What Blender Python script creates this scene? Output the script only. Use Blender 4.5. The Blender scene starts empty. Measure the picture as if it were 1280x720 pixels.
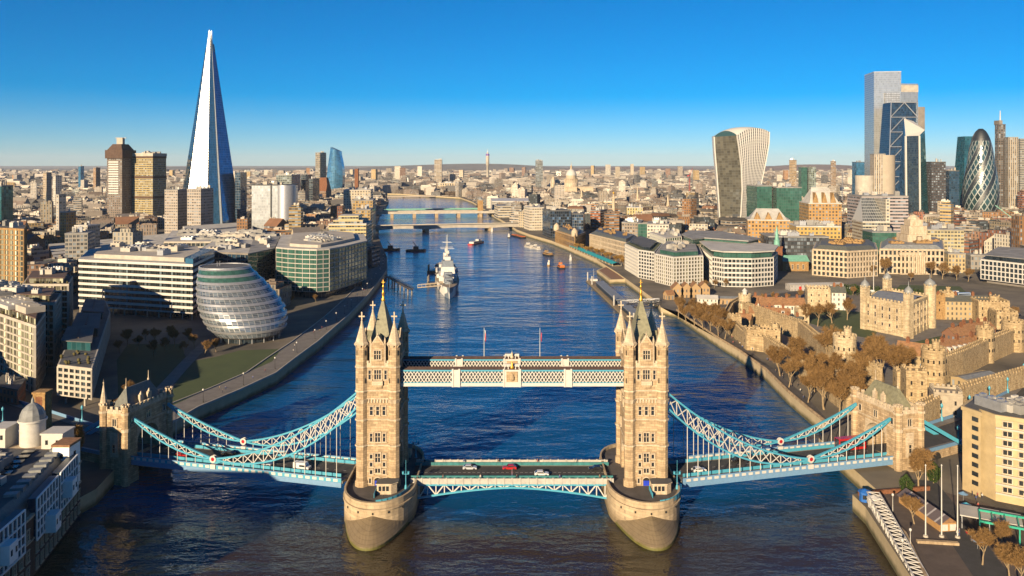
import bpy, math, random
from mathutils import Vector, Matrix, noise
R = math.radians
sc = bpy.context.scene
PI = math.pi
# ------------------------------------------------------------------ camera, sky, sun, exposure
CAM_H, FOC, HORIZON = 105.0, 1000.0, 205.0      # metres above the river, focal length and horizon row for a 1280 wide picture
cam_d = bpy.data.cameras.new('camera'); cam = bpy.data.objects.new('camera', cam_d); sc.collection.objects.link(cam)
cam.location = (0, 0, CAM_H); cam.rotation_euler = (R(90), 0, 0)
cam_d.sensor_width = 36.0; cam_d.lens = 36.0 * FOC / 1280.0
cam_d.shift_y = -(360 - HORIZON) / 1280.0
cam_d.clip_start = 1.0; cam_d.clip_end = 60000.0
sc.camera = cam
SUN_AZ, SUN_EL = 27.0, 17.0                     # degrees left of straight behind the camera, elevation
sx, sy, sz = -math.sin(R(SUN_AZ)) * math.cos(R(SUN_EL)), -math.cos(R(SUN_AZ)) * math.cos(R(SUN_EL)), math.sin(R(SUN_EL))
world = bpy.data.worlds.new('World'); sc.world = world; world.use_nodes = True
wn = world.node_tree; wn.nodes.clear()
sky = wn.nodes.new('ShaderNodeTexSky'); sky.sky_type = 'NISHITA'; sky.sun_disc = False
sky.sun_elevation = R(SUN_EL); sky.sun_rotation = math.atan2(sx, sy)
sky.altitude = 100; sky.air_density = 0.75; sky.dust_density = 0.08; sky.ozone_density = 5.5
hs = wn.nodes.new('ShaderNodeHueSaturation'); hs.inputs['Saturation'].default_value = 1.42
bg = wn.nodes.new('ShaderNodeBackground'); bg.inputs['Strength'].default_value = 0.052
wo = wn.nodes.new('ShaderNodeOutputWorld')
wn.links.new(sky.outputs[0], hs.inputs['Color']); wn.links.new(hs.outputs[0], bg.inputs[0]); wn.links.new(bg.outputs[0], wo.inputs[0])
sl = bpy.data.lights.new('sun', 'SUN'); sl.energy = 5.0; sl.angle = R(0.5); sl.color = (1.0, 0.78, 0.50)
sun = bpy.data.objects.new('sun', sl); sc.collection.objects.link(sun)
sun.rotation_euler = Vector((sx, sy, sz)).to_track_quat('Z', 'Y').to_euler()
sc.view_settings.view_transform = 'Standard'; sc.view_settings.look = 'None'
sc.view_settings.exposure = 1.1; sc.view_settings.gamma = 1.0; sc.view_settings.use_curve_mapping = False
sc.render.engine = 'CYCLES'
sc.cycles.max_bounces = 5; sc.cycles.diffuse_bounces = 1; sc.cycles.glossy_bounces = 3; sc.cycles.transparent_max_bounces = 6
sc.cycles.caustics_reflective = False; sc.cycles.caustics_refractive = False; sc.cycles.sample_clamp_indirect = 4.0

# ------------------------------------------------------------------ picture measurements -> the place
def at(px, py, z=5.0):
    Y = FOC * (CAM_H - z) / (py - HORIZON); return ((px - 640) * Y / FOC, Y)
def XX(px, Y): return (px - 640) * Y / FOC
def ZZ(py, Y): return CAM_H - (py - HORIZON) * Y / FOC
def inpoly(x, y, P):
    c = False; j = len(P) - 1
    for i in range(len(P)):
        xi, yi = P[i]; xj, yj = P[j]
        if (yi > y) != (yj > y) and x < (xj - xi) * (y - yi) / (yj - yi) + xi: c = not c
        j = i
    return c

# ------------------------------------------------------------------ objects
def tag(o, label=None, cat=None, group=None, kind=None):
    if label: o['label'] = label
    if cat: o['category'] = cat
    if group: o['group'] = group
    if kind: o['kind'] = kind
    return o
def thing(name, label, cat, loc=(0, 0, 0), rz=0.0, group=None):
    o = bpy.data.objects.new(name, None); sc.collection.objects.link(o)
    o.location = loc; o.rotation_euler = (0, 0, rz); o.empty_display_size = 1
    return tag(o, label, cat, group)
def copy_tree(o, parent=None):
    c = o.copy(); sc.collection.objects.link(c)
    if parent: c.parent = parent
    for ch in o.children: copy_tree(ch, c)
    return c
class MB:
    """collects faces; build() links them as ONE mesh object"""
    def __init__(s, M=None): s.v = []; s.f = []; s.fm = []; s.uv = []; s.c = []; s.sm = []; s.M = M; s.col = (1, 1, 1)
    def _p(s, p):
        if s.M is not None: p = s.M @ Vector(p)
        s.v.append((p[0], p[1], p[2])); return len(s.v) - 1
    def face(s, pts, m=0, uv=None, smooth=False):
        s.f.append([s._p(p) for p in pts]); s.fm.append(m); s.uv.append(uv); s.c.append(s.col); s.sm.append(smooth)
    def grid(s, rows, m=0, close=False, smooth=True, uv=None):
        """rows of points (equal length) joined into a sheet"""
        idx = [[s._p(p) for p in r] for r in rows]; n = len(rows[0])
        for i in range(len(rows) - 1):
            for j in range(n if close else n - 1):
                k = (j + 1) % n
                s.f.append([idx[i][j], idx[i][k], idx[i + 1][k], idx[i + 1][j]]); s.fm.append(m)
                s.uv.append([(j, i), (j + 1, i), (j + 1, i + 1), (j, i + 1)] if uv else None); s.c.append(s.col); s.sm.append(smooth)
        return idx
    def prism(s, poly, z0, z1, m=0, mt=None, cell=None, fl=None, bottom=False, top=True, poly1=None):
        """poly counter-clockwise; walls get uv in window cells when cell (width) and fl (storeys) are given"""
        n = len(poly); q = poly1 or poly
        a = sum(poly[i][0] * poly[(i + 1) % n][1] - poly[(i + 1) % n][0] * poly[i][1] for i in range(n))
        if a < 0: poly = poly[::-1]; q = q[::-1]
        for i in range(n):
            (x0, y0), (x1, y1) = poly[i], poly[(i + 1) % n]; (u0, w0), (u1, w1) = q[i], q[(i + 1) % n]
            uv = None
            if cell:
                k = max(1, round(math.hypot(x1 - x0, y1 - y0) / cell)); uv = [(0, 0), (k, 0), (k, fl), (0, fl)]
            s.face([(x0, y0, z0), (x1, y1, z0), (u1, w1, z1), (u0, w0, z1)], m, uv)
        if top: s.face([(x, y, z1) for x, y in q], m if mt is None else mt, [(0, 0)] * n if cell else None)
        if bottom: s.face([(x, y, z0) for x, y in poly[::-1]], m, [(0, 0)] * n if cell else None)
    def box(s, x0, x1, y0, y1, z0, z1, m=0, mt=None, cell=None, fl=None, bottom=True):
        s.prism([(x0, y0), (x1, y0), (x1, y1), (x0, y1)], z0, z1, m, mt, cell, fl, bottom)
    def bar(s, a, b, w, h=None, m=0, up=(0, 0, 1)):
        """square bar from a to b"""
        a = Vector(a); b = Vector(b); h = h or w; d = (b - a)
        if d.length < 1e-6: return
        d.normalize(); u = Vector(up)
        if abs(d.dot(u)) > .99: u = Vector((1, 0, 0))
        x = d.cross(u).normalized() * (w / 2); y = x.cross(d).normalized() * (h / 2)
        A = [a - x - y, a + x - y, a + x + y, a - x + y]; B = [p + (b - a) for p in A]
        for i in range(4):
            j = (i + 1) % 4; s.face([A[i], A[j], B[j], B[i]], m)
        s.face(A[::-1], m); s.face(B, m)
    def cyl(s, x, y, z0, z1, r0, r1=None, n=10, m=0, mt=None, smooth=True, ph=0.0, cap=True):
        r1 = r0 if r1 is None else r1
        A = [(x + r0 * math.cos(ph + 2 * PI * i / n), y + r0 * math.sin(ph + 2 * PI * i / n), z0) for i in range(n)]
        if r1 < 1e-4:
            for i in range(n): s.face([A[i], A[(i + 1) % n], (x, y, z1)], m, None, smooth)
            return
        B = [(x + r1 * math.cos(ph + 2 * PI * i / n), y + r1 * math.sin(ph + 2 * PI * i / n), z1) for i in range(n)]
        s.grid([A, B], m, True, smooth)
        if cap: s.face(B, m if mt is None else mt)
    def tube(s, pts, r, n=6, m=0, r1=None):
        pts = [Vector(p) for p in pts]; rows = []
        for i, p in enumerate(pts):
            d = (pts[min(i + 1, len(pts) - 1)] - pts[max(i - 1, 0)]).normalized()
            u = Vector((0, 0, 1)) if abs(d.z) < .95 else Vector((1, 0, 0))
            x = d.cross(u).normalized(); y = x.cross(d).normalized()
            q = r if r1 is None else r + (r1 - r) * i / max(1, len(pts) - 1)
            rows.append([p + (x * math.cos(2 * PI * k / n) + y * math.sin(2 * PI * k / n)) * q for k in range(n)])
        s.grid(rows, m, True); s.face(rows[0][::-1], m); s.face(rows[-1], m)
    def lathe(s, prof, x=0, y=0, n=16, m=0, smooth=True):
        rows = [[(x + r * math.cos(2 * PI * i / n), y + r * math.sin(2 * PI * i / n), z) for i in range(n)] for r, z in prof]
        s.grid(rows, m, True, smooth)
    def build(s, name, mats, parent=None, loc=None, rz=0.0):
        me = bpy.data.meshes.new(name); me.from_pydata(s.v, [], s.f)
        if not isinstance(mats, (list, tuple)): mats = [mats]
        for a in mats: me.materials.append(a)
        me.polygons.foreach_set('material_index', s.fm); me.polygons.foreach_set('use_smooth', s.sm)
        if any(u is not None for u in s.uv):
            L = me.uv_layers.new(name='UVMap'); fl = []
            for f, u in zip(s.f, s.uv):
                for k in range(len(f)): fl += (u[k] if u else (0.0, 0.0))
            L.data.foreach_set('uv', fl)
        if any(c != (1, 1, 1) for c in s.c):
            A = me.color_attributes.new('paint', 'FLOAT_COLOR', 'CORNER'); fl = []
            for f, c in zip(s.f, s.c): fl += [c[0], c[1], c[2], 1.0] * len(f)
            A.data.foreach_set('color', fl)
        me.update()
        o = bpy.data.objects.new(name, me); sc.collection.objects.link(o)
        if parent: o.parent = parent
        if loc: o.location = loc
        if rz: o.rotation_euler = (0, 0, rz)
        return o
def structure(o): return tag(o, kind='structure')

# ------------------------------------------------------------------ materials
class NT:
    def __init__(s, name):
        s.mat = bpy.data.materials.new(name); s.mat.use_nodes = True; s.t = s.mat.node_tree
        s.p = s.t.nodes['Principled BSDF']; s.out = s.t.nodes['Material Output']
    def n(s, kind, **kw):
        nd = s.t.nodes.new('ShaderNode' + kind)
        for k, v in kw.items(): setattr(nd, k, v)
        return nd
    def l(s, a, b): s.t.links.new(a, b)
    def math(s, op, a, b=None, clamp=False):
        nd = s.n('Math', operation=op, use_clamp=clamp)
        for i, v in enumerate((a, b)):
            if v is None: continue
            if isinstance(v, (int, float)): nd.inputs[i].default_value = v
            else: s.l(v, nd.inputs[i])
        return nd.outputs[0]
    def mix(s, fac, a, b, blend='MIX'):
        nd = s.n('Mix', data_type='RGBA', blend_type=blend)
        for i, v in ((0, fac), (6, a), (7, b)):
            if isinstance(v, (int, float)): nd.inputs[i].default_value = v
            elif isinstance(v, tuple): nd.inputs[i].default_value = (*v, 1)
            else: s.l(v, nd.inputs[i])
        return nd.outputs[2]
    def noise(s, vec, scale, detail=4, rough=.6):
        nd = s.n('TexNoise'); nd.inputs['Scale'].default_value = scale; nd.inputs['Detail'].default_value = detail; nd.inputs['Roughness'].default_value = rough
        if vec is not None: s.l(vec, nd.inputs['Vector'])
        return nd.outputs['Fac']
    def ramp(s, v, lo, hi):
        nd = s.n('MapRange'); nd.inputs[1].default_value = lo; nd.inputs[2].default_value = hi; s.l(v, nd.inputs[0]); return nd.outputs[0]
    def obj(s): return s.n('TexCoord').outputs['Object']
    def pos(s): return s.n('NewGeometry').outputs['Position']
    def bump(s, h, dist, strength=.5):
        nd = s.n('Bump'); nd.inputs['Distance'].default_value = dist; nd.inputs['Strength'].default_value = strength
        s.l(h, nd.inputs['Height']); s.l(nd.outputs[0], s.p.inputs['Normal'])
    def setp(s, **kw):
        for k, v in kw.items():
            i = s.p.inputs[k]
            if hasattr(v, 'is_output'): s.l(v, i)
            elif isinstance(v, tuple): i.default_value = (*v, 1)
            else: i.default_value = v
def mul(c, k): return tuple(min(1, a * k) for a in c)
def plain(name, col, rough=.7, metal=0.0, var=.25, scale=.6, bump=0.0, spec=.5, col2=None):
    """an even material with blotchy wear"""
    col = mul(col, .84); t = NT(name); v = t.obj(); f = t.noise(v, scale, 5, .65)
    c = t.mix(t.ramp(f, .3, .7), mul(col, 1 - var), col2 or mul(col, 1 + var))
    t.setp(**{'Base Color': c, 'Roughness': rough, 'Metallic': metal, 'Specular IOR Level': spec})
    if bump: t.bump(t.noise(v, scale * 6, 3), bump)
    return t.mat
def stone(name, col, course=.6, var=.22, joint=.72, scale=.12, rough=.85):
    """coursed ashlar: blocks of slightly different tone, joints, and streaks of weather"""
    col = mul(col, .84); t = NT(name); v = t.obj(); sp = t.n('SeparateXYZ'); t.l(v, sp.inputs[0])
    cb = t.n('CombineXYZ'); t.l(t.math('ADD', sp.outputs[0], sp.outputs[1]), cb.inputs[0]); t.l(sp.outputs[2], cb.inputs[1])
    b = t.n('TexBrick'); t.l(cb.outputs[0], b.inputs['Vector']); b.inputs['Scale'].default_value = 1
    b.inputs['Brick Width'].default_value = course * 2.2; b.inputs['Row Height'].default_value = course; b.inputs['Mortar Size'].default_value = course * .06
    b.inputs['Color1'].default_value = (*mul(col, 1 + var), 1); b.inputs['Color2'].default_value = (*mul(col, 1 - var), 1); b.inputs['Mortar'].default_value = (*mul(col, joint), 1)
    mp = t.n('Mapping'); mp.inputs['Scale'].default_value = (1, 1, .25); t.l(v, mp.inputs[0])
    st = t.ramp(t.noise(mp.outputs[0], scale * 5, 6, .7), .35, .75)
    c = t.mix(st, t.mix(1.0, b.outputs['Color'], (.60, .55, .50), 'MULTIPLY'), b.outputs['Color'])
    t.setp(**{'Base Color': c, 'Roughness': rough, 'Specular IOR Level': .25})
    t.bump(t.noise(v, 2.5, 3), .06, .5)
    return t.mat
def glass(name, col, rough=.06, tilt=.02, metal=0.0, var=.4, spec=1.0, line=None, coat=0.0, jw=.05):
    """panes in a curtain wall; uv counts panes, each pane a little out of true and of its own tone; dark joints"""
    t = NT(name); uv = t.n('UVMap').outputs[0]; sp = t.n('SeparateXYZ'); t.l(uv, sp.inputs[0])
    fu, fv = t.math('FLOOR', sp.outputs[0]), t.math('FLOOR', sp.outputs[1])
    cb = t.n('CombineXYZ'); t.l(fu, cb.inputs[0]); t.l(fv, cb.inputs[1])
    wn_ = t.n('TexWhiteNoise', noise_dimensions='3D'); t.l(cb.outputs[0], wn_.inputs['Vector'])
    c = t.mix(wn_.outputs['Value'] if var < .55 else t.math('POWER', wn_.outputs['Value'], 4.0), mul(col, 1 - var), mul(col, 1 + var * (1 if var < .55 else 5)))
    eu = t.math('ABSOLUTE', t.math('SUBTRACT', t.math('FRACT', sp.outputs[0]), .5)); ev = t.math('ABSOLUTE', t.math('SUBTRACT', t.math('FRACT', sp.outputs[1]), .5))
    jn = t.math('MAXIMUM', t.math('GREATER_THAN', eu, .5 - jw), t.math('GREATER_THAN', ev, .5 - jw * 1.4))
    c = t.mix(jn, c, line or mul(col, .5))
    rg = t.math('ADD', t.math('MULTIPLY', jn, .4), rough)
    sb = t.n('VectorMath', operation='SUBTRACT'); t.l(wn_.outputs['Color'], sb.inputs[0]); sb.inputs[1].default_value = (.5, .5, .5)
    sc_ = t.n('VectorMath', operation='SCALE'); t.l(sb.outputs[0], sc_.inputs[0]); sc_.inputs['Scale'].default_value = tilt * 2
    ad = t.n('VectorMath', operation='ADD'); t.l(t.n('NewGeometry').outputs['Normal'], ad.inputs[0]); t.l(sc_.outputs[0], ad.inputs[1])
    nm = t.n('VectorMath', operation='NORMALIZE'); t.l(ad.outputs[0], nm.inputs[0]); t.l(nm.outputs[0], t.p.inputs['Normal'])
    t.setp(**{'Base Color': c, 'Roughness': rg, 'Metallic': metal, 'Specular IOR Level': spec, 'Coat Weight': coat, 'Coat Roughness': .04})
    return t.mat
def facade(name, wall=None, pane=(.05, .06, .07), wx=.5, wy=.55, rough=.85, sill=True, var=.25):
    """wall with windows; uv counts window bays and storeys. wall None: colour from the mesh's own paint"""
    t = NT(name); uv = t.n('UVMap').outputs[0]; sp = t.n('SeparateXYZ'); t.l(uv, sp.inputs[0])
    U, V = sp.outputs[0], sp.outputs[1]
    fu, fv = t.math('FRACT', U), t.math('FRACT', V)
    eu = t.math('ABSOLUTE', t.math('SUBTRACT', fu, .5)); ev = t.math('ABSOLUTE', t.math('SUBTRACT', fv, .5))
    win = t.math('MULTIPLY', t.math('LESS_THAN', eu, wx / 2), t.math('LESS_THAN', ev, wy / 2))
    up = t.math('MULTIPLY', t.math('GREATER_THAN', V, .05), win)
    cb = t.n('CombineXYZ'); t.l(t.math('FLOOR', U), cb.inputs[0]); t.l(t.math('FLOOR', V), cb.inputs[1]); t.l(t.n('ObjectInfo').outputs['Random'], cb.inputs[2])
    w = t.n('TexWhiteNoise', noise_dimensions='3D'); t.l(cb.outputs[0], w.inputs['Vector'])
    if wall is None:
        a = t.n('VertexColor'); a.layer_name = 'paint'; wc = a.outputs[0]
    else:
        a = t.n('RGB'); a.outputs[0].default_value = (*mul(wall, .82), 1); wc = a.outputs[0]
    d = t.ramp(t.noise(t.pos(), .09, 6, .7), .3, .7)
    wc = t.mix(t.math('MULTIPLY', d, .5), wc, t.mix(1.0, wc, (.62, .58, .55), 'MULTIPLY'))
    pc = t.mix(t.math('POWER', w.outputs['Value'], 3.0), mul(pane, .6), mul(pane, 5.0))
    if sill:   # glazing bar down the middle and a pale sill
        bar = t.math('LESS_THAN', eu, wx * .05); pc = t.mix(bar, pc, wc)
    c = t.mix(up, wc, pc)
    rg = t.math('SUBTRACT', rough, t.math('MULTIPLY', up, rough - .12))
    t.setp(**{'Base Color': c, 'Roughness': rg, 'Specular IOR Level': .5})
    t.bump(t.math('SUBTRACT', 1.0, up), .25, .6)
    return t.mat
M = {}
M['stone'] = stone('portland_stone', (.53, .405, .26), .7, .26, .6, .12)
M['stone_pale'] = stone('dressed_stone', (.66, .56, .42), .5, .12)
M['granite'] = stone('granite', (.50, .39, .255), 1.1, .2)
M['castle'] = stone('ragstone', (.50, .39, .235), .45, .3)
M['castle_pale'] = stone('white_ragstone', (.60, .50, .335), .5, .25)
M['slate'] = plain('slate', (.10, .105, .09), .5, 0, .3, 1.2)
M['lead'] = plain('lead_roof', (.22, .23, .23), .5, 0, .25, .5)
M['gold'] = plain('gilding', (.75, .42, .06), .35, .8, .1)
M['teal'] = plain('turquoise_paint', (.07, .33, .46), .45, 0, .12, 2)
M['blue'] = plain('pale_blue_paint', (.15, .28, .44), .5, 0, .12, 2)
M['white'] = plain('white_paint', (.54, .52, .48), .5, 0, .1, 1)
M['bright_white'] = plain('fresh_white_paint', (.90, .90, .88), .5, 0, .06, 1)
M['offwhite'] = plain('worn_white_paint', (.42, .40, .36), .6, 0, .2, .7)
M['black'] = plain('black_paint', (.02, .02, .022), .4, 0, .2)
M['asphalt'] = plain('asphalt', (.045, .044, .045), .9, 0, .25, .35, .01)
M['pave'] = plain('paving', (.17, .155, .14), .85, 0, .25, .2)
M['pave_dark'] = plain('setts', (.085, .075, .07), .85, 0, .3, .3)
M['brown_roof'] = plain('brown_felt_roof', (.10, .06, .045), .8, 0, .3, .8)
M['tile'] = plain('clay_tile', (.25, .13, .06), .8, 0, .35, .8)
M['winglass'] = plain('window_glass', (.025, .03, .035), .08, 0, .4, .5, 0, 1.0)
M['dark'] = plain('dark_opening', (.012, .011, .01), .9)
M['red'] = plain('red_paint', (.5, .03, .02), .4, 0, .1)
M['brick'] = stone('red_brick', (.26, .115, .06), .3, .3)
M['brick_y'] = stone('stock_brick', (.42, .27, .12), .3, .25)
M['brick_d'] = stone('sooty_brick', (.13, .085, .065), .3, .25)
M['concrete'] = plain('concrete', (.42, .38, .32), .85, 0, .2, .15)
M['concrete_d'] = plain('dark_concrete', (.20, .18, .16), .85, 0, .25, .15)
M['steel'] = plain('galvanised_steel', (.45, .46, .48), .4, .6, .15)
M['roof_grey'] = plain('roof_membrane', (.24, .235, .225), .85, 0, .35, .1)
M['roof_pale'] = plain('pale_roof', (.46, .44, .40), .8, 0, .25, .1)
M['roof_dark'] = plain('dark_roof', (.09, .09, .09), .8, 0, .35, .1)
M['copper'] = plain('green_copper', (.16, .38, .30), .6, 0, .2, .5)
M['wood'] = plain('timber', (.24, .13, .06), .7, 0, .3, 1.5)
# ------------------------------------------------------------------ the setting: river, banks, roads, parks, far hills
GZ = 5.0
SOUTH_EDGE = [(-118, 120), (-123, 190), (-133, 226), (-128, 246)] + [at(*p) for p in ((172, 556), (214, 531), (248, 511), (300, 489), (345, 468), (372, 447), (398, 428), (436, 395), (458, 372), (474, 352), (484, 338), (484, 322), (477, 306), (472, 292), (470, 281), (474, 268), (482, 257), (486, 251), (484, 247.5), (440, 243.5), (380, 241))]
NORTH_EDGE = [(84, 120), (96, 190), (103, 233), (103, 242), (112, 246), (112, 292)] + [at(*p) for p in ((1034, 531), (1010, 512), (985, 491), (957, 463), (925, 440), (900, 425), (868, 404), (845, 388), (826, 384), (822, 377), (800, 361), (772, 341), (742, 322), (718, 312), (690, 301), (662, 293), (646, 287), (634, 279), (615, 268), (602, 259), (590, 252), (575, 246.8), (500, 242.2), (380, 239.6))]
FAR = 40000
def bank(name, edge, other, mats):
    poly = edge + other
    mb = MB(); mb.face([(x, y, GZ) for x, y in poly], 0)
    for (x0, y0), (x1, y1) in zip(edge, edge[1:]): mb.face([(x0, y0, -3), (x1, y1, -3), (x1, y1, GZ), (x0, y0, GZ)], 1)
    return structure(mb.build(name, mats))
t = NT('ground'); v = t.pos()
c = t.mix(t.ramp(t.noise(v, .03, 6), .35, .65), (.06, .053, .043), (.16, .135, .10))
t.setp(**{'Base Color': c, 'Roughness': .9}); M['ground'] = t.mat
t = NT('river_wall'); v = t.pos(); sp = t.n('SeparateXYZ'); t.l(v, sp.inputs[0])
n1 = t.noise(v, .25, 5); zz = t.math('ADD', sp.outputs[2], t.math('MULTIPLY', n1, 1.6))
c = t.mix(t.ramp(zz, 1.5, 3.2), t.mix(n1, (.05, .05, .02), (.12, .10, .045)), t.mix(n1, (.30, .24, .14), (.50, .40, .25)))
t.setp(**{'Base Color': c, 'Roughness': .9}); M['river_wall'] = t.mat
far_l, far_r = (-FAR, FAR), (FAR, FAR)
bank('south_bank_ground', SOUTH_EDGE, [(-FAR, SOUTH_EDGE[-1][1]), (-FAR, 120)], [M['ground'], M['river_wall']])
bank('north_bank_ground', NORTH_EDGE, [(-FAR, NORTH_EDGE[-1][1]), far_l, far_r, (FAR, 120)], [M['ground'], M['river_wall']])
# river
t = NT('river_water'); v = t.pos()
mp = t.n('Mapping'); mp.inputs['Scale'].default_value = (.55, 1.0, 1.0); t.l(v, mp.inputs[0])
w1 = t.noise(mp.outputs[0], .11, 5, .55)
mp2 = t.n('Mapping'); mp2.inputs['Scale'].default_value = (.35, 1.0, 1.0); mp2.inputs['Rotation'].default_value = (0, 0, R(14)); t.l(v, mp2.inputs[0])
w2 = t.noise(mp2.outputs[0], .035, 3, .5)
w3 = t.noise(mp.outputs[0], .5, 3, .6)
calm = t.ramp(t.noise(v, .012, 3), .35, .65)
hgt = t.math('ADD', t.math('MULTIPLY', w1, t.math('ADD', t.math('MULTIPLY', calm, .9), .5)), t.math('ADD', t.math('MULTIPLY', w2, 1.6), t.math('MULTIPLY', w3, .16)))
spw = t.n('SeparateXYZ'); t.l(v, spw.inputs[0])
sky_fade = t.math('ADD', t.math('MULTIPLY', t.math('SUBTRACT', t.noise(v, .022, 5, .6), .5), 1.6), t.ramp(spw.outputs[1], 262, 215))      # river's own brown nearby; sky reflection painted in as blue farther off
mud_and_sky = t.mix(t.ramp(sky_fade, .25, .75), (.003, .054, .15), (.030, .020, .010))
t.setp(**{'Base Color': mud_and_sky, 'Roughness': .06, 'IOR': 1.5, 'Specular Tint': (.45, .78, 1.0)}); t.bump(hgt, 1.35, .85); M['water'] = t.mat
mb = MB(); mb.face([(-FAR, 60, 0), (FAR, 60, 0), (FAR, 6000, 0), (-FAR, 6000, 0)]); structure(mb.build('river', M['water']))
# far hills
rnd = random.Random(4)
def hills(name, x0, x1, Y, hf, col):
    mb = MB(); rows = [[], [], []]
    for i in range(61):
        x = x0 + (x1 - x0) * i / 60; e = math.sin(PI * i / 60) ** .6; h = hf * e * (.6 + .8 * noise.noise(Vector((x / 1800., Y / 900., 3.1))) ) + 4
        rows[0].append((x, Y - 1800, GZ - 1)); rows[1].append((x, Y, GZ + max(3, h))); rows[2].append((x, Y + 2500, GZ - 1))
    mb.grid(rows, 0); return structure(mb.build(name, plain(name, col, .95, 0, .4, .004)))
hills('hill_ridge', 200, 6500, 10500, 125, (.20, .13, .10))
hills('wooded_hills', -2600, 1200, 13000, 125, (.15, .13, .11))
hills('southern_hills', -11000, -2500, 13000, 90, (.13, .125, .11))

def strip(name, pts, w, z, m, kerb=None, widths=None):
    """a road or path along a centre line (x, y)"""
    mb = MB(); L = []; Rr = []; n = len(pts)
    for i, (x, y) in enumerate(pts):
        a = Vector(pts[min(i + 1, n - 1)]) - Vector(pts[max(i - 1, 0)]); a.normalize(); ww = (widths[i] if widths else w) / 2
        L.append((x - a.y * ww, y + a.x * ww, z)); Rr.append((x + a.y * ww, y - a.x * ww, z))
    mb.grid([L, Rr] if True else 0, 0, False, False)
    return structure(mb.build(name, m))
def sheet(name, pts, z, m):
    mb = MB(); a = sum(pts[i][0] * pts[(i + 1) % len(pts)][1] - pts[(i + 1) % len(pts)][0] * pts[i][1] for i in range(len(pts)))
    mb.face([(x, y, z) for x, y in (pts if a > 0 else pts[::-1])]); return structure(mb.build(name, m))
t = NT('winter_grass'); v = t.pos(); f = t.noise(v, .15, 6, .7)
t.setp(**{'Base Color': t.mix(f, (.022, .038, .01), (.06, .085, .022)), 'Roughness': .95}); M['grass'] = t.mat
def P(*a): return [at(x, y, GZ) for x, y in a]
# south bank: promenade, park lawns, paths
prom = SOUTH_EDGE[5:16]
def inset(pts, d):
    out = []
    for i, (x, y) in enumerate(pts):
        a = Vector(pts[min(i + 1, len(pts) - 1)]) - Vector(pts[max(i - 1, 0)]); a.normalize(); out.append((x - a.y * d, y + a.x * d))
    return out
sheet('riverside_promenade', inset(prom, .6) + inset(prom, 15)[::-1], GZ + .008, M['pave'])
sheet('park_lawn', P((196, 516), (248, 492), (340, 452), (352, 436), (300, 438), (270, 446), (238, 452)), GZ + .012, M['grass'])
sheet('park_grass', P((148, 500), (176, 506), (232, 446), (226, 430), (160, 430), (146, 450)), GZ + .012, M['grass'])
strip('park_path', P((172, 524), (205, 484), (240, 446), (262, 424)), 6, GZ + .016, M['pave'])
mb = MB(); lo = inset(prom, 15.2)
for a, b in zip(lo[1:8], lo[2:9]): mb.bar((a[0], a[1], GZ + .25), (b[0], b[1], GZ + .25), .5, .5)
tag(mb.build('bench_wall', M['concrete']), 'low pale stone wall between the riverside promenade and the park lawn', 'low wall')
# river parapets (walls along the bank edges)
def parapet(name, edge, label, h=1.1, w=.5, m=None):
    mb = MB(); e = inset(edge, w / 2 + .05 if name != 'wharf_parapet' else -(w / 2 + .05))
    for a, b in zip(e, e[1:]): mb.bar((a[0], a[1], GZ + h / 2), (b[0], b[1], GZ + h / 2), w, h)
    return tag(mb.build(name, m or M['stone']), label, 'parapet wall')
parapet('promenade_parapet', prom, 'long low stone parapet edging the shaded south bank promenade', 1.0, .5, M['concrete'])
parapet('wharf_parapet', NORTH_EDGE[6:14], 'sunlit stone parapet along the wharf in front of the castle', 1.1, .6)
# north bank: wharf, moat lawns, streets, square
sheet('castle_wharf', NORTH_EDGE[5:15] + [at(868, 396), at(905, 418), at(935, 437), at(968, 462), at(1010, 498), (122, 300)], GZ + .008, M['pave_dark'])
sheet('moat_lawn', P((1130, 545), (1282, 486), (1400, 440), (1420, 448), (1290, 508), (1170, 556)), GZ + .010, M['grass'])
sheet('castle_yard', P((915, 405), (1010, 384), (1060, 392), (1180, 398), (1262, 430), (1170, 474), (1110, 480), (1040, 452)), GZ + .006, M['pave'])
sheet('castle_lawn', P((1062, 418), (1090, 424), (1110, 396), (1075, 390), (1005, 384), (990, 398)), GZ + .010, M['grass'])
sheet('green_lawn', P((1150, 442), (1185, 432), (1175, 420), (1140, 428)), GZ + .012, M['grass'])
sheet('memorial_gardens', P((1125, 356), (1200, 358), (1215, 372), (1190, 372), (1120, 362)), GZ + .012, M['grass'])
strip('hill_street', P((860, 372), (960, 372), (1040, 360), (1120, 368), (1200, 386), (1300, 400), (1400, 408)), 15, GZ + .014, M['asphalt'])
strip('tower_hill_plaza', P((880, 378), (960, 374), (1010, 362)), 26, GZ + .012, M['pave'])
strip('hotel_lane', P((1150, 600), (1190, 650), (1240, 720), (1300, 790)), 9, GZ + .014, M['asphalt'])
sheet('riverside_terrace', [(104, 120), (97, 192), (104.5, 233), (104.5, 241), (130, 246), (140, 235), (139, 205), (150, 160), (170, 120)], GZ + .012, plain('granite_setts', (.10, .075, .06), .85, 0, .25, .3))
# bridge approaches
APP_N = [(124, 270), (150, 284), (184, 306), (216, 333), (260, 380), (330, 470), (400, 560)]
APP_S = [(-126, 271), (-146, 280), (-185, 305), (-240, 340), (-330, 392)]
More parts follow.
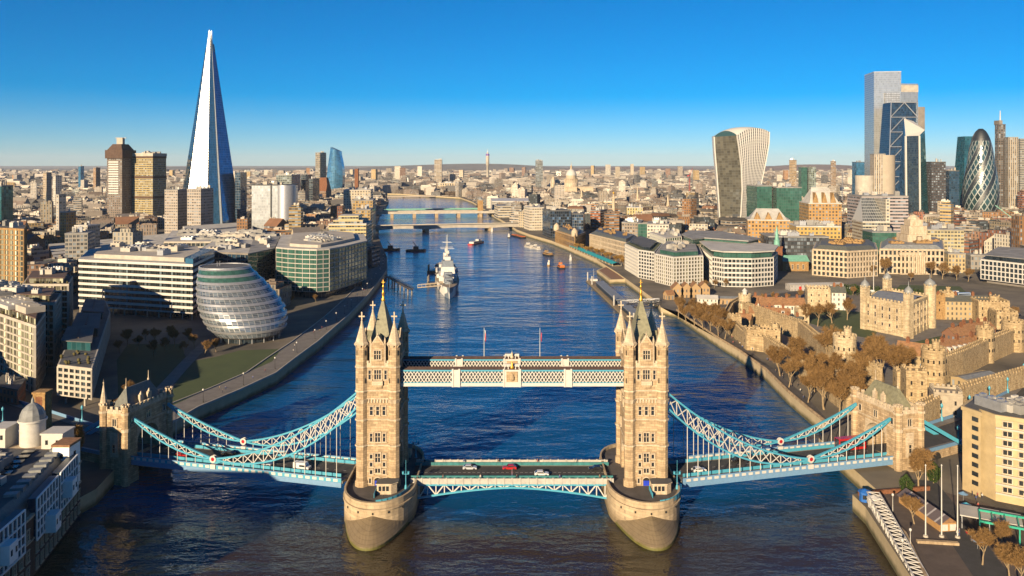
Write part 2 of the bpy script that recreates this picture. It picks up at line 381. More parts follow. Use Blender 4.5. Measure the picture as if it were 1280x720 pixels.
# air: one closed box of thin haze round everything below the sky
mb = MB(); mb.box(-26000, 26000, -600, 24000, -6, 345); hz = mb.build('haze', bpy.data.materials.new('haze_air')); tag(hz, kind='stuff')
hm = hz.data.materials[0]; hm.use_nodes = True; ht = hm.node_tree; ht.nodes.clear(); hv = ht.nodes.new('ShaderNodeVolumePrincipled'); ho = ht.nodes.new('ShaderNodeOutputMaterial'); ht.links.new(hv.outputs[0], ho.inputs['Volume'])
hv.inputs['Color'].default_value = (.80, .88, 1.0, 1); hv.inputs['Density'].default_value = 2.2e-5; hv.inputs['Anisotropy'].default_value = 0.0
# ------------------------------------------------------------------ the bascule bridge
BY = 251.5                      # road centre line
bridge = thing('bascule_bridge', 'long stone and turquoise bascule bridge with two gothic towers across the river', 'bridge', (0, BY, 0))
TX, DZ = 40.5, 8.0              # tower centre, road level
# --- piers
t = NT('pier_stone'); v = t.obj(); sp = t.n('SeparateXYZ'); t.l(v, sp.inputs[0])
at2 = t.n('VectorMath', operation='LENGTH'); ang = t.n('CombineXYZ'); t.l(t.math('ADD', sp.outputs[0], t.math('MULTIPLY', sp.outputs[1], .6)), ang.inputs[0]); t.l(sp.outputs[2], ang.inputs[1])
b = t.n('TexBrick'); t.l(ang.outputs[0], b.inputs['Vector']); b.inputs['Scale'].default_value = 1; b.inputs['Brick Width'].default_value = 2.2; b.inputs['Row Height'].default_value = .9; b.inputs['Mortar Size'].default_value = .05
b.inputs['Color1'].default_value = (.43, .335, .215, 1); b.inputs['Color2'].default_value = (.34, .265, .17, 1); b.inputs['Mortar'].default_value = (.27, .21, .14, 1)
nz = t.noise(v, .35, 6, .7); zz = t.math('ADD', sp.outputs[2], t.math('MULTIPLY', nz, 2.2))
c = t.mix(t.ramp(zz, 2.2, 4.6), t.mix(1.0, b.outputs[0], (.52, .50, .46), 'MULTIPLY'), b.outputs[0])
c = t.mix(t.ramp(zz, .9, 1.7), t.mix(nz, (.04, .045, .012), (.11, .10, .03)), c)
c = t.mix(t.ramp(nz, .45, .75), c, t.mix(1.0, c, (.66, .64, .62), 'MULTIPLY'))
t.setp(**{'Base Color': c, 'Roughness': .85}); t.bump(b.outputs['Fac'], .08, -.6); M['pier'] = t.mat
t = NT('wet_shaded_pier_stone'); v = t.obj(); sp = t.n('SeparateXYZ'); t.l(v, sp.inputs[0]); nz = t.noise(v, .5, 6, .7); zz = t.math('ADD', sp.outputs[2], t.math('MULTIPLY', nz, 1.6))
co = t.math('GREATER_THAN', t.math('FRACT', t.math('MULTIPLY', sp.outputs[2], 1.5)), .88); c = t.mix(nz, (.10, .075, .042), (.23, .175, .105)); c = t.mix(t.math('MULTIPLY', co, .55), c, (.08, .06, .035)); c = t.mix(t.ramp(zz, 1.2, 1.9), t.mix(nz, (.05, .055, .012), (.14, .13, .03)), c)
t.setp(**{'Base Color': c, 'Roughness': .6}); M['pier_wet_shade'] = t.mat  # wet stone, its colour darkened further for the weak sun on the slope
def pier_mb():
    mb = MB(); W = 10.6; yn = -11.0
    out = [(-W, 11.0), (-W, yn)]; half = [(W * math.sin(a), yn - 13.8 * math.cos(a)) for a in [(-80 + 10 * i) * PI / 180 for i in range(17)]]
    near = half; far = [(-x, -y) for x, y in half]
    plan = [(-W, yn)] + near + [(W, yn), (W, -yn)] + far + [(-W, -yn)]
    def ring(k, z): return [(x * k, y * (k if abs(y) > 11.5 else 1), z) for x, y in plan]
    mb.grid([ring(1.0, -3), ring(1.0, 6.6)], 0, True, False)
    mb.grid([ring(1.025, 6.6), ring(1.025, 7.1)], 0, True, False); mb.grid([ring(1.0, 6.6), ring(1.025, 6.6)], 0, True, False); mb.grid([ring(1.025, 7.1), ring(1.0, 7.1)], 0, True, False)
    mb.grid([ring(1.0, 7.1), ring(1.0, DZ + .9)], 0, True, False)
    inner = [(x * .955, y * .965, 0) for x, y in plan]
    mb.grid([ring(1.0, DZ + .9), [(x, y, DZ + .9) for x, y, z in inner]], 0, True, False)
    mb.grid([[(x, y, DZ + .9) for x, y, z in inner], [(x, y, DZ - .1) for x, y, z in inner]], 0, True, False)
    mb.face([(x, y, DZ - .1) for x, y, z in inner], 1)
    # pointed cutwaters: smooth stone boat noses in front of the round ends
    for s in (-1, 1):
        top = []; bot = []; mid = []
        for i in range(25):
            u = -1 + i / 12.0
            bx = W * 1.0 * u; by = -34.5 + (23.0) * abs(u) ** 2.3
            a = math.asin(max(-1, min(1, u * .995))); tx, ty = W * math.sin(a) * .99, yn - 13.8 * math.cos(a) * .99
            zt = 5.3 - 4.5 * abs(u) ** 1.2
            bot.append((bx * s, by * s, -2)); top.append((tx * s, ty * s, zt))
            mid.append(((tx * .45 + bx * .55) * s, (ty * .45 + by * .55) * s, zt * .62))
        low = [(x, y, .9) for x, y, z in bot]
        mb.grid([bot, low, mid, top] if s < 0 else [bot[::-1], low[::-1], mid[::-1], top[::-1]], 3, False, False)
    for i in range(-2, 3):                      # drain holes
        a = i * .42; x, y = W * math.sin(a) * 1.002, yn - 13.8 * math.cos(a) * 1.002
        mb.box(x - .22, x + .22, y - .12, y + .3, 5.55, 6.1, 2)
    return mb
# --- towers (built round the origin, near face at -y)
HWX, HWY = 4.9, 9.6             # turret centres
def turret_mb():
    mb = MB(); r = 1.72
    mb.cyl(0, 0, DZ - .1, DZ + 1.6, r + .35, r + .25, 8, 0, ph=PI / 8, smooth=False)
    for z0, z1 in ((DZ + 1.6, 20), (20.5, 27.8), (28.3, 36.4)): mb.cyl(0, 0, z0, z1, r, r, 8, 0, ph=PI / 8, smooth=False, cap=False)
    mb.cyl(0, 0, 36.4, 50.6, r + .14, r + .14, 8, 0, ph=PI / 8, smooth=False)
    for z in (20.0, 27.8, 36.4, 43.7): mb.cyl(0, 0, z, z + .5, r + .34, r + .34, 8, 1, ph=PI / 8, smooth=False)
    mb.cyl(0, 0, 33.0, 34.2, r, r + .5, 8, 1, ph=PI / 8, smooth=False)
    for z in (39, 47.4):                       # slit lights
        for k in range(4):
            a = PI / 2 * k + PI / 4; mb.box(r * .93 * math.cos(a) - .22, r * .93 * math.cos(a) + .22, r * .93 * math.sin(a) - .22, r * .93 * math.sin(a) + .22, z, z + 1.5, 2)
    for k in range(8):                         # eaves brackets
        a = PI / 4 * k; mb.bar((1.5 * math.cos(a), 1.5 * math.sin(a), 49.6), (2.25 * math.cos(a), 2.25 * math.sin(a), 50.6), .28, .28, 1)
    mb.cyl(0, 0, 50.5, 51.0, r + .55, r + .6, 8, 1, ph=PI / 8, smooth=False)
    return mb
def spire_mb():
    mb = MB(); mb.cyl(0, 0, 51.0, 51.5, 2.2, 1.85, 8, 0, ph=PI / 8, smooth=False); mb.cyl(0, 0, 51.5, 57.2, 1.85, .22, 8, 0, ph=PI / 8, smooth=False)
    for k in range(4):
        a = PI / 2 * k + PI / 4; mb.cyl(1.3 * math.cos(a), 1.3 * math.sin(a), 51.4, 53.3, .3, 0, 4, 0)
    return mb
def cross_mb():
    mb = MB(); mb.lathe([(.24, 57.0), (.36, 57.3), (.18, 57.6), (.14, 58.0)], n=8)
    mb.box(-.17, .17, -.17, .17, 57.8, 60.1); mb.box(-.75, .75, -.16, .16, 58.75, 59.15)
    for x, z in ((-.75, 58.95), (.75, 58.95), (0, 60.1)): mb.lathe([(0, z - .3), (.3, z), (0, z + .3)], x, 0, 6)
    return mb
def window_mb(w, h, lights=2, tracery=False):
    """stone surround, mullions and dark panes, facing -y, sill at z=0"""
    mb = MB(); d = .22; e = .28
    mb.box(-w / 2 - e, -w / 2, -d, .05, -.1, h + .25); mb.box(w / 2, w / 2 + e, -d, .05, -.1, h + .25)
    mb.box(-w / 2, w / 2, -d, .05, h, h + .25); mb.box(-w / 2 - e - .12, w / 2 + e + .12, -d - .14, .05, -.35, -.1)
    mb.box(-w / 2 - e - .1, w / 2 + e + .1, -d - .1, .05, h + .25, h + .42)
    for i in range(1, lights): x = -w / 2 + w * i / lights; mb.box(x - .09, x + .09, -d * .8, .04, -.1, h)
    if h > 2.2: mb.box(-w / 2, w / 2, -d * .7, .04, h * .55 - .08, h * .55 + .08)
    mb.face([(-w / 2, -.03, -.1), (w / 2, -.03, -.1), (w / 2, -.03, h), (-w / 2, -.03, h)], 1)
    return mb
WM = [M['stone_pale'], M['winglass']]
WIN = {}
def window(parent, x, y, z, w, h, n, rz=0.0, name='window'):
    k = (w, h, n)
    if k not in WIN:
        o = window_mb(w, h, n).build(name, WM, parent); WIN[k] = o
    else:
        o = WIN[k].copy(); o.name = name; sc.collection.objects.link(o); o.parent = parent
    o.location = (x, y, z); o.rotation_euler = (0, 0, rz); return o
def wall_mb():
    mb = MB(); fx, fy = 4.9, 9.6; wx, wy = 4.9 + .55, 9.6 + .55
    # lower block pierced by the road arch along x: two legs and a vault
    for s in (-1, 1): mb.box(-wx, wx, min(s * wy, s * 4.6), max(s * wy, s * 4.6), DZ - .1, 17.5, 0)
    arc = [(4.6 * math.cos(PI * i / 12), 13.2 + 4.3 * math.sin(PI * i / 12)) for i in range(13)]
    for s in (-1, 1):
        for (y0, z0), (y1, z1) in zip(arc, arc[1:]): mb.face([(s * wx, y0, z0), (s * wx, y1, z1), (s * wx, y1, 17.5), (s * wx, y0, 17.5)][::s], 1)
    mb.grid([[(-wx, y, z) for y, z in arc], [(wx, y, z) for y, z in arc]], 1, False, True)
    mb.box(-wx, wx, -wy, wy, 17.5, 36.4, 0); mb.box(-wx - .12, wx + .12, -wy - .12, wy + .12, 36.4, 44.0, 0)
    for z in (20.02, 27.82, 36.42): mb.box(-wx - .3, wx + .3, -wy - .3, wy + .3, z, z + .46, 1)
    mb.box(-wx - .45, wx + .45, -wy - .45, wy + .45, 43.72, 44.25, 1)
    # corbel arcade under the upper stage, all four sides
    for k in range(7):
        u = -2.7 + k * .9
        for s in (-1, 1): mb.box(u - .2, u + .2, s * wy - .3, s * wy + .3, 33.0, 34.1, 1)
    for s in (-1, 1): mb.box(-3.3, 3.3, s * wy - .36, s * wy + .36, 34.1, 34.5, 1)
    for k in range(15):
        u = -6.3 + k * .9
        for s in (-1, 1): mb.box(s * wx - .3, s * wx + .3, u - .2, u + .2, 33.0, 34.1, 1)
    # pierced parapet between the turrets
    for s in (-1, 1):
        mb.box(-3.2, 3.2, s * (wy + .1) - .2, s * (wy + .1) + .2, 44.25, 45.0, 1)
        mb.box(s * (wx + .1) - .2, s * (wx + .1) + .2, -7.9, 7.9, 44.25, 45.0, 1)
        for k in range(4): u = -3 + k * 2; mb.box(u - .3, u + .3, s * (wy + .1) - .2, s * (wy + .1) + .2, 45.0, 45.7, 1)
        for k in range(9): u = -7.2 + k * 1.8; mb.box(s * (wx + .1) - .2, s * (wx + .1) + .2, u - .35, u + .35, 45.0, 45.7, 1)
    # stepped gables with pinnacles on each face
    for s in (-1, 1):
        mb.prism([(-1.9, s * (wy + .05) - .4), (1.9, s * (wy + .05) - .4), (1.9, s * (wy + .05) + .4), (-1.9, s * (wy + .05) + .4)], 44.25, 50.4, 0)
        y0, y1 = s * (wy + .05) - .4, s * (wy + .05) + .4
        mb.face([(-1.9, y0, 50.4), (1.9, y0, 50.4), (0, y0, 53.2)], 0); mb.face([(1.9, y1, 50.4), (-1.9, y1, 50.4), (0, y1, 53.2)], 0)
        for q in (-1, 1):
            mb.bar((q * 2.0, s * (wy + .05), 50.4), (0, s * (wy + .05), 53.4), .9, .35, 1); mb.cyl(q * 2.15, s * (wy + .05), 44.3, 51.4, .36, .36, 4, 1, ph=PI / 4, smooth=False); mb.cyl(q * 2.15, s * (wy + .05), 51.4, 53.2, .42, 0, 4, 1, ph=PI / 4, smooth=False)
        mb.cyl(0, s * (wy + .05), 53.2, 54.6, .22, .05, 6, 1)
        x0, x1 = s * (wx + .05) - .4, s * (wx + .05) + .4
        mb.prism([(x0, -2.6), (x1, -2.6), (x1, 2.6), (x0, 2.6)], 44.25, 50.0, 0); mb.face([(x0, -2.6, 50), (x0, 2.6, 50), (x0, 0, 53)], 0); mb.face([(x1, 2.6, 50), (x1, -2.6, 50), (x1, 0, 53)], 0)
        for q in (-1, 1): mb.bar((s * (wx + .05), q * 2.7, 50.0), (s * (wx + .05), 0, 53.2), .9, .35, 1, (1, 0, 0)); mb.cyl(s * (wx + .05), q * 2.9, 44.3, 52.2, .36, .1, 4, 1, ph=PI / 4, smooth=False)
    # oriel balcony on the short faces
    for s in (-1, 1):
        mb.prism([(-1.6, s * wy), (-1.6, s * (wy + .9)), (1.6, s * (wy + .9)), (1.6, s * wy)], 38.4, 39.7, 1, bottom=True); mb.prism([(-1.3, s * wy), (-1.3, s * (wy + .5)), (1.3, s * (wy + .5)), (1.3, s * wy)], 37.4, 38.4, 0, bottom=True)
    return mb
def roof_mb():
    mb = MB(); a, b = 4.6, 8.6; q = .35
    r0 = [(-a, -b, 44.3), (a, -b, 44.3), (a, b, 44.3), (-a, b, 44.3)]; r1 = [(-a * .86, -b * .86, 47.0), (a * .86, -b * .86, 47.0), (a * .86, b * .86, 47.0), (-a * .86, b * .86, 47.0)]; r2 = [(-q, -.9, 62), (q, -.9, 62), (q, .9, 62), (-q, .9, 62)]
    mb.grid([r0, r1, r2], 0, True, False); mb.face(r2, 0)
    for s in (-1, 1):                         # gable ridges running into the big roof
        mb.face([(-1.7, s * 9.6, 50.2), (0, s * 9.6, 52.9), (0, s * 4.0, 52.9), (-1.7, s * 4.6, 50.2)][::s], 0); mb.face([(0, s * 9.6, 52.9), (1.7, s * 9.6, 50.2), (1.7, s * 4.6, 50.2), (0, s * 4.0, 52.9)][::s], 0)
        mb.face([(s * 5.0, -2.4, 49.8), (s * 5.0, 0, 52.7), (s * 2.0, 0, 52.7), (s * 2.6, -2.4, 49.8)][::-s], 0); mb.face([(s * 5.0, 0, 52.7), (s * 5.0, 2.4, 49.8), (s * 2.6, 2.4, 49.8), (s * 2.0, 0, 52.7)][::-s], 0)
    for sx_ in (-1, 1):                       # small lucarnes high on the roof
        for sy_ in (-1, 1): mb.cyl(sx_ * 1.9, sy_ * 3.2, 54, 56.2, .45, 0, 4, 1, ph=PI / 4, smooth=False)
    return mb
M['tower_roof'] = plain('lichened_slate', (.20, .19, .12), .6, 0, .3, 1.0)
def finial_mb():
    mb = MB(); mb.lathe([(.6, 62.0), (.66, 62.5), (.38, 63.0), (.42, 64.2), (.5, 64.5), (.24, 65.1), (.26, 66.2), (.42, 66.5), (.12, 66.9), (.07, 68.6), (0, 68.8)], n=8)
    mb.box(-.55, .55, -.08, .08, 67.7, 67.95); return mb
def build_tower(px):
    tw = thing('tower', None, None, (px, 0, 0)); tw.parent = bridge
    wall_mb().build('wall', [M['stone'], M['stone_pale']], tw)
    t0 = turret_mb().build('turret', [M['stone'], M['stone_pale'], M['dark']], tw, (-HWX, -HWY, 0))
    for sx_, sy_ in ((1, -1), (-1, 1), (1, 1)):
        c = t0.copy(); sc.collection.objects.link(c); c.parent = tw; c.location = (sx_ * HWX, sy_ * HWY, 0)
    s0 = spire_mb().build('spire', M['stone_pale'], tw, (-HWX, -HWY, 0)); f0 = cross_mb().build('cross_finial', M['stone_pale'], tw, (-HWX, -HWY, 0))
    for sx_, sy_ in ((1, -1), (-1, 1), (1, 1)):
        for q in (s0, f0):
            c = q.copy(); sc.collection.objects.link(c); c.parent = tw; c.location = (sx_ * HWX, sy_ * HWY, 0)
    roof_mb().build('roof', [M['tower_roof'], M['slate']], tw); finial_mb().build('gilt_finial', M['gold'], tw)
    y = -10.15
    window(tw, 0, y - .46, 46.3, 2.0, 2.5, 3)
    window(tw, 0, y - .12, 40.2, 2.0, 2.7, 3); window(tw, -2.4, y - .12, 40.2, .7, 2.6, 1); window(tw, 2.4, y - .12, 40.2, .7, 2.6, 1)
    for x in (-1.9, 0, 1.9): window(tw, x, y, 29.4, .85, 2.4, 1)
    window(tw, 0, y, 21.3, 1.5, 2.6, 2); window(tw, -1.95, y, 21.4, .75, 2.3, 1); window(tw, 1.95, y, 21.4, .75, 2.3, 1)
    for x in (-1.95, 1.95):
        for z in (16.3, 13.9, 11.6): window(tw, x, y, z, .8, 1.1, 1)
    window(tw, 0, y, 15.2, 1.5, 2.5, 2); window(tw, 0, y, 12.0, 1.5, 1.2, 2)
    for x in (-2.3, 2.3): window(tw, x, y, 8.9, .6, 1.3, 1)
    for s in (-1, 1):                         # faces along the bridge
        x = s * 5.45
        for yy in (-6.0, 0, 6.0): window(tw, x, yy, 29.4, 1.5, 2.6, 2, s * PI / 2)
        for yy in (-5.4, 5.4): window(tw, x, yy, 21.3, 1.5, 2.6, 2, s * PI / 2)
        window(tw, x + s * .12, 0, 38.0, 2.0, 2.6, 3, s * PI / 2); window(tw, x + s * .45, 0, 46.2, 2.0, 2.5, 3, s * PI / 2)
    d = MB(); arc = [(.95 * math.cos(PI * i / 8), DZ + 1.6 + .9 * math.sin(PI * i / 8)) for i in range(9)]
    d.face([(-.95, y - .06, DZ - .05), (.95, y - .06, DZ - .05)] + [(a, y - .06, z) for a, z in arc], 0); d.box(-.85, .85, y - .16, y - .08, DZ, DZ + 1.5, 1)
    for (x0, z0), (x1, z1) in zip([(1.1, DZ)] + [(a * 1.2, z + .1) for a, z in arc], [(a * 1.2, z + .1) for a, z in arc] + [(-1.1, DZ)]): d.bar((x0, y - .1, z0), (x1, y - .1, z1), .3, .3, 2)
    d.build('door', [M['dark'], plain('royal_blue', (.01, .04, .5), .5), M['stone_pale']], tw)
    return tw
for s in (-1, 1):
    pr = pier_mb().build('pier', [M['pier'], M['pave_dark'], M['dark'], M['pier_wet_shade']], bridge, (s * (TX - 1.0), 0, 0))
twL = build_tower(-TX)
WIN_L = list(twL.children)
twR = build_tower(TX)
# --- control cabins, rails, lamps on the pier decks
def cabin_mb():
    mb = MB(); hexa = [(-2.8, -2.2), (1.4, -2.2), (2.9, -.8), (2.9, 1.6), (-2.8, 1.6)]
    mb.prism(hexa, DZ - .1, DZ + 2.8, 0); mb.prism([(x * 1.12, y * 1.12) for x, y in hexa], DZ + 2.8, DZ + 3.1, 1, 2, bottom=True)
    for x in (-2.3, -1.2, -.1): mb.box(x, x + .8, -2.26, -2.1, DZ + .9, DZ + 2.3, 3)
    mb.box(2.84, 2.96, -.5, 1.3, DZ + .9, DZ + 2.3, 3); return mb
def rail_mb(pts, h=1.15, z=DZ + .9, step=1.2, panels=True):
    mb = MB()
    for a, b in zip(pts, pts[1:]):
        for q in (h, h * .5, .12): mb.bar((*a, z + q), (*b, z + q), .12, .12)
        L = math.hypot(b[0] - a[0], b[1] - a[1]); n = max(1, int(L / step))
        for i in range(n + 1): x = a[0] + (b[0] - a[0]) * i / n; y = a[1] + (b[1] - a[1]) * i / n; mb.bar((x, y, z), (x, y, z + h + .1), .12)
        if panels: mb.face([(a[0], a[1], z + .15), (b[0], b[1], z + .15), (b[0], b[1], z + h - .1), (a[0], a[1], z + h - .1)])
    return mb
for s in (-1, 1):
    x0 = s * TX
    cabin_mb().build('control_cabin', [M['stone_pale'], M['stone_pale'], M['roof_dark'], M['winglass']], bridge, (x0 + 3.6, -14.3, 0))
    arc = [(x0 + 10.1 * math.sin(a), -10.6 - 13.2 * math.cos(a)) for a in [R(10 + i * 9) for i in range(9)]]
    rail_mb(arc, 1.3, DZ - .1).build('pier_railing', M['teal'], bridge)
    rail_mb([(x0 + .4, -13), (x0 + .4, -19)], 1.3, DZ - .1).build('pier_railing', M['teal'], bridge)
    for yy in (-12.6, 12.6):
        mb = MB(); mb.cyl(x0 + 8.8, yy, DZ, DZ + 5.5, .16, .1, 8); mb.bar((x0 + 8.0, yy, DZ + 4.4), (x0 + 9.6, yy, DZ + 4.4), .14); mb.cyl(x0 + 8.8, yy, DZ, DZ + 1.2, .45, .3, 8); mb.bar((x0 + 8.8, yy, DZ + 5), (x0 + 8.8, yy, DZ + 8.6), .08)
        for q in (8.0, 9.6): mb.cyl(x0 + q, yy, DZ + 4.4, DZ + 5.2, .3, .36, 6)
        mb.build('signal_post', M['teal'], bridge)
    for yy in (14.6,): cabin_mb().build('control_cabin', [M['stone_pale'], M['stone_pale'], M['roof_dark'], M['winglass']], bridge, (x0 + 4.2, yy, 0), PI)
# --- high level walkways
def walkway_mb():
    L0, L1 = -TX + 5.6, TX - 5.6; mb = MB()
    mb.box(L0, L1, -1.75, 1.75, 36.3, 37.3, 0); mb.box(L0, L1, -1.95, 1.95, 40.9, 41.35, 1)
    mb.face([(L0, -1.95, 41.36), (L1, -1.95, 41.36), (L1, 0, 41.9), (L0, 0, 41.9)], 2); mb.face([(L0, 0, 41.9), (L1, 0, 41.9), (L1, 1.95, 41.36), (L0, 1.95, 41.36)], 2)
    for s in (-1, 1):
        mb.box(L0, L1, s * 1.5 - .02, s * 1.5 + .02, 37.3, 40.9, 3)
        mb.bar((L0, s * 1.8, 37.42), (L1, s * 1.8, 37.42), .22, .22, 1); mb.bar((L0, s * 1.8, 36.5), (L1, s * 1.8, 36.5), .2, .3, 0)
    return mb
def lattice_mb():
    mb = MB(); L0, L1 = -TX + 5.6, TX - 5.6; n = 34; w = (L1 - L0) / n
    for s in (-1, 1):
        y = s * 1.78
        for i in range(n):
            a, b = L0 + i * w, L0 + (i + 1) * w
            mb.bar((a, y, 37.5), (b, y, 40.8), .26, .12, 0, (0, 1, 0)); mb.bar((a, y + .02 * s, 40.8), (b, y + .02 * s, 37.5), .26, .12, 0, (0, 1, 0))
            mb.bar(((a + b) / 2, y, 37.5), (b + w / 2 if i < n - 1 else b, y, 40.8 if i < n - 1 else 39.15), .2, .1, 0, (0, 1, 0)); mb.bar(((a + b) / 2, y + .01, 40.8), (b + w / 2 if i < n - 1 else b, y + .01, 37.5 if i < n - 1 else 39.15), .2, .1, 0, (0, 1, 0))
    return mb
M['walkglass'] = plain('walkway_glazing', (.05, .06, .07), .15, 0, .4, .3)
for yy in (-6.6, 6.6):
    wk = thing('walkway', None, None, (0, yy, 1.1)); wk.parent = bridge
    walkway_mb().build('walkway_body', [M['white'], M['teal'], M['brown_roof'], M['walkglass']], wk); lattice_mb().build('lattice', M['white'], wk)
    for x, w in ((-17, 1.0), (17, 1.0), (0, 2.5)):
        mb = MB(); mb.box(x - w, x + w, -2.05, 2.05, 36.2, 41.4); 
        for q in (-1, 1): mb.bar((x + q * w, -2.0, 36.2), (x + q * w, -2.0, 41.7), .5); mb.bar((x + q * w, 2.0, 36.2), (x + q * w, 2.0, 41.7), .5)
        mb.build('panel', M['white'], wk)
    cr = MB(); cr.box(-1.7, 1.7, -2.3, -2.06, 37.8, 40.9, 2); cr.box(-2.3, 2.3, -.5, .5, 41.9, 42.7, 0); cr.lathe([(0, 38), (.8, 38.4), (.9, 39.4), (.5, 40.2), (0, 40.6)], 0, -2.2, 8, 2)
    for x in (-2.2, -1.1, 1.1, 2.2): cr.cyl(x, -1.4, 41.4, 42.7, .22, .05, 6, 0)
    cr.lathe([(.5, 41.6), (.65, 42.1), (.3, 42.6), (.4, 43.1), (.1, 43.5), (0, 44.2)], 0, -1.4, 8, 1)
    cr.build('crest', [M['white'], M['gold'] if yy < 0 else M['stone_pale'], M['stone']], wk)
for i, x in enumerate((-9.0, 9.0)):
    mb = MB(); mb.cyl(x, 6.6, 42.8, 52.2, .12, .07, 8); mb.build('flagpole', M['white'], bridge)
    fl = MB(); rows = [[(x + .15 + (.55 - .25 * j / 6) * k * .32 + .12 * math.sin(k * 1.7 + j * .4), 6.6 + .25 * math.sin(k * 1.3 + j * .5), 51.6 - j * .46 - k * .42) for j in range(7)] for k in range(4)]
    fl.grid(rows[:3], 0, False, True); fl.grid(rows[2:], 1, False, True)
    fl.build('flag', [M['white'] if i == 0 else plain('navy_cloth', (.02, .03, .12), .8), M['red']], bridge)
# --- bascule roadway
RX = 31.0
def road_mb(L):
    mb = MB(); return mb
mb = MB(); mb.box(-RX, RX, -5.4, 5.4, DZ - .9, DZ, 0); mb.build('bascule_road', M['asphalt'], bridge)
mb = MB(); 
for i in range(-20, 21): mb.box(i * 1.5 - .45, i * 1.5 + .45, -.07, .07, DZ + .004, DZ + .008)
mb.build('centre_line', M['white'], bridge)
mb = MB(); mb.box(-.25, .25, -7.6, 7.6, DZ + .01, DZ + .03); mb.build('bascule_joint', M['steel'], bridge)
for s in (-1, 1):
    y0, y1 = sorted((s * 5.4, s * 7.6)); mb = MB(); mb.box(-RX, RX, y0, y1, DZ - .6, DZ + .13); mb.build('footway', M['pave'], bridge)
    rail_mb([(-RX, s * 5.5), (RX, s * 5.5)], 1.0, DZ + .13, 2.0).build('guard_rail', plain('dark_teal_paint', (.04, .19, .20), .5), bridge)
    mb = MB(); mb.box(-RX, RX, s * 7.7 - .1, s * 7.7 + .1, DZ - .55, DZ + 1.0, 0); mb.box(-RX, RX, s * 7.7 - .2, s * 7.7 + .2, DZ + 1.0, DZ + 1.18, 0)
    for i in range(25): x = -RX + 1 + i * (2 * RX - 2) / 24; mb.box(x - .22, x + .22, s * 7.7 - .26, s * 7.7 + .26, DZ - .6, DZ + 1.35, 0)
    mb.build('bascule_parapet', M['offwhite'], bridge)
    # arched truss under each leaf
    mb = MB(); y = s * 6.9; n = 12
    def low(x): return DZ - 1.9 - 3.6 * (abs(x) / RX) ** 1.6
    for q in (-1, 1):
        for i in range(n):
            xa, xb = q * RX * i / n, q * RX * (i + 1) / n
            mb.bar((xa, y, low(xa)), (xb, y, low(xb)), .55, .55, 0); mb.bar((xb, y, low(xb)), (xb, y, DZ - .9), .3, .3, 1)
            if i % 2: mb.bar((xa, y, low(xa)), (xb, y, DZ - .9), .34, .34, 1)
            else: mb.bar((xa, y, DZ - .9), (xb, y, low(xb)), .34, .34, 1)
    mb.box(-RX, RX, y - .4, y + .4, DZ - 1.25, DZ - .62, 0); mb.build('bascule_truss', [M['teal'], M['white']], bridge)
mb = MB()
for i in range(-9, 10): mb.box(i * 3.3 - .2, i * 3.3 + .2, -6.6, 6.6, DZ - 1.7, DZ - .92)
mb.build('cross_girders', M['blue'], bridge)
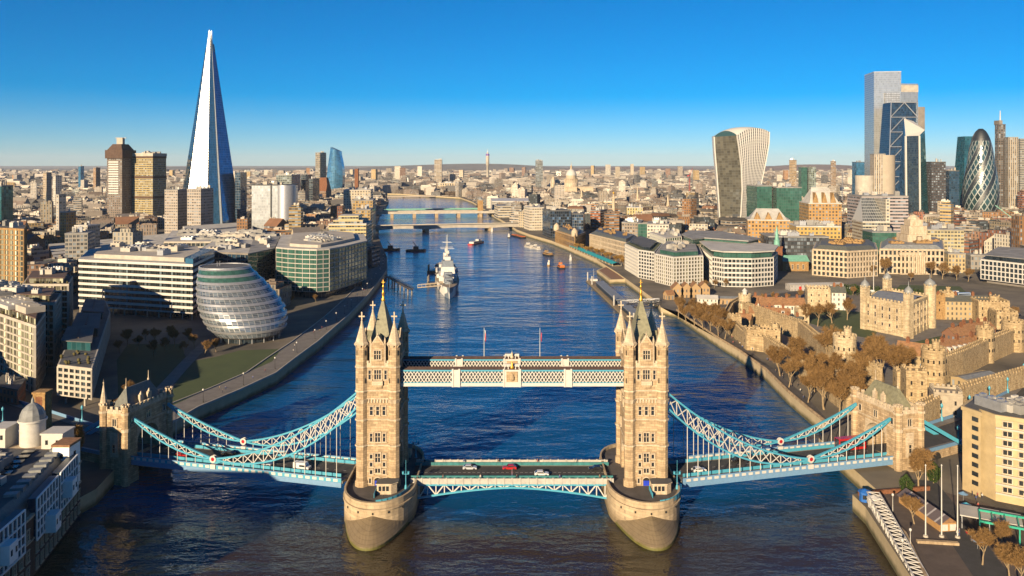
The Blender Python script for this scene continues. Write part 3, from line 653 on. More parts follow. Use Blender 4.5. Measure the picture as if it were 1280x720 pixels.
# --- side spans: each swings back a little from the line of the centre span
SPAN = 79.0; SWING = R(14.5)
def side(s):
    """a frame whose +x runs from the tower out to the shore"""
    e = thing('side_span', None, None, (s * (TX + 6.2), 0, 0), SWING if s > 0 else PI - SWING); e.parent = bridge; return e
pale = M['white']
M['disc_red'] = plain('red_enamel', (.35, .01, .02), .4, 0, .1)
for s in (-1, 1):
    sp_ = side(s)
    mb = MB(); mb.box(2.0, SPAN, -5.3, 5.3, DZ - 1.0, DZ, 0); mb.face([(-2, -5.3, DZ + .003), (2.2, -5.3, DZ + .003), (2.2, 5.3, DZ + .003), (-2, 5.3, DZ + .003)], 0); mb.build('roadway', M['asphalt'], sp_)
    mb = MB()
    for i in range(26): mb.box(3 + i * 3, 4 + i * 3, -.07, .07, DZ + .004, DZ + .008)
    mb.build('centre_line', M['white'], sp_)
    for q in (-1, 1):
        y0, y1 = sorted((q * 5.3, q * 8.3)); mb = MB(); mb.box(3.0, SPAN, y0, y1, DZ - .6, DZ + .13); mb.build('footway', M['pave'], sp_)
        mb = MB(); y = q * 8.4; mb.box(3.4, SPAN, y - .25, y + .25, DZ - 1.5, DZ - .25, 0); mb.box(3.4, SPAN, y - .14, y + .14, DZ - .25, DZ + .85, 1); mb.box(3.4, SPAN, y - .3, y + .3, DZ - 1.75, DZ - 1.5, 0); mb.box(3.4, SPAN, y - .22, y + .22, DZ + .85, DZ + 1.05, 0)
        for i in range(32):
            x = 4.6 + i * 2.36
            for r_ in (-1, 1): mb.box(x, x + 1.45, y + r_ * .16 - .02, y + r_ * .16 + .02, DZ - .1, DZ + .7, 2)
        mb.build('stiffening_girder', [M['blue'], M['blue'] if s > 0 else M['teal'], M['white']], sp_)
        rail_mb([(5, q * 5.45), (SPAN, q * 5.45)], 1.0, DZ + .13, 2.2).build('guard_rail', M['teal'], sp_)
        # chain: long curved lens from the tower to the low pin, short lens from the pin to the shore tower
        ch = thing('suspension_chain', None, None); ch.parent = sp_
        T, Pn, A = Vector((-2.2, 0, 36.0)), Vector((48.0, 0, 10.9)), Vector((SPAN - 1, 0, 21.5)); y = q * 8.4
        def chord(a, b, sag, n): return [Vector((a.x + (b.x - a.x) * i / n, y, a.z + (b.z - a.z) * i / n - sag * 4 * (i / n) * (1 - i / n))) for i in range(n + 1)]
        T2 = Vector((-2.2, 0, 31.5))
        up, lo = chord(T, Pn, 4.6, 14), chord(T2, Pn, 7.4, 14)
        up2, lo2 = chord(Pn, A, .7, 9), chord(Pn, A + Vector((0, 0, -.4)), 2.8, 9)
        c1 = MB(); c2 = MB()
        for U, Lw in ((up, lo), (up2, lo2)):
            for pts in (U, Lw):
                for a, b in zip(pts, pts[1:]): c1.bar(a, b, .62, .5)
            n = len(U) - 1
            for i in range(n):
                if (U[i] - Lw[i]).length > .9: c2.bar(U[i], Lw[i], .22)
                if (U[i + 1] - Lw[i]).length > .5: c2.bar(U[i], Lw[i + 1], .22); c2.bar(Lw[i], U[i + 1], .22)
        c1.build('chain_chord', M['teal'], ch); c2.build('bracing', M['white'], ch)
        for px_ in [up[i].x for i in range(2, 14)] + [lo2[i].x for i in range(2, 9)]:
            zz_ = None
            for Lw in (lo, lo2):
                for a, b in zip(Lw, Lw[1:]):
                    if a.x <= px_ <= b.x + 1e-6: zz_ = a.z + (b.z - a.z) * (px_ - a.x) / max(1e-6, b.x - a.x)
            if zz_ and zz_ > DZ + 2: h = MB(); h.cyl(px_, y, DZ + .6, zz_, .13, .13, 6); h.build('hanger', M['white'], ch)
        d = MB()
        for r_ in (-1, 1):
            MM = Matrix.Translation((Pn.x, y + r_ * .42, Pn.z)) @ Matrix.Rotation(-r_ * PI / 2, 4, 'X')
            d.M = MM; d.cyl(0, 0, -.09, .09, 1.15, 1.15, 16, 0); d.cyl(0, 0, -.13, .13, .62, .62, 14, 1)
        d.M = None; d.box(Pn.x - .9, Pn.x + .9, y - .5, y + .5, DZ - .2, DZ + 1.2, 0); d.build('chain_joint', [M['white'], M['disc_red']], ch)
        # land tie on the far side of the shore tower
        lt = MB(); lt.bar((SPAN + 9, y, 21.0), (SPAN + 33, y, 7.5), .8, 1.2); lt.build('land_tie', M['teal'], sp_)
    # shore tower over the road
    ab = thing('shore_tower', None, None, (SPAN + 4.5, 0, 0)); ab.parent = sp_
    ZT = 25.2; hx, hy = 4.3, 10.6; mb = MB()
    for q in (-1, 1): mb.box(-hx, hx, min(q * hy, q * 5.2), max(q * hy, q * 5.2), -3, 17.5, 0)
    mb.box(-hx - .4, hx + .4, -hy - .4, -5.0, -3, DZ + .5, 0); mb.box(-hx - .4, hx + .4, 5.0, hy + .4, -3, DZ + .5, 0)
    arc = [(5.2 * math.cos(PI * i / 12), 12.4 + 4.6 * math.sin(PI * i / 12)) for i in range(13)]
    for q in (-1, 1):
        for (y0, z0), (y1, z1) in zip(arc, arc[1:]): mb.face([(q * hx, y0, z0), (q * hx, y1, z1), (q * hx, y1, 17.5), (q * hx, y0, 17.5)][::q], 1)
    mb.grid([[(-hx, y, z) for y, z in arc], [(hx, y, z) for y, z in arc]], 1, False, True)
    mb.box(-hx, hx, -hy, hy, 17.5, 23.2, 0); mb.box(-hx - .35, hx + .35, -hy - .35, hy + .35, 23.2, 23.8, 1); mb.box(-hx - .2, hx + .2, -hy - .2, hy + .2, 18.2, 18.7, 1)
    for q in (-1, 1):
        for yy in [(-hy + .5) + i * 1.9 for i in range(12)]: mb.box(q * hx - .3, q * hx + .3, yy - .55, yy + .55, 23.8, ZT + .2, 1)
        for xx in (-3.2, -1.1, 1.1, 3.2): mb.box(xx - .5, xx + .5, q * hy - .3, q * hy + .3, 23.8, ZT + .2, 1)
        mb.box(q * hx - .2, q * hx + .2, -hy, hy, 23.8, 24.5, 1); mb.box(-hx, hx, q * hy - .2, q * hy + .2, 23.8, 24.5, 1)
    for q in (-1, 1):
        mb.prism([(-1.5, q * (hy - .1)), (-1.5, q * (hy + .3)), (1.5, q * (hy + .3)), (1.5, q * (hy - .1))], 9, 17, 1)
    mb.build('wall', [M['stone'], M['stone_pale']], ab)
    for xx, yy in ((-hx, -hy), (hx, -hy), (-hx, hy), (hx, hy)):
        mb = MB(); mb.cyl(xx, yy, -3, ZT + .6, 1.25, 1.25, 8, 0, ph=PI / 8, smooth=False); mb.cyl(xx, yy, 17.6, 18.6, 1.5, 1.5, 8, 1, ph=PI / 8, smooth=False); mb.cyl(xx, yy, 23.2, 24.0, 1.55, 1.55, 8, 1, ph=PI / 8, smooth=False)
        for k in range(8): a = k * PI / 4; mb.box(xx + 1.15 * math.cos(a) - .25, xx + 1.15 * math.cos(a) + .25, yy + 1.15 * math.sin(a) - .25, yy + 1.15 * math.sin(a) + .25, ZT + .6, ZT + 1.3, 1)
        mb.build('turret', [M['stone'], M['stone_pale']], ab)
    mb = MB(); r0 = [(-3.3, -8.4, 24), (3.3, -8.4, 24), (3.3, 8.4, 24), (-3.3, 8.4, 24)]; r1 = [(-.25, -5.6, 30.2), (.25, -5.6, 30.2), (.25, 5.6, 30.2), (-.25, 5.6, 30.2)]
    mb.grid([r0, r1], 0, True, False); mb.face(r1, 0)
    mb.build('roof', M['slate'] if s < 0 else M['tower_roof'], ab)
    for q in (-1, 1):
        mb = MB(); mb.lathe([(.3, 30), (.4, 30.6), (.14, 31), (.09, 33.4), (0, 33.6)], 0, q * 5.4, 8); mb.build('roof_finial', M['stone_pale'], ab)
        mb = MB(); mb.box(-3.4, -2.6, q * 2 - .8, q * 2 + .8, 23.8, 27.4, 0); mb.cyl(-3.0, q * 2, 27.4, 28.6, .6, 0, 4, 0, ph=PI / 4, smooth=False); mb.box(2.6, 3.4, q * 2 - .8, q * 2 + .8, 23.8, 27.4, 0); mb.build('chimney', M['stone_pale'], ab)
        window(ab, 0, q * (hy + .02), 19.2, 1.4, 2.2, 2, 0 if q < 0 else PI); window(ab, 0, q * (hy + .32), 10.5, 1.0, 2.6, 1, 0 if q < 0 else PI)
        window(ab, 0 - q * 0 + q * hx, -7.8, 19.4, 1.2, 1.9, 1, q * PI / 2); window(ab, q * hx, 7.8, 19.4, 1.2, 1.9, 1, q * PI / 2); window(ab, q * hx, 0, 19.4, 1.6, 2.1, 2, q * PI / 2)
    if s < 0:
        mb = MB(); mb.cyl(hx, hy, ZT + .5, ZT + 7.5, 1.3, .12, 8, 0, ph=PI / 8, smooth=False); mb.lathe([(.12, ZT + 7.4), (.3, ZT + 7.8), (.05, ZT + 8.2), (0, ZT + 9.4)], hx, hy, 6, 0); mb.build('spire', M['stone_pale'], ab)
    # stone landing below, where the span meets the bank
    mb = MB(); mb.box(-1.5, hx + 2, -hy - 2.2, -hy - .4, -3, DZ - 2.2); mb.build('landing', M['granite'], ab)
# ------------------------------------------------------------------ building kit
def offs(poly, d):
    n = len(poly); a = sum(poly[i][0] * poly[(i + 1) % n][1] - poly[(i + 1) % n][0] * poly[i][1] for i in range(n))
    if a < 0: poly = poly[::-1]
    out = []
    for i in range(n):
        p0, p, p1 = Vector(poly[i - 1]), Vector(poly[i]), Vector(poly[(i + 1) % n])
        e0, e1 = (p - p0).normalized(), (p1 - p).normalized(); n0, n1 = Vector((e0.y, -e0.x)), Vector((e1.y, -e1.x))
        m = (n0 + n1); k = m.dot(n0)
        out.append(tuple(p + m * (d / k if abs(k) > .25 else d)))
    return out
def cen(poly): return (sum(p[0] for p in poly) / len(poly), sum(p[1] for p in poly) / len(poly))
def rp(Z, *px): return [at(x, y, Z) for x, y in px]
TAKEN = []                                   # footprints, so that the city behind leaves room
def root(name, label, cat, poly, group=None, z=GZ):
    c = cen(poly); TAKEN.append(offs(poly, 6)); r = thing(name, label, cat, (c[0], c[1], 0), 0, group)
    return r, [(x - c[0], y - c[1]) for x, y in (poly if offs(poly, 0) == [tuple(p) for p in poly] or True else poly)]
def plant(r, poly, z, n=3, m=None, seed=1, hmax=3.5):
    n = n * 3; rn = random.Random(seed); q = offs(poly, -3)
    for k in range(n):
        w = [rn.random() ** 3 + .02 for _ in q]; s = sum(w); x = sum(a * p[0] for a, p in zip(w, q)) / s; y = sum(a * p[1] for a, p in zip(w, q)) / s
        L = max(p[0] for p in q) - min(p[0] for p in q); a, b, h = L * rn.uniform(.02, .12), L * rn.uniform(.02, .07), rn.uniform(1.5, hmax)
        e = Vector(poly[1]) - Vector(poly[0]); an = math.atan2(e.y, e.x); mb = MB(Matrix.Translation((x, y, z)) @ Matrix.Rotation(an, 4, 'Z')); mb.box(-a, a, -b, b, .0, h)
        for i in range(3): u = -a + 2 * a * (i + .5) / 3; mb.box(u - a * .15, u + a * .15, -b * .5, b * .5, h, h + .7)
        mb.build('roof_plant', m or M[rn.choice(['roof_grey', 'concrete', 'roof_pale', 'steel'])], r)
def block(r, poly, z0, z1, n, wall, gl, bay=3.0, band=.35, pier=0.0, dep=.35, roof=None, par=.8, cell=1.5, split=True):
    """storeys of glazing behind floor bands (and piers): each storey's glazing is a part"""
    fh = (z1 - z0) / n; mb = MB(); inn = offs(poly, -dep); N = len(poly); P2 = offs(poly, 0)
    for i in range(n + 1):
        a = z0 + i * fh - (fh * band / 2 if i else 0); b = z0 + i * fh + (fh * band / 2 if i < n else par)
        q = offs(poly, .02 * (i % 2)); mb.prism(q, a, b, 0, None, None, None, True, False)
        mb.face([(x, y, b) for x, y in q], 0)
        if i < n: mb.face([(x, y, a) for x, y in q[::-1]], 0)
    if pier:
        for k in range(N):
            p, q = Vector(P2[k]), Vector(P2[(k + 1) % N]); L = (q - p).length; c = max(1, round(L / bay)); e = (q - p) / max(L, 1e-6); nn = Vector((e.y, -e.x))
            for j in range(c + (0 if L > 3 * bay else 0)):
                o = p + e * (L * j / c); m0 = o - e * pier / 2 - nn * .01; A = m0 + nn * .05; B = A + e * pier; C = B - nn * (dep + .1); D = A - nn * (dep + .1)
                mb.prism([tuple(A), tuple(D), tuple(C), tuple(B)][::-1], z0, z1 + .02)
    mb.build('wall', wall, r)
    for i in range(n):
        g = MB(); g.prism(inn, z0 + i * fh + (fh * band / 2 if i else fh * band / 2) - .03, z0 + (i + 1) * fh - fh * band / 2 + .03, 0, None, cell, 1, False, False)
        g.build('window_band', gl, r)
    f = MB(); f.face([(x, y, z1 + .05) for x, y in offs(poly, -.5)])
    if par:
        mb2 = MB(); o, q = offs(poly, .03), offs(poly, -.5); mb2.grid([[(x, y, z1 + par + .03) for x, y in o], [(x, y, z1 + par + .03) for x, y in q]], 0, True, False); mb2.grid([[(x, y, z1 + par + .03) for x, y in q], [(x, y, z1 + .0) for x, y in q]], 0, True, False); mb2.build('parapet', wall, r)
        f = MB(); f.face([(x, y, z1 + par + .012) for x, y in offs(poly, -.02)])
    f.build('roof', roof or M['roof_grey'], r)
def glassblock(r, poly, z0, z1, gl, cell=3.0, fl=None, roof=None, poly1=None, name='glass_wall', top=True):
    mb = MB(); mb.prism(poly, z0, z1, 0, None, cell, fl or max(1, round((z1 - z0) / 3.8)), False, False, poly1); mb.build(name, gl, r)
    if top: f = MB(); f.prism(offs(poly1 or poly, .15), z1, z1 + .6); f.build('roof', roof or M['roof_grey'], r)
def trees_on(r): pass
G = {}
G['green'] = glass('green_glass', (.045, .125, .10), .10, .012, .25, .25)
G['dark'] = glass('dark_glass', (.02, .03, .04), .06, .02, .1, .5)
G['blue'] = glass('blue_glass', (.05, .18, .32), .06, .02, .5, .3)
G['teal'] = glass('teal_glass', (.03, .13, .15), .06, .02, .5, .4)
G['silver'] = glass('silver_glass', (.42, .44, .46), .2, .012, .6, .15)
G['egg'] = glass('egg_glazing', (.10, .13, .16), .14, .03, .3, .45, line=(.27, .27, .27))
G['mirror'] = glass('bright_glazing', (.46, .47, .48), .32, .01, .6, .16, line=(.14, .15, .17), jw=.09)
G['office'] = glass('office_glazing', (.03, .04, .045), .1, .03, .05, .7)
G['warm'] = glass('pale_blinds_glazing', (.22, .20, .14), .2, .03, .1, .8)
G['bluedark'] = glass('blue_black_glass', (.02, .05, .09), .06, .02, .3, .5)
FAC = {}
def fac(w, **k):
    key = (w, tuple(sorted(k.items())))
    if key not in FAC: FAC[key] = facade('wall_with_windows', w, **k)
    return FAC[key]
# ------------------------------------------------------------------ south bank
# offices in white bands behind the park
po = rp(40, (98, 325.5), (241, 332), (268, 319), (262, 312), (140, 309), (112, 313))
r, q = root('office_block', 'wide cream office block with eight long window bands behind the park', 'office building', po)
block(r, q, GZ + 4, 40, 8, M['white'], G['office'], 3, .42, 0, .5, M['roof_pale'], .8)
for k in range(len(q)):
    a, b = Vector(q[k]), Vector(q[(k + 1) % len(q)]); n_ = max(1, int((b - a).length / 9))
    for j in range(n_): p = a + (b - a) * j / n_ + (Vector((0, 0)) - a).normalized() * 1.2; mb = MB(); mb.cyl(p.x, p.y, 3, GZ + 4.1, .4, .4, 8); mb.build('column', M['concrete'], r)
g = MB(); g.prism(offs(q, -4), 4, GZ + 4, 0, None, 3, 1, False, False); g.build('lobby_glazing', G['dark'], r)
mb = MB(); mb.prism(offs(q, -9), 40.8, 43.5); mb.build('penthouse', M['concrete'], r); plant(r, offs(q, -12), 43.5, 6, None, 3)
mb = MB(); a, b = q[1], q[2]; mb.prism([(a[0] - 6, a[1] + 3), (a[0] + .3, a[1] - .3), (b[0], b[1]), (b[0] - 8, b[1])], 40.9, 44.5, 0, None, 3, 1); mb.build('corner_glass', G['blue'], r)
# leaning glass egg: stacked rings, each storey a part
def egg():
    Yb = 441; prof = [(0, 272, 352, 425), (.12, 262, 356.5, 0), (.25, 256, 357, 0), (.38, 252, 354, 0), (.5, 250, 348, 0), (.62, 249, 340, 0), (.75, 248.5, 331, 0), (.87, 249, 321, 0), (1.0, 251, 311, 0)]
    Zt = 44.0; cx0 = XX(307, Yb)
    r = thing('city_hall', 'leaning round glass office like a sliced egg on the riverside promenade', 'civic building', (cx0, Yb + 18, 0)); TAKEN.append([(cx0 - 30, Yb - 8), (cx0 + 30, Yb - 8), (cx0 + 30, Yb + 50), (cx0 - 30, Yb + 50)])
    def ring(t, k=1.0, dz=0.0):
        i = min(len(prof) - 2, int(t * (len(prof) - 1) + 1e-6))
        for i in range(len(prof) - 1):
            if prof[i][0] <= t <= prof[i + 1][0] + 1e-9: break
        u = (t - prof[i][0]) / (prof[i + 1][0] - prof[i][0]); u = u
        L = prof[i][1] + (prof[i + 1][1] - prof[i][1]) * u; Rr = prof[i][2] + (prof[i + 1][2] - prof[i][2]) * u
        yc = 18 + 16 * t; Yc = Yb + yc; x0, x1 = XX(L, Yc), XX(Rr, Yc); cx = (x0 + x1) / 2 - cx0; rad = (x1 - x0) / 2 * k
        z = GZ + 3 + (Zt - GZ - 3) * t + dz
        return [(cx + rad * math.cos(2 * PI * j / 48), yc - 18 + rad * .95 * math.sin(2 * PI * j / 48), z) for j in range(48)]
    n = 10
    for i in range(n):
        t0, t1 = i / n, (i + 1) / n; mb = MB(); a, b = ring(t0 + .015), ring(t1 - .02); sub = 3
        rows = [ring(t0 + .015 + (t1 - t0 - .035) * s_ / sub) for s_ in range(sub + 1)]
        mb.grid(rows, 0, True, False, True); mb.build('window_band', G['egg' if i < 8 else 'green'], r)
        fb = MB(); fb.grid([ring(t1 - .022, 1.0), ring(t1 - .02, 1.025), ring(min(1, t1 + .012), 1.025), ring(min(1, t1 + .018), 1.0)], 0, True, False); fb.build('floor_band', M['steel'], r)
    mb = MB(); top = ring(1, .99, .3); rim = ring(1, 1.03, -.2); rim2 = ring(1, 1.03, .7); mb.grid([rim, rim2, ring(1, .97, .7), ring(1, .97, .25)], 0, True, False); mb.build('roof_rim', M['steel'], r)
    mb = MB(); mb.face(ring(1, .98, .3)); mb.build('roof', M['roof_dark'], r)
    mb = MB()
    for a in (20, 26): p = ring(1, .3, .3)[a]; mb.cyl(p[0], p[1], p[2], p[2] + 3, .15, .1, 6)
    mb.build('roof_mast', M['steel'], r)
    for j in range(0, 48, 3): p = ring(.02, .9)[j]; mb = MB(); mb.cyl(p[0], p[1], 3.5, GZ + 3.6, .3, .3, 6); mb.build('column', M['steel'], r)
    mb = MB(); p = ring(0, .82); mb.grid([[(x, y, 4) for x, y, z in p], [(x, y, z + .2) for x, y, z in p]], 0, True, False, True); mb.build('lobby_glazing', G['dark'], r)
    mb = MB(); mb.face(ring(.0, 1.0, .2)[::-1]); mb.build('underside', M['concrete_d'], r)
egg()
# green glass curved office on the river
cv = [(345, 310), (360, 311.5), (378, 312.5), (396, 313), (412, 312), (424, 310), (436, 307.5), (448, 304.5), (459, 302), (455, 294), (420, 291), (352, 295)]
po = rp(41, *cv); r, q = root('glass_office', 'curved green glass office of nine storeys facing the river promenade', 'office building', po)
block(r, q, GZ + 5, 41, 9, M['offwhite'], G['green'], 6, .16, .35, .3, M['roof_pale'], .8, 2.0)
g = MB(); g.prism(offs(q, -4), 4, GZ + 5, 0, None, 3, 1, False, False); g.build('lobby_glazing', G['dark'], r); mb = MB(); mb.prism(offs(q, -10), 41.8, 44); mb.build('penthouse', M['concrete'], r); plant(r, offs(q, -8), 43.0, 9, None, 5)
po = rp(39, (310, 318), (343, 311), (350, 296), (318, 297)); r, q = root('dark_office', 'dark glass office in shade between the egg shaped hall and the curved green office', 'office building', po)
glassblock(r, q, 4, 39, G['dark'], 3); plant(r, q, 39.6, 4, None, 8)
po = rp(38, (246, 315), (312, 318), (318, 300), (270, 300)); r, q = root('office_block', 'low grey office with pale flat roof right behind the leaning glass egg', 'office building', po)
block(r, q, 4, 38, 8, M['concrete_d'], G['bluedark'], 4, .25, .3, .3, M['roof_pale']); plant(r, q, 38.8, 6, None, 12)
po = rp(37, (205, 303), (330, 303), (345, 291), (215, 289)); r, q = root('office_block', 'wide pale flat roofed block between the white banded office and the station', 'office building', po)
block(r, q, 4, 37, 8, M['concrete'], G['office'], 4, .3, .4, .3, M['roof_pale']); plant(r, q, 37.8, 8, None, 14)
# riverside apartment terraces at the left edge
M['shrub'] = plain('terrace_shrubs', (.07, .06, .02), .9)
def terrace(label, pts, Z, n, seed, extra=None):
    po = rp(Z, *pts); r, q = root('apartment_block', label, 'apartments', po, 'terraced riverside apartment blocks')
    block(r, q, GZ, Z, n, M['concrete'], G['warm'], 4.5, .22, .5, .9, M['brown_roof'], 1.0, 1.5)
    mb = MB(); p2 = offs(q, -3.2); mb.prism(p2, Z + .95, Z + 3.8, 0, None, 2, 1, False, False); mb.build('penthouse', G['warm'], r); mb = MB(); mb.prism(offs(q, -2.4), Z + 3.8, Z + 4.2, 0, None, None, None, True); mb.build('penthouse_roof', M['brown_roof'], r)
    plant(r, offs(q, -2), Z + 4.2, 3, None, seed)
    rn = random.Random(seed)
    for k in range(10):
        a, b = q[0], q[1]; u = rn.random(); x, y = a[0] + (b[0] - a[0]) * u, a[1] + (b[1] - a[1]) * u; c = Vector((-x, -y)).normalized() * rn.uniform(1.2, 2.2)
        mb = MB(); mb.lathe([(0, Z + .9), (.5, Z + 1.0), (.7, Z + 1.8), (.3, Z + 2.4), (0, Z + 2.5)], x + c.x, y + c.y, 6); mb.build('planter', M['shrub'], r)
terrace('nearest cream apartment block at the left edge with roof terraces, beside the slab sided block', [(-60, 374), (45, 410), (57, 393), (-30, 362)], 34, 9, 1)
terrace('middle shaded apartment block with planted roof, just behind the nearest one at the left edge', [(-40, 376), (69, 381), (76, 369), (-20, 364)], 36, 10, 2)
terrace('farthest of the three terraced apartment blocks, its corner touching the white banded office', [(28, 357), (86, 357), (91, 347), (36, 346)], 36, 10, 3)
po = rp(62, (-30, 285), (30, 288), (33, 283), (-26, 281)); r, q = root('apartment_tower', 'tall sandstone framed apartment tower at the left edge above the terraced blocks', 'apartments', po)
block(r, q, GZ, 62, 17, M['brick_y'], G['warm'], 5, .18, 1.5, .5, M['roof_dark'], 1.0); plant(r, q, 63, 2, None, 4)
# slab sided block with three glass roof houses
po = rp(21, (72, 458), (115, 463), (138, 392), (133, 379), (107, 379)); r, q = root('riverside_block', 'long slab sided block with three stepped glass roof pavilions beside the shore tower', 'apartments', po)
block(r, q, GZ + 4, 21, 5, M['concrete'], G['office'], 3.2, .38, .9, .45, M['roof_dark'], .8)
for x, y in offs(q, -3): mb = MB(); mb.cyl(x, y, 3, GZ + 4.1, .45, .45, 8); mb.build('column', M['concrete'], r)
c0 = cen(po)
for pts in ([(78, 436), (113, 438), (116, 420), (86, 418)], [(91, 418), (122, 420), (125, 401), (98, 400)], [(103, 397), (128, 399), (130, 383), (108, 382)]):
    w = [(x - c0[0], y - c0[1]) for x, y in rp(22, *pts)]; mb = MB(); mb.prism(w, 21.6, 25.5, 0, None, 2.5, 1, False, False); g = mb.build('roof_pavilion', G['teal'], r)
    mb = MB(); mb.prism(offs(w, .6), 25.5, 25.9, bottom=True); mb.prism(offs(w, -5), 25.9, 26.3, 1); mb.build('pavilion_roof', [M['roof_dark'], M['brown_roof']], g)
mb = MB(); rn = random.Random(5)
for k in range(14):
    x, y = at(76 + rn.random() * 36, 440 + rn.random() * 16, 22); x -= c0[0]; y -= c0[1]; h = rn.uniform(.8, 1.8); mb.lathe([(0, 21.7), (.6, 22), (.8, 22 + h * .6), (0, 22 + h)], x, y, 6)
mb.build('roof_garden', plain('roof_shrubs', (.09, .075, .02), .9), r)
po = rp(14, (-10, 482), (22, 488), (32, 474), (4, 470)); r, q = root('brick_house', 'small red brick flat roofed house at the left edge below the apartments', 'house', po)
mb = MB(); mb.prism(q, GZ, 14, 0, None, 2.5, 3); mb.build('wall', fac((.24, .09, .05)), r); mb = MB(); mb.prism(offs(q, .3), 14, 14.5); mb.build('roof', M['roof_dark'], r); plant(r, q, 14.5, 2, None, 7)
x, y = at(53, 545, GZ); r = thing('brick_shaft', 'square yellow brick shaft standing behind the domed white brewery tower', 'chimney', (x, y, 0)); mb = MB(); mb.box(-2.2, 2.2, -2.2, 2.2, 4, 21); mb.box(-2.5, 2.5, -2.5, 2.5, 21, 21.7); mb.build('shaft', M['brick_y'], r); mb = MB(); mb.box(-1.2, 1.2, -2.26, -2.2, 16, 20); mb.build('panel', M['brick'], r); TAKEN.append([(x - 4, y - 4), (x + 4, y - 4), (x + 4, y + 4), (x - 4, y + 4)])
# old brewery and warehouse on the water, bottom left
def warehouse():
    A, B, C_ = (-129.5, 240), (-121.5, 202), (-117.5, 165); D, E = (-172, 160), (-178, 244)
    po = [A, B, C_, D, E]; po = po[::-1]; r, q = root('warehouse', 'old brick warehouse flats rising from the river, bottom left, white gridded bays', 'warehouse', po); c = cen(po)
    mb = MB(); mb.prism(q, -3, 15.5, 0); mb.prism(offs(q, .35), 15.5, 16.1, 1); mb.prism(offs(q, .3), 9.6, 10.0, 1); mb.build('wall', [M['brick_d'], M['stone_pale']], r)
    mb = MB(); mb.prism(offs(q, -.6), 16.1, 20.5, 0, 1, None, None, False, True, offs(q, -4.5)); mb.build('roof', [M['slate'], M['roof_dark']], r); plant(r, offs(q, -7), 20.5, 12, None, 21, 3.2)
    def face_(a, b):
        a, b = Vector((a[0] - c[0], a[1] - c[1])), Vector((b[0] - c[0], b[1] - c[1])); e = (b - a).normalized(); return a, e, Vector((-e.y, e.x)) * (1 if Vector((-e.y, e.x)).x > 0 else -1), (b - a).length
    for a, b in ((A, B), (B, C_)):
        a, e, nn, L = face_(a, b); an = math.atan2(nn.y, nn.x) + PI / 2
        k = int(L / 3.3)
        for i in range(k):
            p = a + e * (1.8 + i * 3.3)
            for z in (1.2, 5.4, 10.6):
                if z > 9 and 2 < i < k - 2: continue
                window(r, p.x, p.y, z, 1.3, 2.4, 2, an)
        # white gridded oriel bays over the upper storeys
        for u0, u1 in ((.12, .5), (.55, .95)):
            p0, p1 = a + e * L * u0, a + e * L * u1; n_ = 7; g = MB(); gg = MB()
            for i in range(n_ + 1): p = p0 + (p1 - p0) * i / n_ + nn * .7; g.bar((p.x, p.y, 9.0), (p.x, p.y, 19.6), .3)
            for z in (9.0, 11.2, 13.6, 16.4, 19.6): s0, s1 = p0 + nn * .72, p1 + nn * .72; g.bar((s0.x, s0.y, z), (s1.x, s1.y, z), .35)
            s0, s1 = p0 + nn * .55, p1 + nn * .55; t0, t1 = p0 - nn * 1.5, p1 - nn * 1.5
            gg.prism([tuple(s0), tuple(s1), tuple(t1), tuple(t0)], 9.0, 19.7, 0, None, 2, 4)
            w = gg.build('glazed_bay', G['bluedark'], r); g.build('bay_frame', M['bright_white'], w)
        for u, z in ((.4, 14.2), (.74, 10.4)):
            p = a + e * L * u + nn * 1.6; m = MB(Matrix.Translation((p.x, p.y, 0)) @ Matrix.Rotation(an, 4, 'Z')); m.box(-2, 2, -1.6, 1.8, z - 2.4, z + 2.2); m.build('balcony_box', M['bright_white'], r)
            m = MB(Matrix.Translation((p.x, p.y, 0)) @ Matrix.Rotation(an, 4, 'Z'))
            for x in (-1.1, 1.1): m.box(x - .4, x + .4, -1.66, -1.5, z - .6, z + .8)
            m.build('balcony_window', M['winglass'], r)
    a, e, nn, L = face_(A, B)
    for i in range(9):
        for w_, m_ in ((5.5, 'lead'), (13, 'winglass'), (22, 'lead')): p = a + e * (3 + i * 4.1) - nn * w_; m = MB(Matrix.Translation((p.x, p.y, 0)) @ Matrix.Rotation(math.atan2(e.y, e.x), 4, 'Z')); m.box(-1.1, 1.1, -1.6, 1.6, 19, 21.2 if m_ == 'lead' else 20.9); m.build('skylight', M[m_], r)
    # white lift tower at the corner by the bridge
    x, y = A[0] - c[0] + -1.6, A[1] - c[1] - 4.2; mb = MB(); mb.box(x - 2.6, x + 2.2, y - 3, y + 3, 10, 22.6); t_ = mb.build('white_tower', M['bright_white'], r); mb = MB(); mb.box(x - 2.9, x + 2.5, y - 3.3, y + 3.3, 22.6, 23.3); mb.build('roof', M['tile'], t_)
    for z in (12.5, 15.8, 19.2): mb = MB(); mb.box(x - .6, x + .5, y - 3.05, y - 2.9, z, z + 1.3); mb.box(x + 2.15, x + 2.25, y - .6, y + .6, z, z + 1.3); mb.build('window', M['winglass'], t_)
warehouse()
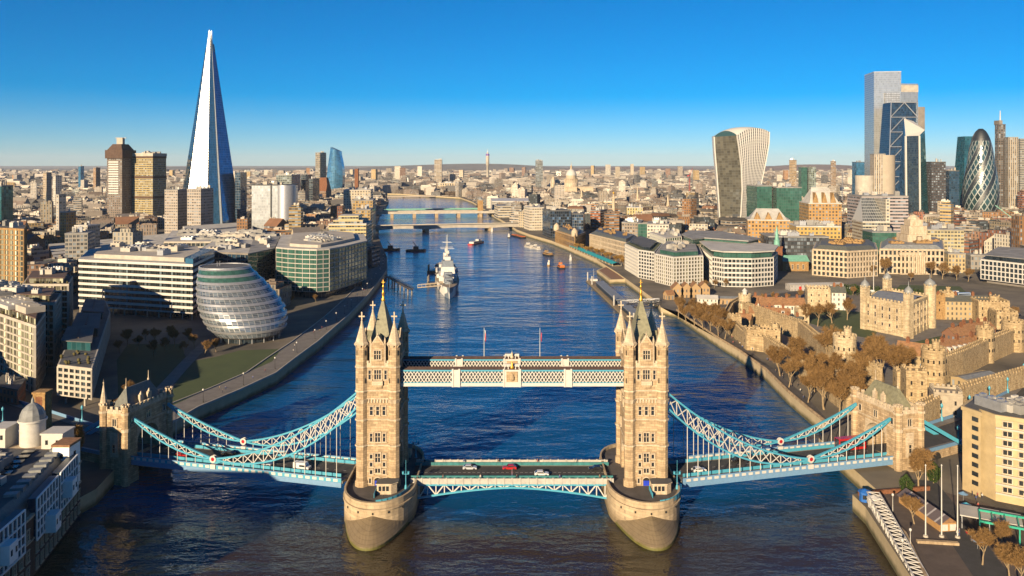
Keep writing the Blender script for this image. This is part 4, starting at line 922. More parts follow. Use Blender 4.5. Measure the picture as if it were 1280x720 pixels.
def brewery():
    x, y = XX(36, 246) , 246; r = thing('brewery', 'white brewery tower with a ribbed lead dome behind the brick warehouse', 'brewery', (x, y, 0)); TAKEN.append([(x - 25, y - 12), (x + 16, y - 12), (x + 16, y + 16), (x - 25, y + 16)])
    mb = MB(); mb.box(-22, 8, -3, 14, 4, 17.5); mb.box(-22.4, 8.4, -3.4, 14.4, 17.5, 18.2); mb.build('wall', M['stone_pale'], r)
    mb = MB(); mb.cyl(0, 2, 17, 25.5, 3.6, 3.6, 12, 0); mb.cyl(0, 2, 25.5, 26.1, 4.1, 4.1, 12, 0); mb.build('drum', M['white'], r)
    mb = MB(); mb.lathe([(3.7, 26.1), (3.5, 27.6), (2.8, 29.2), (1.6, 30.4), (.5, 31.0), (.4, 31.9), (0, 33)], 0, 2, 12, 0, False); mb.build('dome', M['lead'], r)
    for px_, w, z in ((-8, 2.3, 24), (8.5, 3.2, 22.5), (-16, 2.5, 21)):
        mb = MB(); mb.box(px_ - w, px_ + w, -2.5, 4, 16, z); mb.box(px_ - w - .3, px_ + w + .3, -2.8, 4.3, z, z + .5); t_ = mb.build('stair_block', M['white'], r)
        for k in (-1, 1): mb = MB(); mb.box(px_ + k * w * .5 - .4, px_ + k * w * .5 + .4, -2.56, -2.45, z - 3, z - 1.6); mb.build('window', M['winglass'], t_)
    for i in range(6):
        for z in (7, 11.5): window(r, -19 + i * 4, -3, z, 1.2, 2, 2)
    mb = MB(); mb.box(-21, -11, 4, 12, 18.2, 20.4); mb.box(-9, -5, 6, 10, 18.2, 20); mb.build('roof_plant', M['roof_pale'], r)
brewery()
x0, y0 = XX(-30, 225), 225; po = [(x0 - 14, y0 - 12), (x0 + 22, y0 - 8), (x0 + 22, y0 + 10), (x0 - 14, y0 + 8)]
# unseen warehouse blocks added outside the left edge to shade park, lane and roofs
for k, (x, y, a, b, h) in enumerate(((-255, 250, 30, 20, 34), (-225, 190, 32, 22, 38), (-300, 300, 32, 20, 36), (-166, 116, 30, 18, 48))):
    po = [(x - a, y - b), (x + a, y - b), (x + a, y + b), (x - a, y + b)]; r, q = root('warehouse', 'tall unseen brick warehouse block added beyond the left edge to cast shade', 'warehouse', po, 'unseen shading warehouses')
    mb = MB(); mb.prism(q, 4, h, 0, None, 3, 8); mb.build('wall', fac((.26, .14, .08)), r); mb = MB(); mb.prism(offs(q, .3), h, h + .6); mb.build('roof', M['roof_dark'], r)
# ---- the glass spire and its neighbours
def spire_tower():
    Y = 1200; cx, cy = XX(263, Y + 30), Y + 30; r = thing('glass_skyscraper', 'tapering splintered glass skyscraper, by far the tallest on the left', 'skyscraper', (cx, cy, 0)); TAKEN.append([(cx - 60, cy - 55), (cx + 60, cy - 55), (cx + 60, cy + 50), (cx - 60, cy + 50)])
    top = 312
    # eight leaning shards, each a tapering slab with its own top height
    base = [(1.12 * (x * .94 - y * .342), 1.12 * (x * .342 + y * .94)) for x, y in ((-44, 10), (-35, -24), (-3, -34), (13, -27), (16, -31), (41, 2), (28, 34), (-24, 34))]
    mats = [G['bluedark'], G['mirror'], G['blue'], G['silver'], G['blue'], G['bluedark'], G['bluedark'], G['bluedark']]  # sky glare and shade put into each facet's glass colour
    tops = [272, 309, 286, 302, 278, 290, 300, 284]
    n = len(base)
    for i in range(n):
        a, b = Vector(base[i]), Vector(base[(i + 1) % n]); z1 = tops[i]; k = 1 - (z1 - 5) / 322.0
        mid = (a + b) / 2; a1, b1 = a * k, b * k; e = (b - a).normalized(); nn = Vector((e.y, -e.x)); ov = 0.0; a, b, a1, b1 = a.lerp(b, .025), b.lerp(a, .025), a1.lerp(b1, .03), b1.lerp(a1, .03)
        A, B, A1, B1 = a + nn * ov, b + nn * ov, a1 + nn * (ov * .6), b1 + nn * (ov * .6)
        mb = MB(); W = (b - a).length; fl = 75
        rows = []
        for j in range(fl + 1):
            u = j / fl; p, q_ = A.lerp(A1, u), B.lerp(B1, u); rows.append([(p.x + (q_.x - p.x) * s_ / 12, p.y + (q_.y - p.y) * s_ / 12, 5 + (z1 - 5) * u) for s_ in range(13)])
        mb.grid(rows, 0, False, False, True)
        mb.build('glass_shard', mats[i], r)
    mb = MB(); k = 1 - 255 / 322.
    mb.prism([(x * .97, y * .97) for x, y in base], 5, 255, 0, 0, None, None, False, True, [(x * k * .9, y * k * .9) for x, y in base]); mb.build('core', M['concrete_d'], r)
    mb = MB(); rn = random.Random(3)
    for i in range(9):
        a = rn.uniform(0, 2 * PI); x, y = 3.4 * math.cos(a), 3.4 * math.sin(a); mb.bar((x, y, 262), (x * .5, y * .5, 296 + rn.uniform(0, 17)), .7)
    for z in range(266, 300, 6): mb.cyl(0, 0, z, z + .6, 4.2 - (z - 266) * .07, 4.2 - (z - 266) * .07, 8)
    mb.build('crown_frame', M['steel'], r)
    po = [(x + cx, y + cy) for x, y in [(36, -10), (52, -6), (52, 26), (36, 26)]]
    mb = MB(); mb.prism([(38, 0), (46, 0), (46, 30), (38, 30)], 5, 92, 0, None, 3, 22); mb.build('podium', G['bluedark'], r)
spire_tower()
def tower(name, label, cat, x0, x1, ytop, Y, depth, mat, cell=3.2, fh=3.6, rot=0.0, roof=None, cap=0, plantn=2, group=None, ground=GZ):
    """a prismatic tower from its left and right picture columns, top row and distance"""
    nom = (x1 - x0) * Y / FOC; far_ = (x0 + x1) / 2 > 640
    while True:     # the hidden side must not widen the outline seen in the picture
        xl, xr = (XX(x0, Y + depth * .45), XX(x1, Y)) if far_ else (XX(x0, Y), XX(x1, Y + depth * .45))
        if xr - xl > .8 * nom or depth < 6: break
        depth *= .85
    cx = (xl + xr) / 2; w = xr - xl; z = ZZ(ytop, Y); a = rot; ca, sa = math.cos(a), math.sin(a)
    w2 = (w - depth * abs(sa)) / max(.3, abs(ca)) / 2; d2 = depth / 2; cy = Y + d2
    po = [(cx + x * ca - y * sa, cy + x * sa + y * ca) for x, y in ((-w2, -d2), (w2, -d2), (w2, d2), (-w2, d2))]
    r, q = root(name, label, cat, po, group); fl = max(1, round((z - ground) / fh))
    mb = MB(); mb.prism(q, ground - 2, z, 0, None, cell, fl, False, False); mb.build('wall', mat, r)
    mb = MB(); mb.prism(offs(q, .3), z, z + 1.2); mb.build('roof', roof or M['roof_grey'], r)
    if plantn: plant(r, q, z + 1.2, plantn, None, int(x0 * 7 + Y), 5)
    return r, q, z
hosp = fac((.40, .32, .16), wx=.75, wy=.45, sill=False); hosp2 = fac((.21, .17, .14), wx=.5, wy=.5)
r, q, z = tower('hospital_tower', 'tall hospital tower with an overhanging brown top and mast left of the glass spire', 'hospital', 132.5, 163, 192, 1330, 30, hosp2, 3.5, 3.8, R(-12))
mb = MB(); mb.prism(offs(q, 2.2), z - 8, z + 6, 0); mb.prism(q, z + 6, z + 16, 0, None, None, None, False, True, offs(q, -6)); mb.build('overhang', M['brick_d'], r); mb = MB(); mb.box(-5, 5, -4, 4, z + 16, z + 27, 0); mb.box(-9, 10, -1, 1, z + 26, z + 27, 0); mb.build('mast_house', M['concrete'], r)
mb = MB(); a, b = Vector(q[0]), Vector(q[1]); nn = Vector(((b - a).normalized().y, -(b - a).normalized().x)); p0, p1 = a + (b - a) * .12 + nn * .5, a + (b - a) * .78 + nn * .5
for k in range(14): mb.bar((p0.x, p0.y, z - 14 - k * 4), (p1.x, p1.y, z - 14 - k * 4), .8, 2.2)
mb.build('pale_balconies', M['white'], r)
r, q, z = tower('hospital_tower', 'broad yellow banded hospital tower block right of the one with the mast', 'hospital', 163.5, 203.5, 193, 1345, 34, hosp, 3.2, 3.6, R(-14))
for zz in (.98, .7, .42): mb = MB(); mb.prism(offs(q, .5), z * zz - 4, z * zz, bottom=True); mb.build('floor_band', M['brick_d'], r)
mb = MB(); mb.prism(offs(q, .8), z - 3, z + 2); mb.build('parapet', M['concrete'], r)
r, q, z = tower('office_block', 'grey panelled office block just left in front of the glass spire', 'office building', 205, 232, 238, 1100, 34, fac((.40, .35, .30), wx=.6, wy=.4), 3.4, 3.8, R(-10))
r, q, z = tower('office_block', 'grey panelled office block standing at the very foot of the glass spire', 'office building', 233, 262, 237, 1090, 30, fac((.40, .35, .30), wx=.65, wy=.45), 3.4, 3.8, R(-12))
r, q, z = tower('office_tower', 'bulky silver glass office with rounded right side, right of the glass spire', 'office building', 314, 367, 232, 1130, 46, G['silver'], 2.4, 3.8, R(-5), M['roof_dark'])
mb = MB(); b = Vector(q[1]); mb.cyl(b.x - 4, b.y + 12, 4, z + .5, 14, 14, 20, 0, cap=True); mb.build('rounded_end', M['steel'], r); mb = MB(); a, b = Vector(q[0]), Vector(q[1]); p = a + (b - a) * .56
mb.box(p.x - .8, p.x + .8, p.y - 1.2, p.y + 1.5, 4, z + .8); mb.build('dark_slot', M['black'], r)
def skew(label, x0, x1, xt0, xt1, ytop, yl, Y, m):
    z1, z2 = ZZ(ytop, Y), ZZ(yl, Y); po = [(XX(x0, Y), Y), (XX(x1, Y), Y), (XX(x1, Y) + 6, Y + 40), (XX(x0, Y) + 6, Y + 40)]; r, q = root('glass_tower', label, 'skyscraper', po); c = cen(po); mb = MB(); rows = []
    for j in range(31):
        u = j / 30; bul = math.sin(PI * min(1, u * 1.1)) * 6; L = XX(x0 + (xt0 - x0) * u ** 1.6, Y) - c[0] - bul * .3; Rr = XX(x1 + (xt1 - x1) * u ** 3, Y) - c[0] + bul
        za = 4 + (z1 - 4) * u; zb = 4 + (z2 - 4) * u; d = 18
        rows.append([(L, -d, za)] + [(L + (Rr - L) * k / 8, -d - 6 * math.sin(PI * k / 8), za + (zb - za) * k / 8) for k in range(1, 8)] + [(Rr, -d, zb), (Rr, d, zb), (L, d, za)])
    mb.grid(rows, 0, True, False, True); mb.face(rows[-1], 0); mb.build('glass_skin', m, r); return r
skew('bulging blue glass tower with slanted top, far left of the river', 408, 426, 413, 424, 184, 189, 2500, G['blue'])
tower('slab_tower', 'slim dark and cream slab tower beside the bulging blue glass tower', 'office building', 394, 406, 191, 2520, 40, fac((.30, .26, .20), wx=.6, wy=.6), 6, 6, R(-15))
r, q, z = tower('brick_chimney', 'square brown brick chimney of the riverside gallery, right of the bulging blue tower', 'chimney', 443.2, 448.2, 211.5, 2150, 12, M['brick'], 3, 4, 0, M['brick'], 0, 0)
r, q, z = tower('gallery_tower', 'twisted brown brick gallery tower in front of the slim slab tower', 'gallery', 396, 412, 240, 2100, 40, fac((.25, .16, .10), wx=.7, wy=.2), 5, 6, 0, M['roof_grey'], 0, 0)
mb = MB(); mb.prism(q, z + 1, ZZ(222, 2100), 0, None, None, None, False, True, [(x * .55, y * .55) for x, y in q]); mb.build('folded_upper_storeys', M['brick'], r)
r, q, z = tower('stepped_office', 'stepped cream office with yellow bands above the curved green glass office', 'office building', 407, 462, 281, 850, 50, fac((.56, .46, .24), wx=.9, wy=.4, sill=False), 3, 3.4, R(4), M['roof_pale'])
for k, (dx, h) in enumerate(((4, 4.5), (9, 9))): mb = MB(); mb.prism(offs(q, -dx), z + (0 if k == 0 else 4.5), z + h, 0, 1, 3, 1); mb.build('upper_storey', [fac((.56, .46, .24), wx=.9, wy=.4, sill=False), M['roof_pale']], r)
tower('brick_office', 'yellow brown brick office facing the second river bridge on its left end', 'office building', 435, 470, 251, 1050, 60, fac((.40, .27, .11)), 3.5, 3.8, R(6), M['roof_grey'], 0, 3)
tower('brick_office', 'lower yellow brown brick office directly in front of a taller twin of its kind', 'office building', 440, 466, 263, 960, 40, fac((.40, .27, .11), wx=.55), 3.5, 3.8, R(6), M['roof_grey'], 0, 3)
tower('office_block', 'white grid fronted office left of the yellow brick offices by the river', 'office building', 426, 466, 238, 1500, 60, fac((.55, .47, .35)), 5, 4.5, R(5), M['roof_pale'], 0, 3)
tower('office_block', 'green glass fronted long office with cream ends, above the silver rounded office', 'office building', 345, 371, 219, 1900, 60, fac((.30, .34, .30), wx=.8, wy=.8), 5, 5, R(-5), M['roof_pale'], 0, 3)
tower('dark_office', 'dark slab office between the silver office and the bulging blue tower', 'office building', 376, 388, 219, 2000, 50, G['dark'], 5, 5, R(-12), M['roof_dark'])
tower('dark_office', 'dark slab office standing just left of the folded brown gallery tower', 'office building', 386, 397, 224, 1800, 40, G['dark'], 5, 5, R(-12), M['roof_dark'])
tower('apartment_tower', 'cream round shouldered apartment tower far left, alone on the skyline', 'apartments', 53, 63, 216, 1800, 30, fac((.42, .34, .24)), 4, 4, R(-20))
tower('apartment_tower', 'pale white apartment tower touching the cream one far left', 'apartments', 65, 76, 220, 1700, 26, fac((.56, .52, .46)), 4, 4, R(-30))
tower('apartment_tower', 'slim pale and dark tower at far left over the orange brick flats', 'apartments', 69, 81, 244, 1000, 18, fac((.46, .42, .36)), 4, 3.6, R(-30))
tower('brick_flats', 'orange brick flats with a white balcony stripe at far left', 'apartments', 74, 92, 266, 930, 26, fac((.42, .22, .06)), 3.5, 3.4, R(-20))
tower('apartment_tower', 'brown twin slab standing far off, left of the hospital towers on the skyline', 'apartments', 116, 124, 210, 2300, 30, fac((.35, .22, .12)), 4, 4, R(-20))
tower('glass_tower', 'small blue glass tower far away on the left skyline', 'office building', 97.5, 104, 208, 2600, 30, G['blue'], 4, 4, R(-20))
tower('office_block', 'long blue grey office with grid front at the left, in front of the tracks', 'office building', 74, 116, 293, 720, 30, fac((.30, .28, .25), wx=.7, wy=.6), 3, 3.4, R(14), M['roof_grey'])
tower('brick_office', 'pale grid fronted offices left, behind the railway tracks', 'office building', 92, 120, 283, 850, 26, fac((.46, .40, .31), wx=.6, wy=.55), 3.2, 3.5, R(-12), M['roof_pale'])
tower('glass_office', 'teal glass and cream tower cut by the left edge of the view', 'office building', -12, 13, 233, 860, 26, G['teal'], 3, 3.6, R(-20))
# station: long curved roofs and tracks
def station():
    po = [at(70, 332, 14), at(318, 296, 14), at(312, 286, 14), at(60, 305, 14)]; r = thing('railway_station', 'long ribbed white station roofs running up to the glass spire', 'railway station', (po[0][0], po[0][1], 0)); TAKEN.append(po)
    c = po[0]; mb = MB(); mb.prism([(x - c[0], y - c[1]) for x, y in po], 3, 13.5); mb.build('viaduct', M['brick_d'], r)
    for i in range(7):
        u0, u1 = i / 7 + .015, (i + .72) / 7; rows = []
        for k in range(25):
            s = k / 24; a = Vector(po[0]).lerp(Vector(po[1]), s * .78); b = Vector(po[3]).lerp(Vector(po[2]), s * .78); p, q_ = a.lerp(b, u0), a.lerp(b, u1); h = 14 + 3.5 * (s ** 2)
            rows.append([(p.x - c[0], p.y - c[1], h), ((p.x + q_.x) / 2 - c[0], (p.y + q_.y) / 2 - c[1], h + 1.6), (q_.x - c[0], q_.y - c[1], h)])
        mb = MB(); mb.grid(rows, 0, False, True); mb.build('platform_roof', M['roof_pale'], r)
    for i, (s0, s1, u0, u1, h) in enumerate(((.78, 1.0, .0, .5, 22), (.62, .95, .5, 1.0, 24), (.85, 1.0, .45, .95, 20))):
        def pt(s, u): a = Vector(po[0]).lerp(Vector(po[1]), s).lerp(Vector(po[3]).lerp(Vector(po[2]), s), u); return (a.x - c[0], a.y - c[1])
        mb = MB(); mb.prism([pt(s0, u0), pt(s1, u0), pt(s1, u1), pt(s0, u1)], 13, h, 0); mb.build('concourse_roof', M['roof_pale'], r)
station()
# ------------------------------------------------------------------ north bank
po = rp(29, (781, 305), (798, 313), (818, 316), (828, 305), (800, 298)); r, q = root('apartment_block', 'white gridded apartment block with sedum roof at the bend, left half of the riverside pair', 'apartments', po)
block(r, q, GZ, 29, 8, M['white'], G['office'], 3.4, .34, .8, .4, plain('sedum_roof', (.10, .11, .04), .9), .8); mb = MB(); mb.prism(offs(q, -5), 29.8, 32, 0, 1, 2, 1); mb.build('penthouse', [G['dark'], M['roof_dark']], r)
po = rp(28.5, (819, 318), (842, 322.5), (879, 320.5), (874, 308), (828, 306)); r, q = root('apartment_block', 'cream gridded apartment block beside the castle entrance, right half of the riverside pair', 'apartments', po)
block(r, q, GZ, 28.5, 8, M['white'], G['warm'], 3.0, .3, .9, .45, M['roof_grey'], .8); mb = MB(); mb.prism(offs(q, -4), 29.3, 32.5, 0, 1, 2, 1); mb.build('penthouse', [G['green'], M['roof_grey']], r); plant(r, offs(q, -6), 32.5, 6, None, 3)
po = rp(31, (812, 291), (832, 298), (852, 296), (846, 287)); r, q = root('office_block', 'white framed low office peeping between the riverside apartments and the curved roofed offices', 'office building', po); block(r, q, GZ, 31, 8, M['white'], G['green'], 4, .3, .7, .4, M['roof_pale']); plant(r, q, 32, 3, None, 6)
po = rp(33, (873, 301), (890, 313.5), (905, 315.5), (940, 316), (967, 314.5), (972, 308), (935, 303), (895, 299)); r, q = root('office_block', 'curved pale roofed office with white bands and green glass top above the castle', 'office building', po)
block(r, q, GZ, 28, 6, M['white'], G['office'], 3, .36, .5, .4, M['roof_pale'], .4); mb = MB(); mb.prism(offs(q, -1.5), 28.5, 33, 0, None, 2, 1, False, False); mb.build('top_glazing', G['green'], r); mb = MB(); mb.prism(offs(q, .8), 33, 34, 0, None, None, None, True); mb.build('roof', M['roof_pale'], r)
po = rp(36, (853, 294), (866, 300), (880, 298), (935, 302), (950, 299), (900, 290), (862, 289)); r, q = root('office_block', 'second curved roofed office right behind the white banded one, dark glass side', 'office building', po)
block(r, q, GZ, 31, 6, M['concrete'], G['office'], 3, .36, .5, .4, M['roof_pale'], .4); mb = MB(); mb.prism(offs(q, -1.2), 31.5, 36, 0, None, 2, 1, False, False); mb.build('top_glazing', G['green'], r); mb = MB(); mb.prism(offs(q, .8), 36, 37, 0, None, None, None, True); mb.build('roof', M['roof_grey'], r)
# customs house and old fish market
def classical(label, pts, Z, n, roofm=None, cat='public building', name='customs_house', wallc=None, step=3.6, pitched=True):
    po = rp(Z, *pts); r, q = root(name, label, cat, po); block(r, q, GZ, Z, n, wallc or M['stone_pale'], G['office'], step, .34, 1.5, .5, M['lead'], .9)
    mb = MB(); mb.prism(offs(q, .7), Z - .7, Z - .2, 0, None, None, None, True); mb.build('cornice', M['stone_pale'], r)
    if pitched: mb = MB(); mb.prism(offs(q, -1.6), Z + .9, Z + 4.2, 0, None, None, None, False, True, offs(q, -6)); mb.build('mansard', roofm or M['slate'], r)
    plant(r, offs(q, -6), Z + (4.2 if pitched else .9), 4, M['brick_y'], int(Z * 3 + pts[0][0]), 2); return r, q
classical('long low white customs house behind riverside trees', [(737, 293), (783, 304), (800, 298), (750, 287)], 20, 3)
r, q = classical('yellow arcaded old fish market with two domed ends on the quay', [(694, 288), (719, 296), (732, 291), (706, 283.5)], 20, 2, None, 'market hall', 'market_hall', M['brick_y'], 5)
for k in (0, 1): mb = MB(); mb.lathe([(4, 20), (4, 24), (3.5, 26.5), (1.6, 28.6), (0, 30)], q[k][0] * .9, q[k][1] * .9, 10); mb.build('end_dome', M['stone_pale'], r)
def T(*a, **k): return tower(*a, **k)
dg = glass('dark_office_glass', (.02, .035, .06), .12, .03, .1, .7, line=(.05, .06, .07))
T('glass_office', 'broad blue black glass office on the north bank above the moored boats, left part', 'office building', 679, 714, 264, 1080, 50, dg, 3, 3.8, R(10), M['roof_dark'], 0, 3)
T('glass_office', 'blue black glass office with stepped right end next to the red brick office', 'office building', 714, 735, 268, 1060, 46, dg, 3, 3.8, R(-8), M['roof_dark'], 0, 2)
r, q, z = T('brick_office', 'red brown office with long horizontal bands beside the stone column', 'office building', 737, 762, 264, 1140, 36, fac((.30, .10, .03), wx=.96, wy=.42, sill=False), 3.2, 3.8, R(-22), M['roof_grey'], 0, 2)
def monument():
    Y = 1245; x = XX(767, Y); r = thing('memorial_column', 'tall fluted white stone column with a gilded urn above the rooftops', 'monument', (x, Y, 0)); mb = MB(); mb.box(-4, 4, -4, 4, 4, 16, 0); mb.lathe([(3.0, 16), (2.6, 18), (2.3, 50), (2.6, 51.5)], 0, 0, 14); mb.box(-3.2, 3.2, -3.2, 3.2, 51.5, 53); mb.lathe([(1.8, 53), (1.6, 56), (1.0, 58)], 0, 0, 10); mb.build('shaft', M['stone_pale'], r)
    mb = MB(); mb.lathe([(.6, 58), (1.7, 59.5), (1.2, 61), (0, 63)], 0, 0, 10); mb.build('urn', M['gold'], r); TAKEN.append([(x - 12, Y - 12), (x + 12, Y - 12), (x + 12, Y + 12), (x - 12, Y + 12)])
monument()
T('white_office', 'round cornered white riverside office next to the concrete bridge end', 'office building', 655, 680, 260, 1200, 40, fac((.60, .53, .42), wx=.7, wy=.4), 3.5, 3.8, R(12), M['roof_pale'], 0, 2)
T('office_block', 'grey brown office with green glass end by the customs house', 'office building', 775, 811, 279, 1000, 46, fac((.30, .25, .20), wx=.6, wy=.5), 3.5, 3.6, R(-14), M['roof_grey'], 0, 4)
T('glass_office', 'small bright green glass end block right of the grey brown office', 'office building', 797, 810.5, 280, 985, 10, G['green'], 3, 3.6, R(-4), M['roof_grey'], 0, 0)
T('yellow_office', 'pale yellow office with a zigzag window front behind the customs house', 'office building', 782, 806, 260, 1260, 40, fac((.58, .48, .24), wx=.4, wy=.7, sill=False), 4, 4, R(-5), M['roof_pale'], 0, 2)
T('white_office', 'white office with three rows of windows right above the riverside apartments', 'office building', 806, 845, 281, 880, 40, fac((.60, .55, .47), wx=.6, wy=.5), 3.4, 3.6, R(-12), M['roof_grey'], 0, 4)
r, q, z = T('station_hall', 'long white station hall roof beside the railway bridge towers', 'railway station', 612, 676, 252, 1640, 140, fac((.5, .48, .44), wx=.9, wy=.3), 6, 5, R(3), M['white'], 0, 0)
T('white_office', 'white banded riverside offices right of the railway bridge', 'office building', 617, 655, 258, 1480, 60, fac((.52, .46, .36), wx=.96, wy=.4, sill=False), 4, 4, R(8), M['roof_grey'], 0, 2)
# domed cathedral
def cathedral():
    Y = 2300; x = XX(714, Y); r = thing('cathedral', 'pale domed stone cathedral rising above distant rooftops', 'cathedral', (x, Y, 0)); TAKEN.append([(x - 75, Y - 40), (x + 75, Y - 40), (x + 75, Y + 40), (x - 75, Y + 40)])
    mb = MB(); mb.box(-50, 62, -16, 16, 4, 40); mb.box(-14, 14, -36, 36, 4, 40); mb.box(-52, 64, -17, 17, 38, 40.5); mb.build('nave', M['stone_pale'], r)
    mb = MB(); mb.lathe([(20, 40), (20, 52), (18, 52), (18, 62), (19, 62.5), (19, 64)], 0, 0, 32); mb.cyl(0, 0, 64, 72, 15, 15, 32)
    for k in range(24): a = k * PI / 12; mb.cyl(19 * math.cos(a), 19 * math.sin(a), 52, 62, .9, .9, 6)
    mb.build('drum', M['stone_pale'], r)
    mb = MB(); mb.lathe([(15.6, 72), (15.2, 76), (13, 82), (9, 87), (4, 90), (2.6, 90.5)], 0, 0, 32); mb.build('dome', plain('lead_dome', (.50, .48, .44), .6), r)
    mb = MB(); mb.lathe([(2.8, 90), (2.8, 98), (3.2, 98.5), (1.6, 101), (.5, 104), (.4, 110), (0, 111)], 0, 0, 12); mb.build('lantern', M['stone_pale'], r)
    for s in (-1, 1): mb = MB(); mb.lathe([(6, 4), (6, 48), (5, 50), (4.6, 58), (3, 62), (1.6, 66), (0, 70)], -52, s * 14, 10); mb.build('bell_tower', M['stone_pale'], r)
cathedral()
T('slab_tower', 'tall grey slab tower left of the domed cathedral', 'office building', 669.5, 678.5, 201, 2650, 40, fac((.22, .23, .22), wx=.8, wy=.5), 6, 5)
T('slab_tower', 'broad cream office tower on the skyline left of the needle tower', 'office building', 543, 552.5, 200, 3600, 40, fac((.48, .40, .30), wx=.7, wy=.6), 8, 6)
def needle():
    Y = 4300; x = XX(609.5, Y); r = thing('telecom_tower', 'slim round telecom tower with a violet top ring on the skyline', 'tower', (x, Y, 0)); mb = MB(); mb.lathe([(7, 4), (7, 95), (9, 96), (9, 150), (8, 152), (5, 153), (5, 168)], 0, 0, 14); mb.build('shaft', M['concrete'], r)
    mb = MB(); mb.lathe([(10, 150), (10, 158), (8, 160)], 0, 0, 14); mb.build('top_ring', plain('violet_screen', (.12, .06, .30), .5), r); mb = MB(); mb.cyl(0, 0, 166, 186, 2, .6, 8); mb.build('mast', M['steel'], r)
needle()
def wheel():
    Y = 3100; r = thing('pier_pylons', 'pair of white slanting pylons standing over the trees left of the far bridge', 'pylons', (XX(514, Y), Y, 0))
    mb = MB(); mb.bar((-8, 0, 4), (-14, 0, ZZ(222, Y)), 5); mb.build('pylon', M['white'], r); mb = MB(); mb.bar((2, 0, 4), (16, 0, ZZ(226, Y)), 5); mb.build('pylon', M['white'], r)
wheel()
T('palace_block', 'broad cream riverside palace with rows of tall windows beyond the bridges', 'public building', 547, 577, 229, 2750, 60, fac((.58, .47, .32), wx=.45, wy=.7, sill=False), 8, 9, 0, M['roof_pale'], 0, 2)
# flared glass tower
def flared():
    Y = 1150; Yc = Y + 24; cx = XX(926, Yc); r = thing('flared_skyscraper', 'white finned skyscraper flaring outward to a curved top', 'skyscraper', (cx, Yc, 0)); TAKEN.append([(cx - 42, Y - 12), (cx + 42, Y - 12), (cx + 42, Y + 60), (cx - 42, Y + 60)])
    # picture columns of the three visible edges, from the foot to the top, and the top row of each
    EL = [(0, 901), (.3, 899), (.6, 896.5), (.85, 894), (1, 893)]; EM = [(0, 917), (.2, 921), (.45, 922.5), (.7, 921), (.88, 918), (1, 915.5)]; ER = [(0, 945), (.25, 946.5), (.45, 950), (.7, 956.5), (.88, 960.5), (1, 961)]
    def ip(T, u):
        for (a, p), (b, q) in zip(T, T[1:]):
            if u <= b + 1e-9: f = (u - a) / (b - a); return p + (q - p) * f
    tops = (171, 170, 165, 164, 170); n = 40
    def ring(u):
        xl, xm, xr = XX(ip(EL, u), Yc) - cx, XX(ip(EM, u), Yc) - cx, XX(ip(ER, u), Yc) - cx; k = .85 + .15 * u * u
        P_ = [(xl, 2), (xm, -24 * k), (xr, -2 * k), (xr - 16, 34 * k), (xl + 4, 32 * k)]
        return [(x, y, 4 + (ZZ(t_, Yc) - 4) * u) for (x, y), t_ in zip(P_, tops)]
    rows = [ring(j / n) for j in range(n + 1)]
    for name, a, b, m, cols in (('glass_side', 0, 1, G['bronze'], 8), ('finned_side', 1, 2, M['fins'], 15), ('back_side', 2, 3, M['fins'], 12), ('glass_side', 3, 4, G['bronze'], 10), ('back_side', 4, 0, M['fins'], 10)):
        mb = MB(); mb.grid([[tuple(Vector(c[a]).lerp(Vector(c[b]), k / cols) + Vector((0, 0, (8 if name == 'finned_side' else 0) * (j / n) ** 3 * math.sin(PI * k / cols) ** .8))) for k in range(cols + 1)] for j, c in enumerate(rows)], 0, False, False, True); mb.build(name, m, r)
    c = [Vector(p) for p in rows[-1]]; g = []
    for i in range(9):
        u = i / 8; A, B = c[0].lerp(c[4], u), c[1].lerp(c[2].lerp(c[3], .5), u) if u > 0 else c[1]; B = c[1].lerp(c[2], u) + Vector((0, 0, 8 * math.sin(PI * u) ** .8 if 0 < u < 1 else 0)); row = []
        for k in range(11): s = k / 10; p = (c[0].lerp(c[4], u)).lerp(B, s); row.append((p.x, p.y, p.z + (7.5 - 2.5 * u) * math.sin(PI * s) ** .8 + .2))
        g.append(row)
    mb = MB(); mb.grid(g, 0, False, True); mb.grid([[c[2], c[2].lerp(c[3], .5), c[3]], [c[4], c[4], c[4]]], 0, False, False); mb.grid([g[0], [tuple(c[0].lerp(c[1], k / 10)) for k in range(11)]], 1, False, False); mb.build('roof', [M['white'], G['teal']], r)
    for a in (0, 1, 2):
        mb = MB()
        for c0, c1 in zip(rows, rows[1:]): mb.bar(c0[a], c1[a], 1.7)
        mb.build('edge_rib', M['white'], r)
t = NT('fins'); uv = t.n('UVMap').outputs[0]; sp = t.n('SeparateXYZ'); t.l(uv, sp.inputs[0])
fu = t.math('ABSOLUTE', t.math('SUBTRACT', t.math('FRACT', sp.outputs[0]), .5)); fv = t.math('ABSOLUTE', t.math('SUBTRACT', t.math('FRACT', sp.outputs[1]), .5))
fin = t.math('GREATER_THAN', fu, .22); fl_ = t.math('GREATER_THAN', fv, .36)
c = t.mix(fin, t.mix(fl_, (.05, .055, .06), (.28, .27, .25)), (.62, .59, .54)); t.setp(**{'Base Color': c, 'Roughness': t.math('ADD', t.math('MULTIPLY', fin, .4), .15)}); t.bump(fin, .5); M['fins'] = t.mat
G['bronze'] = glass('bronze_glass', (.10, .095, .075), .15, .03, .2, .35)
flared()
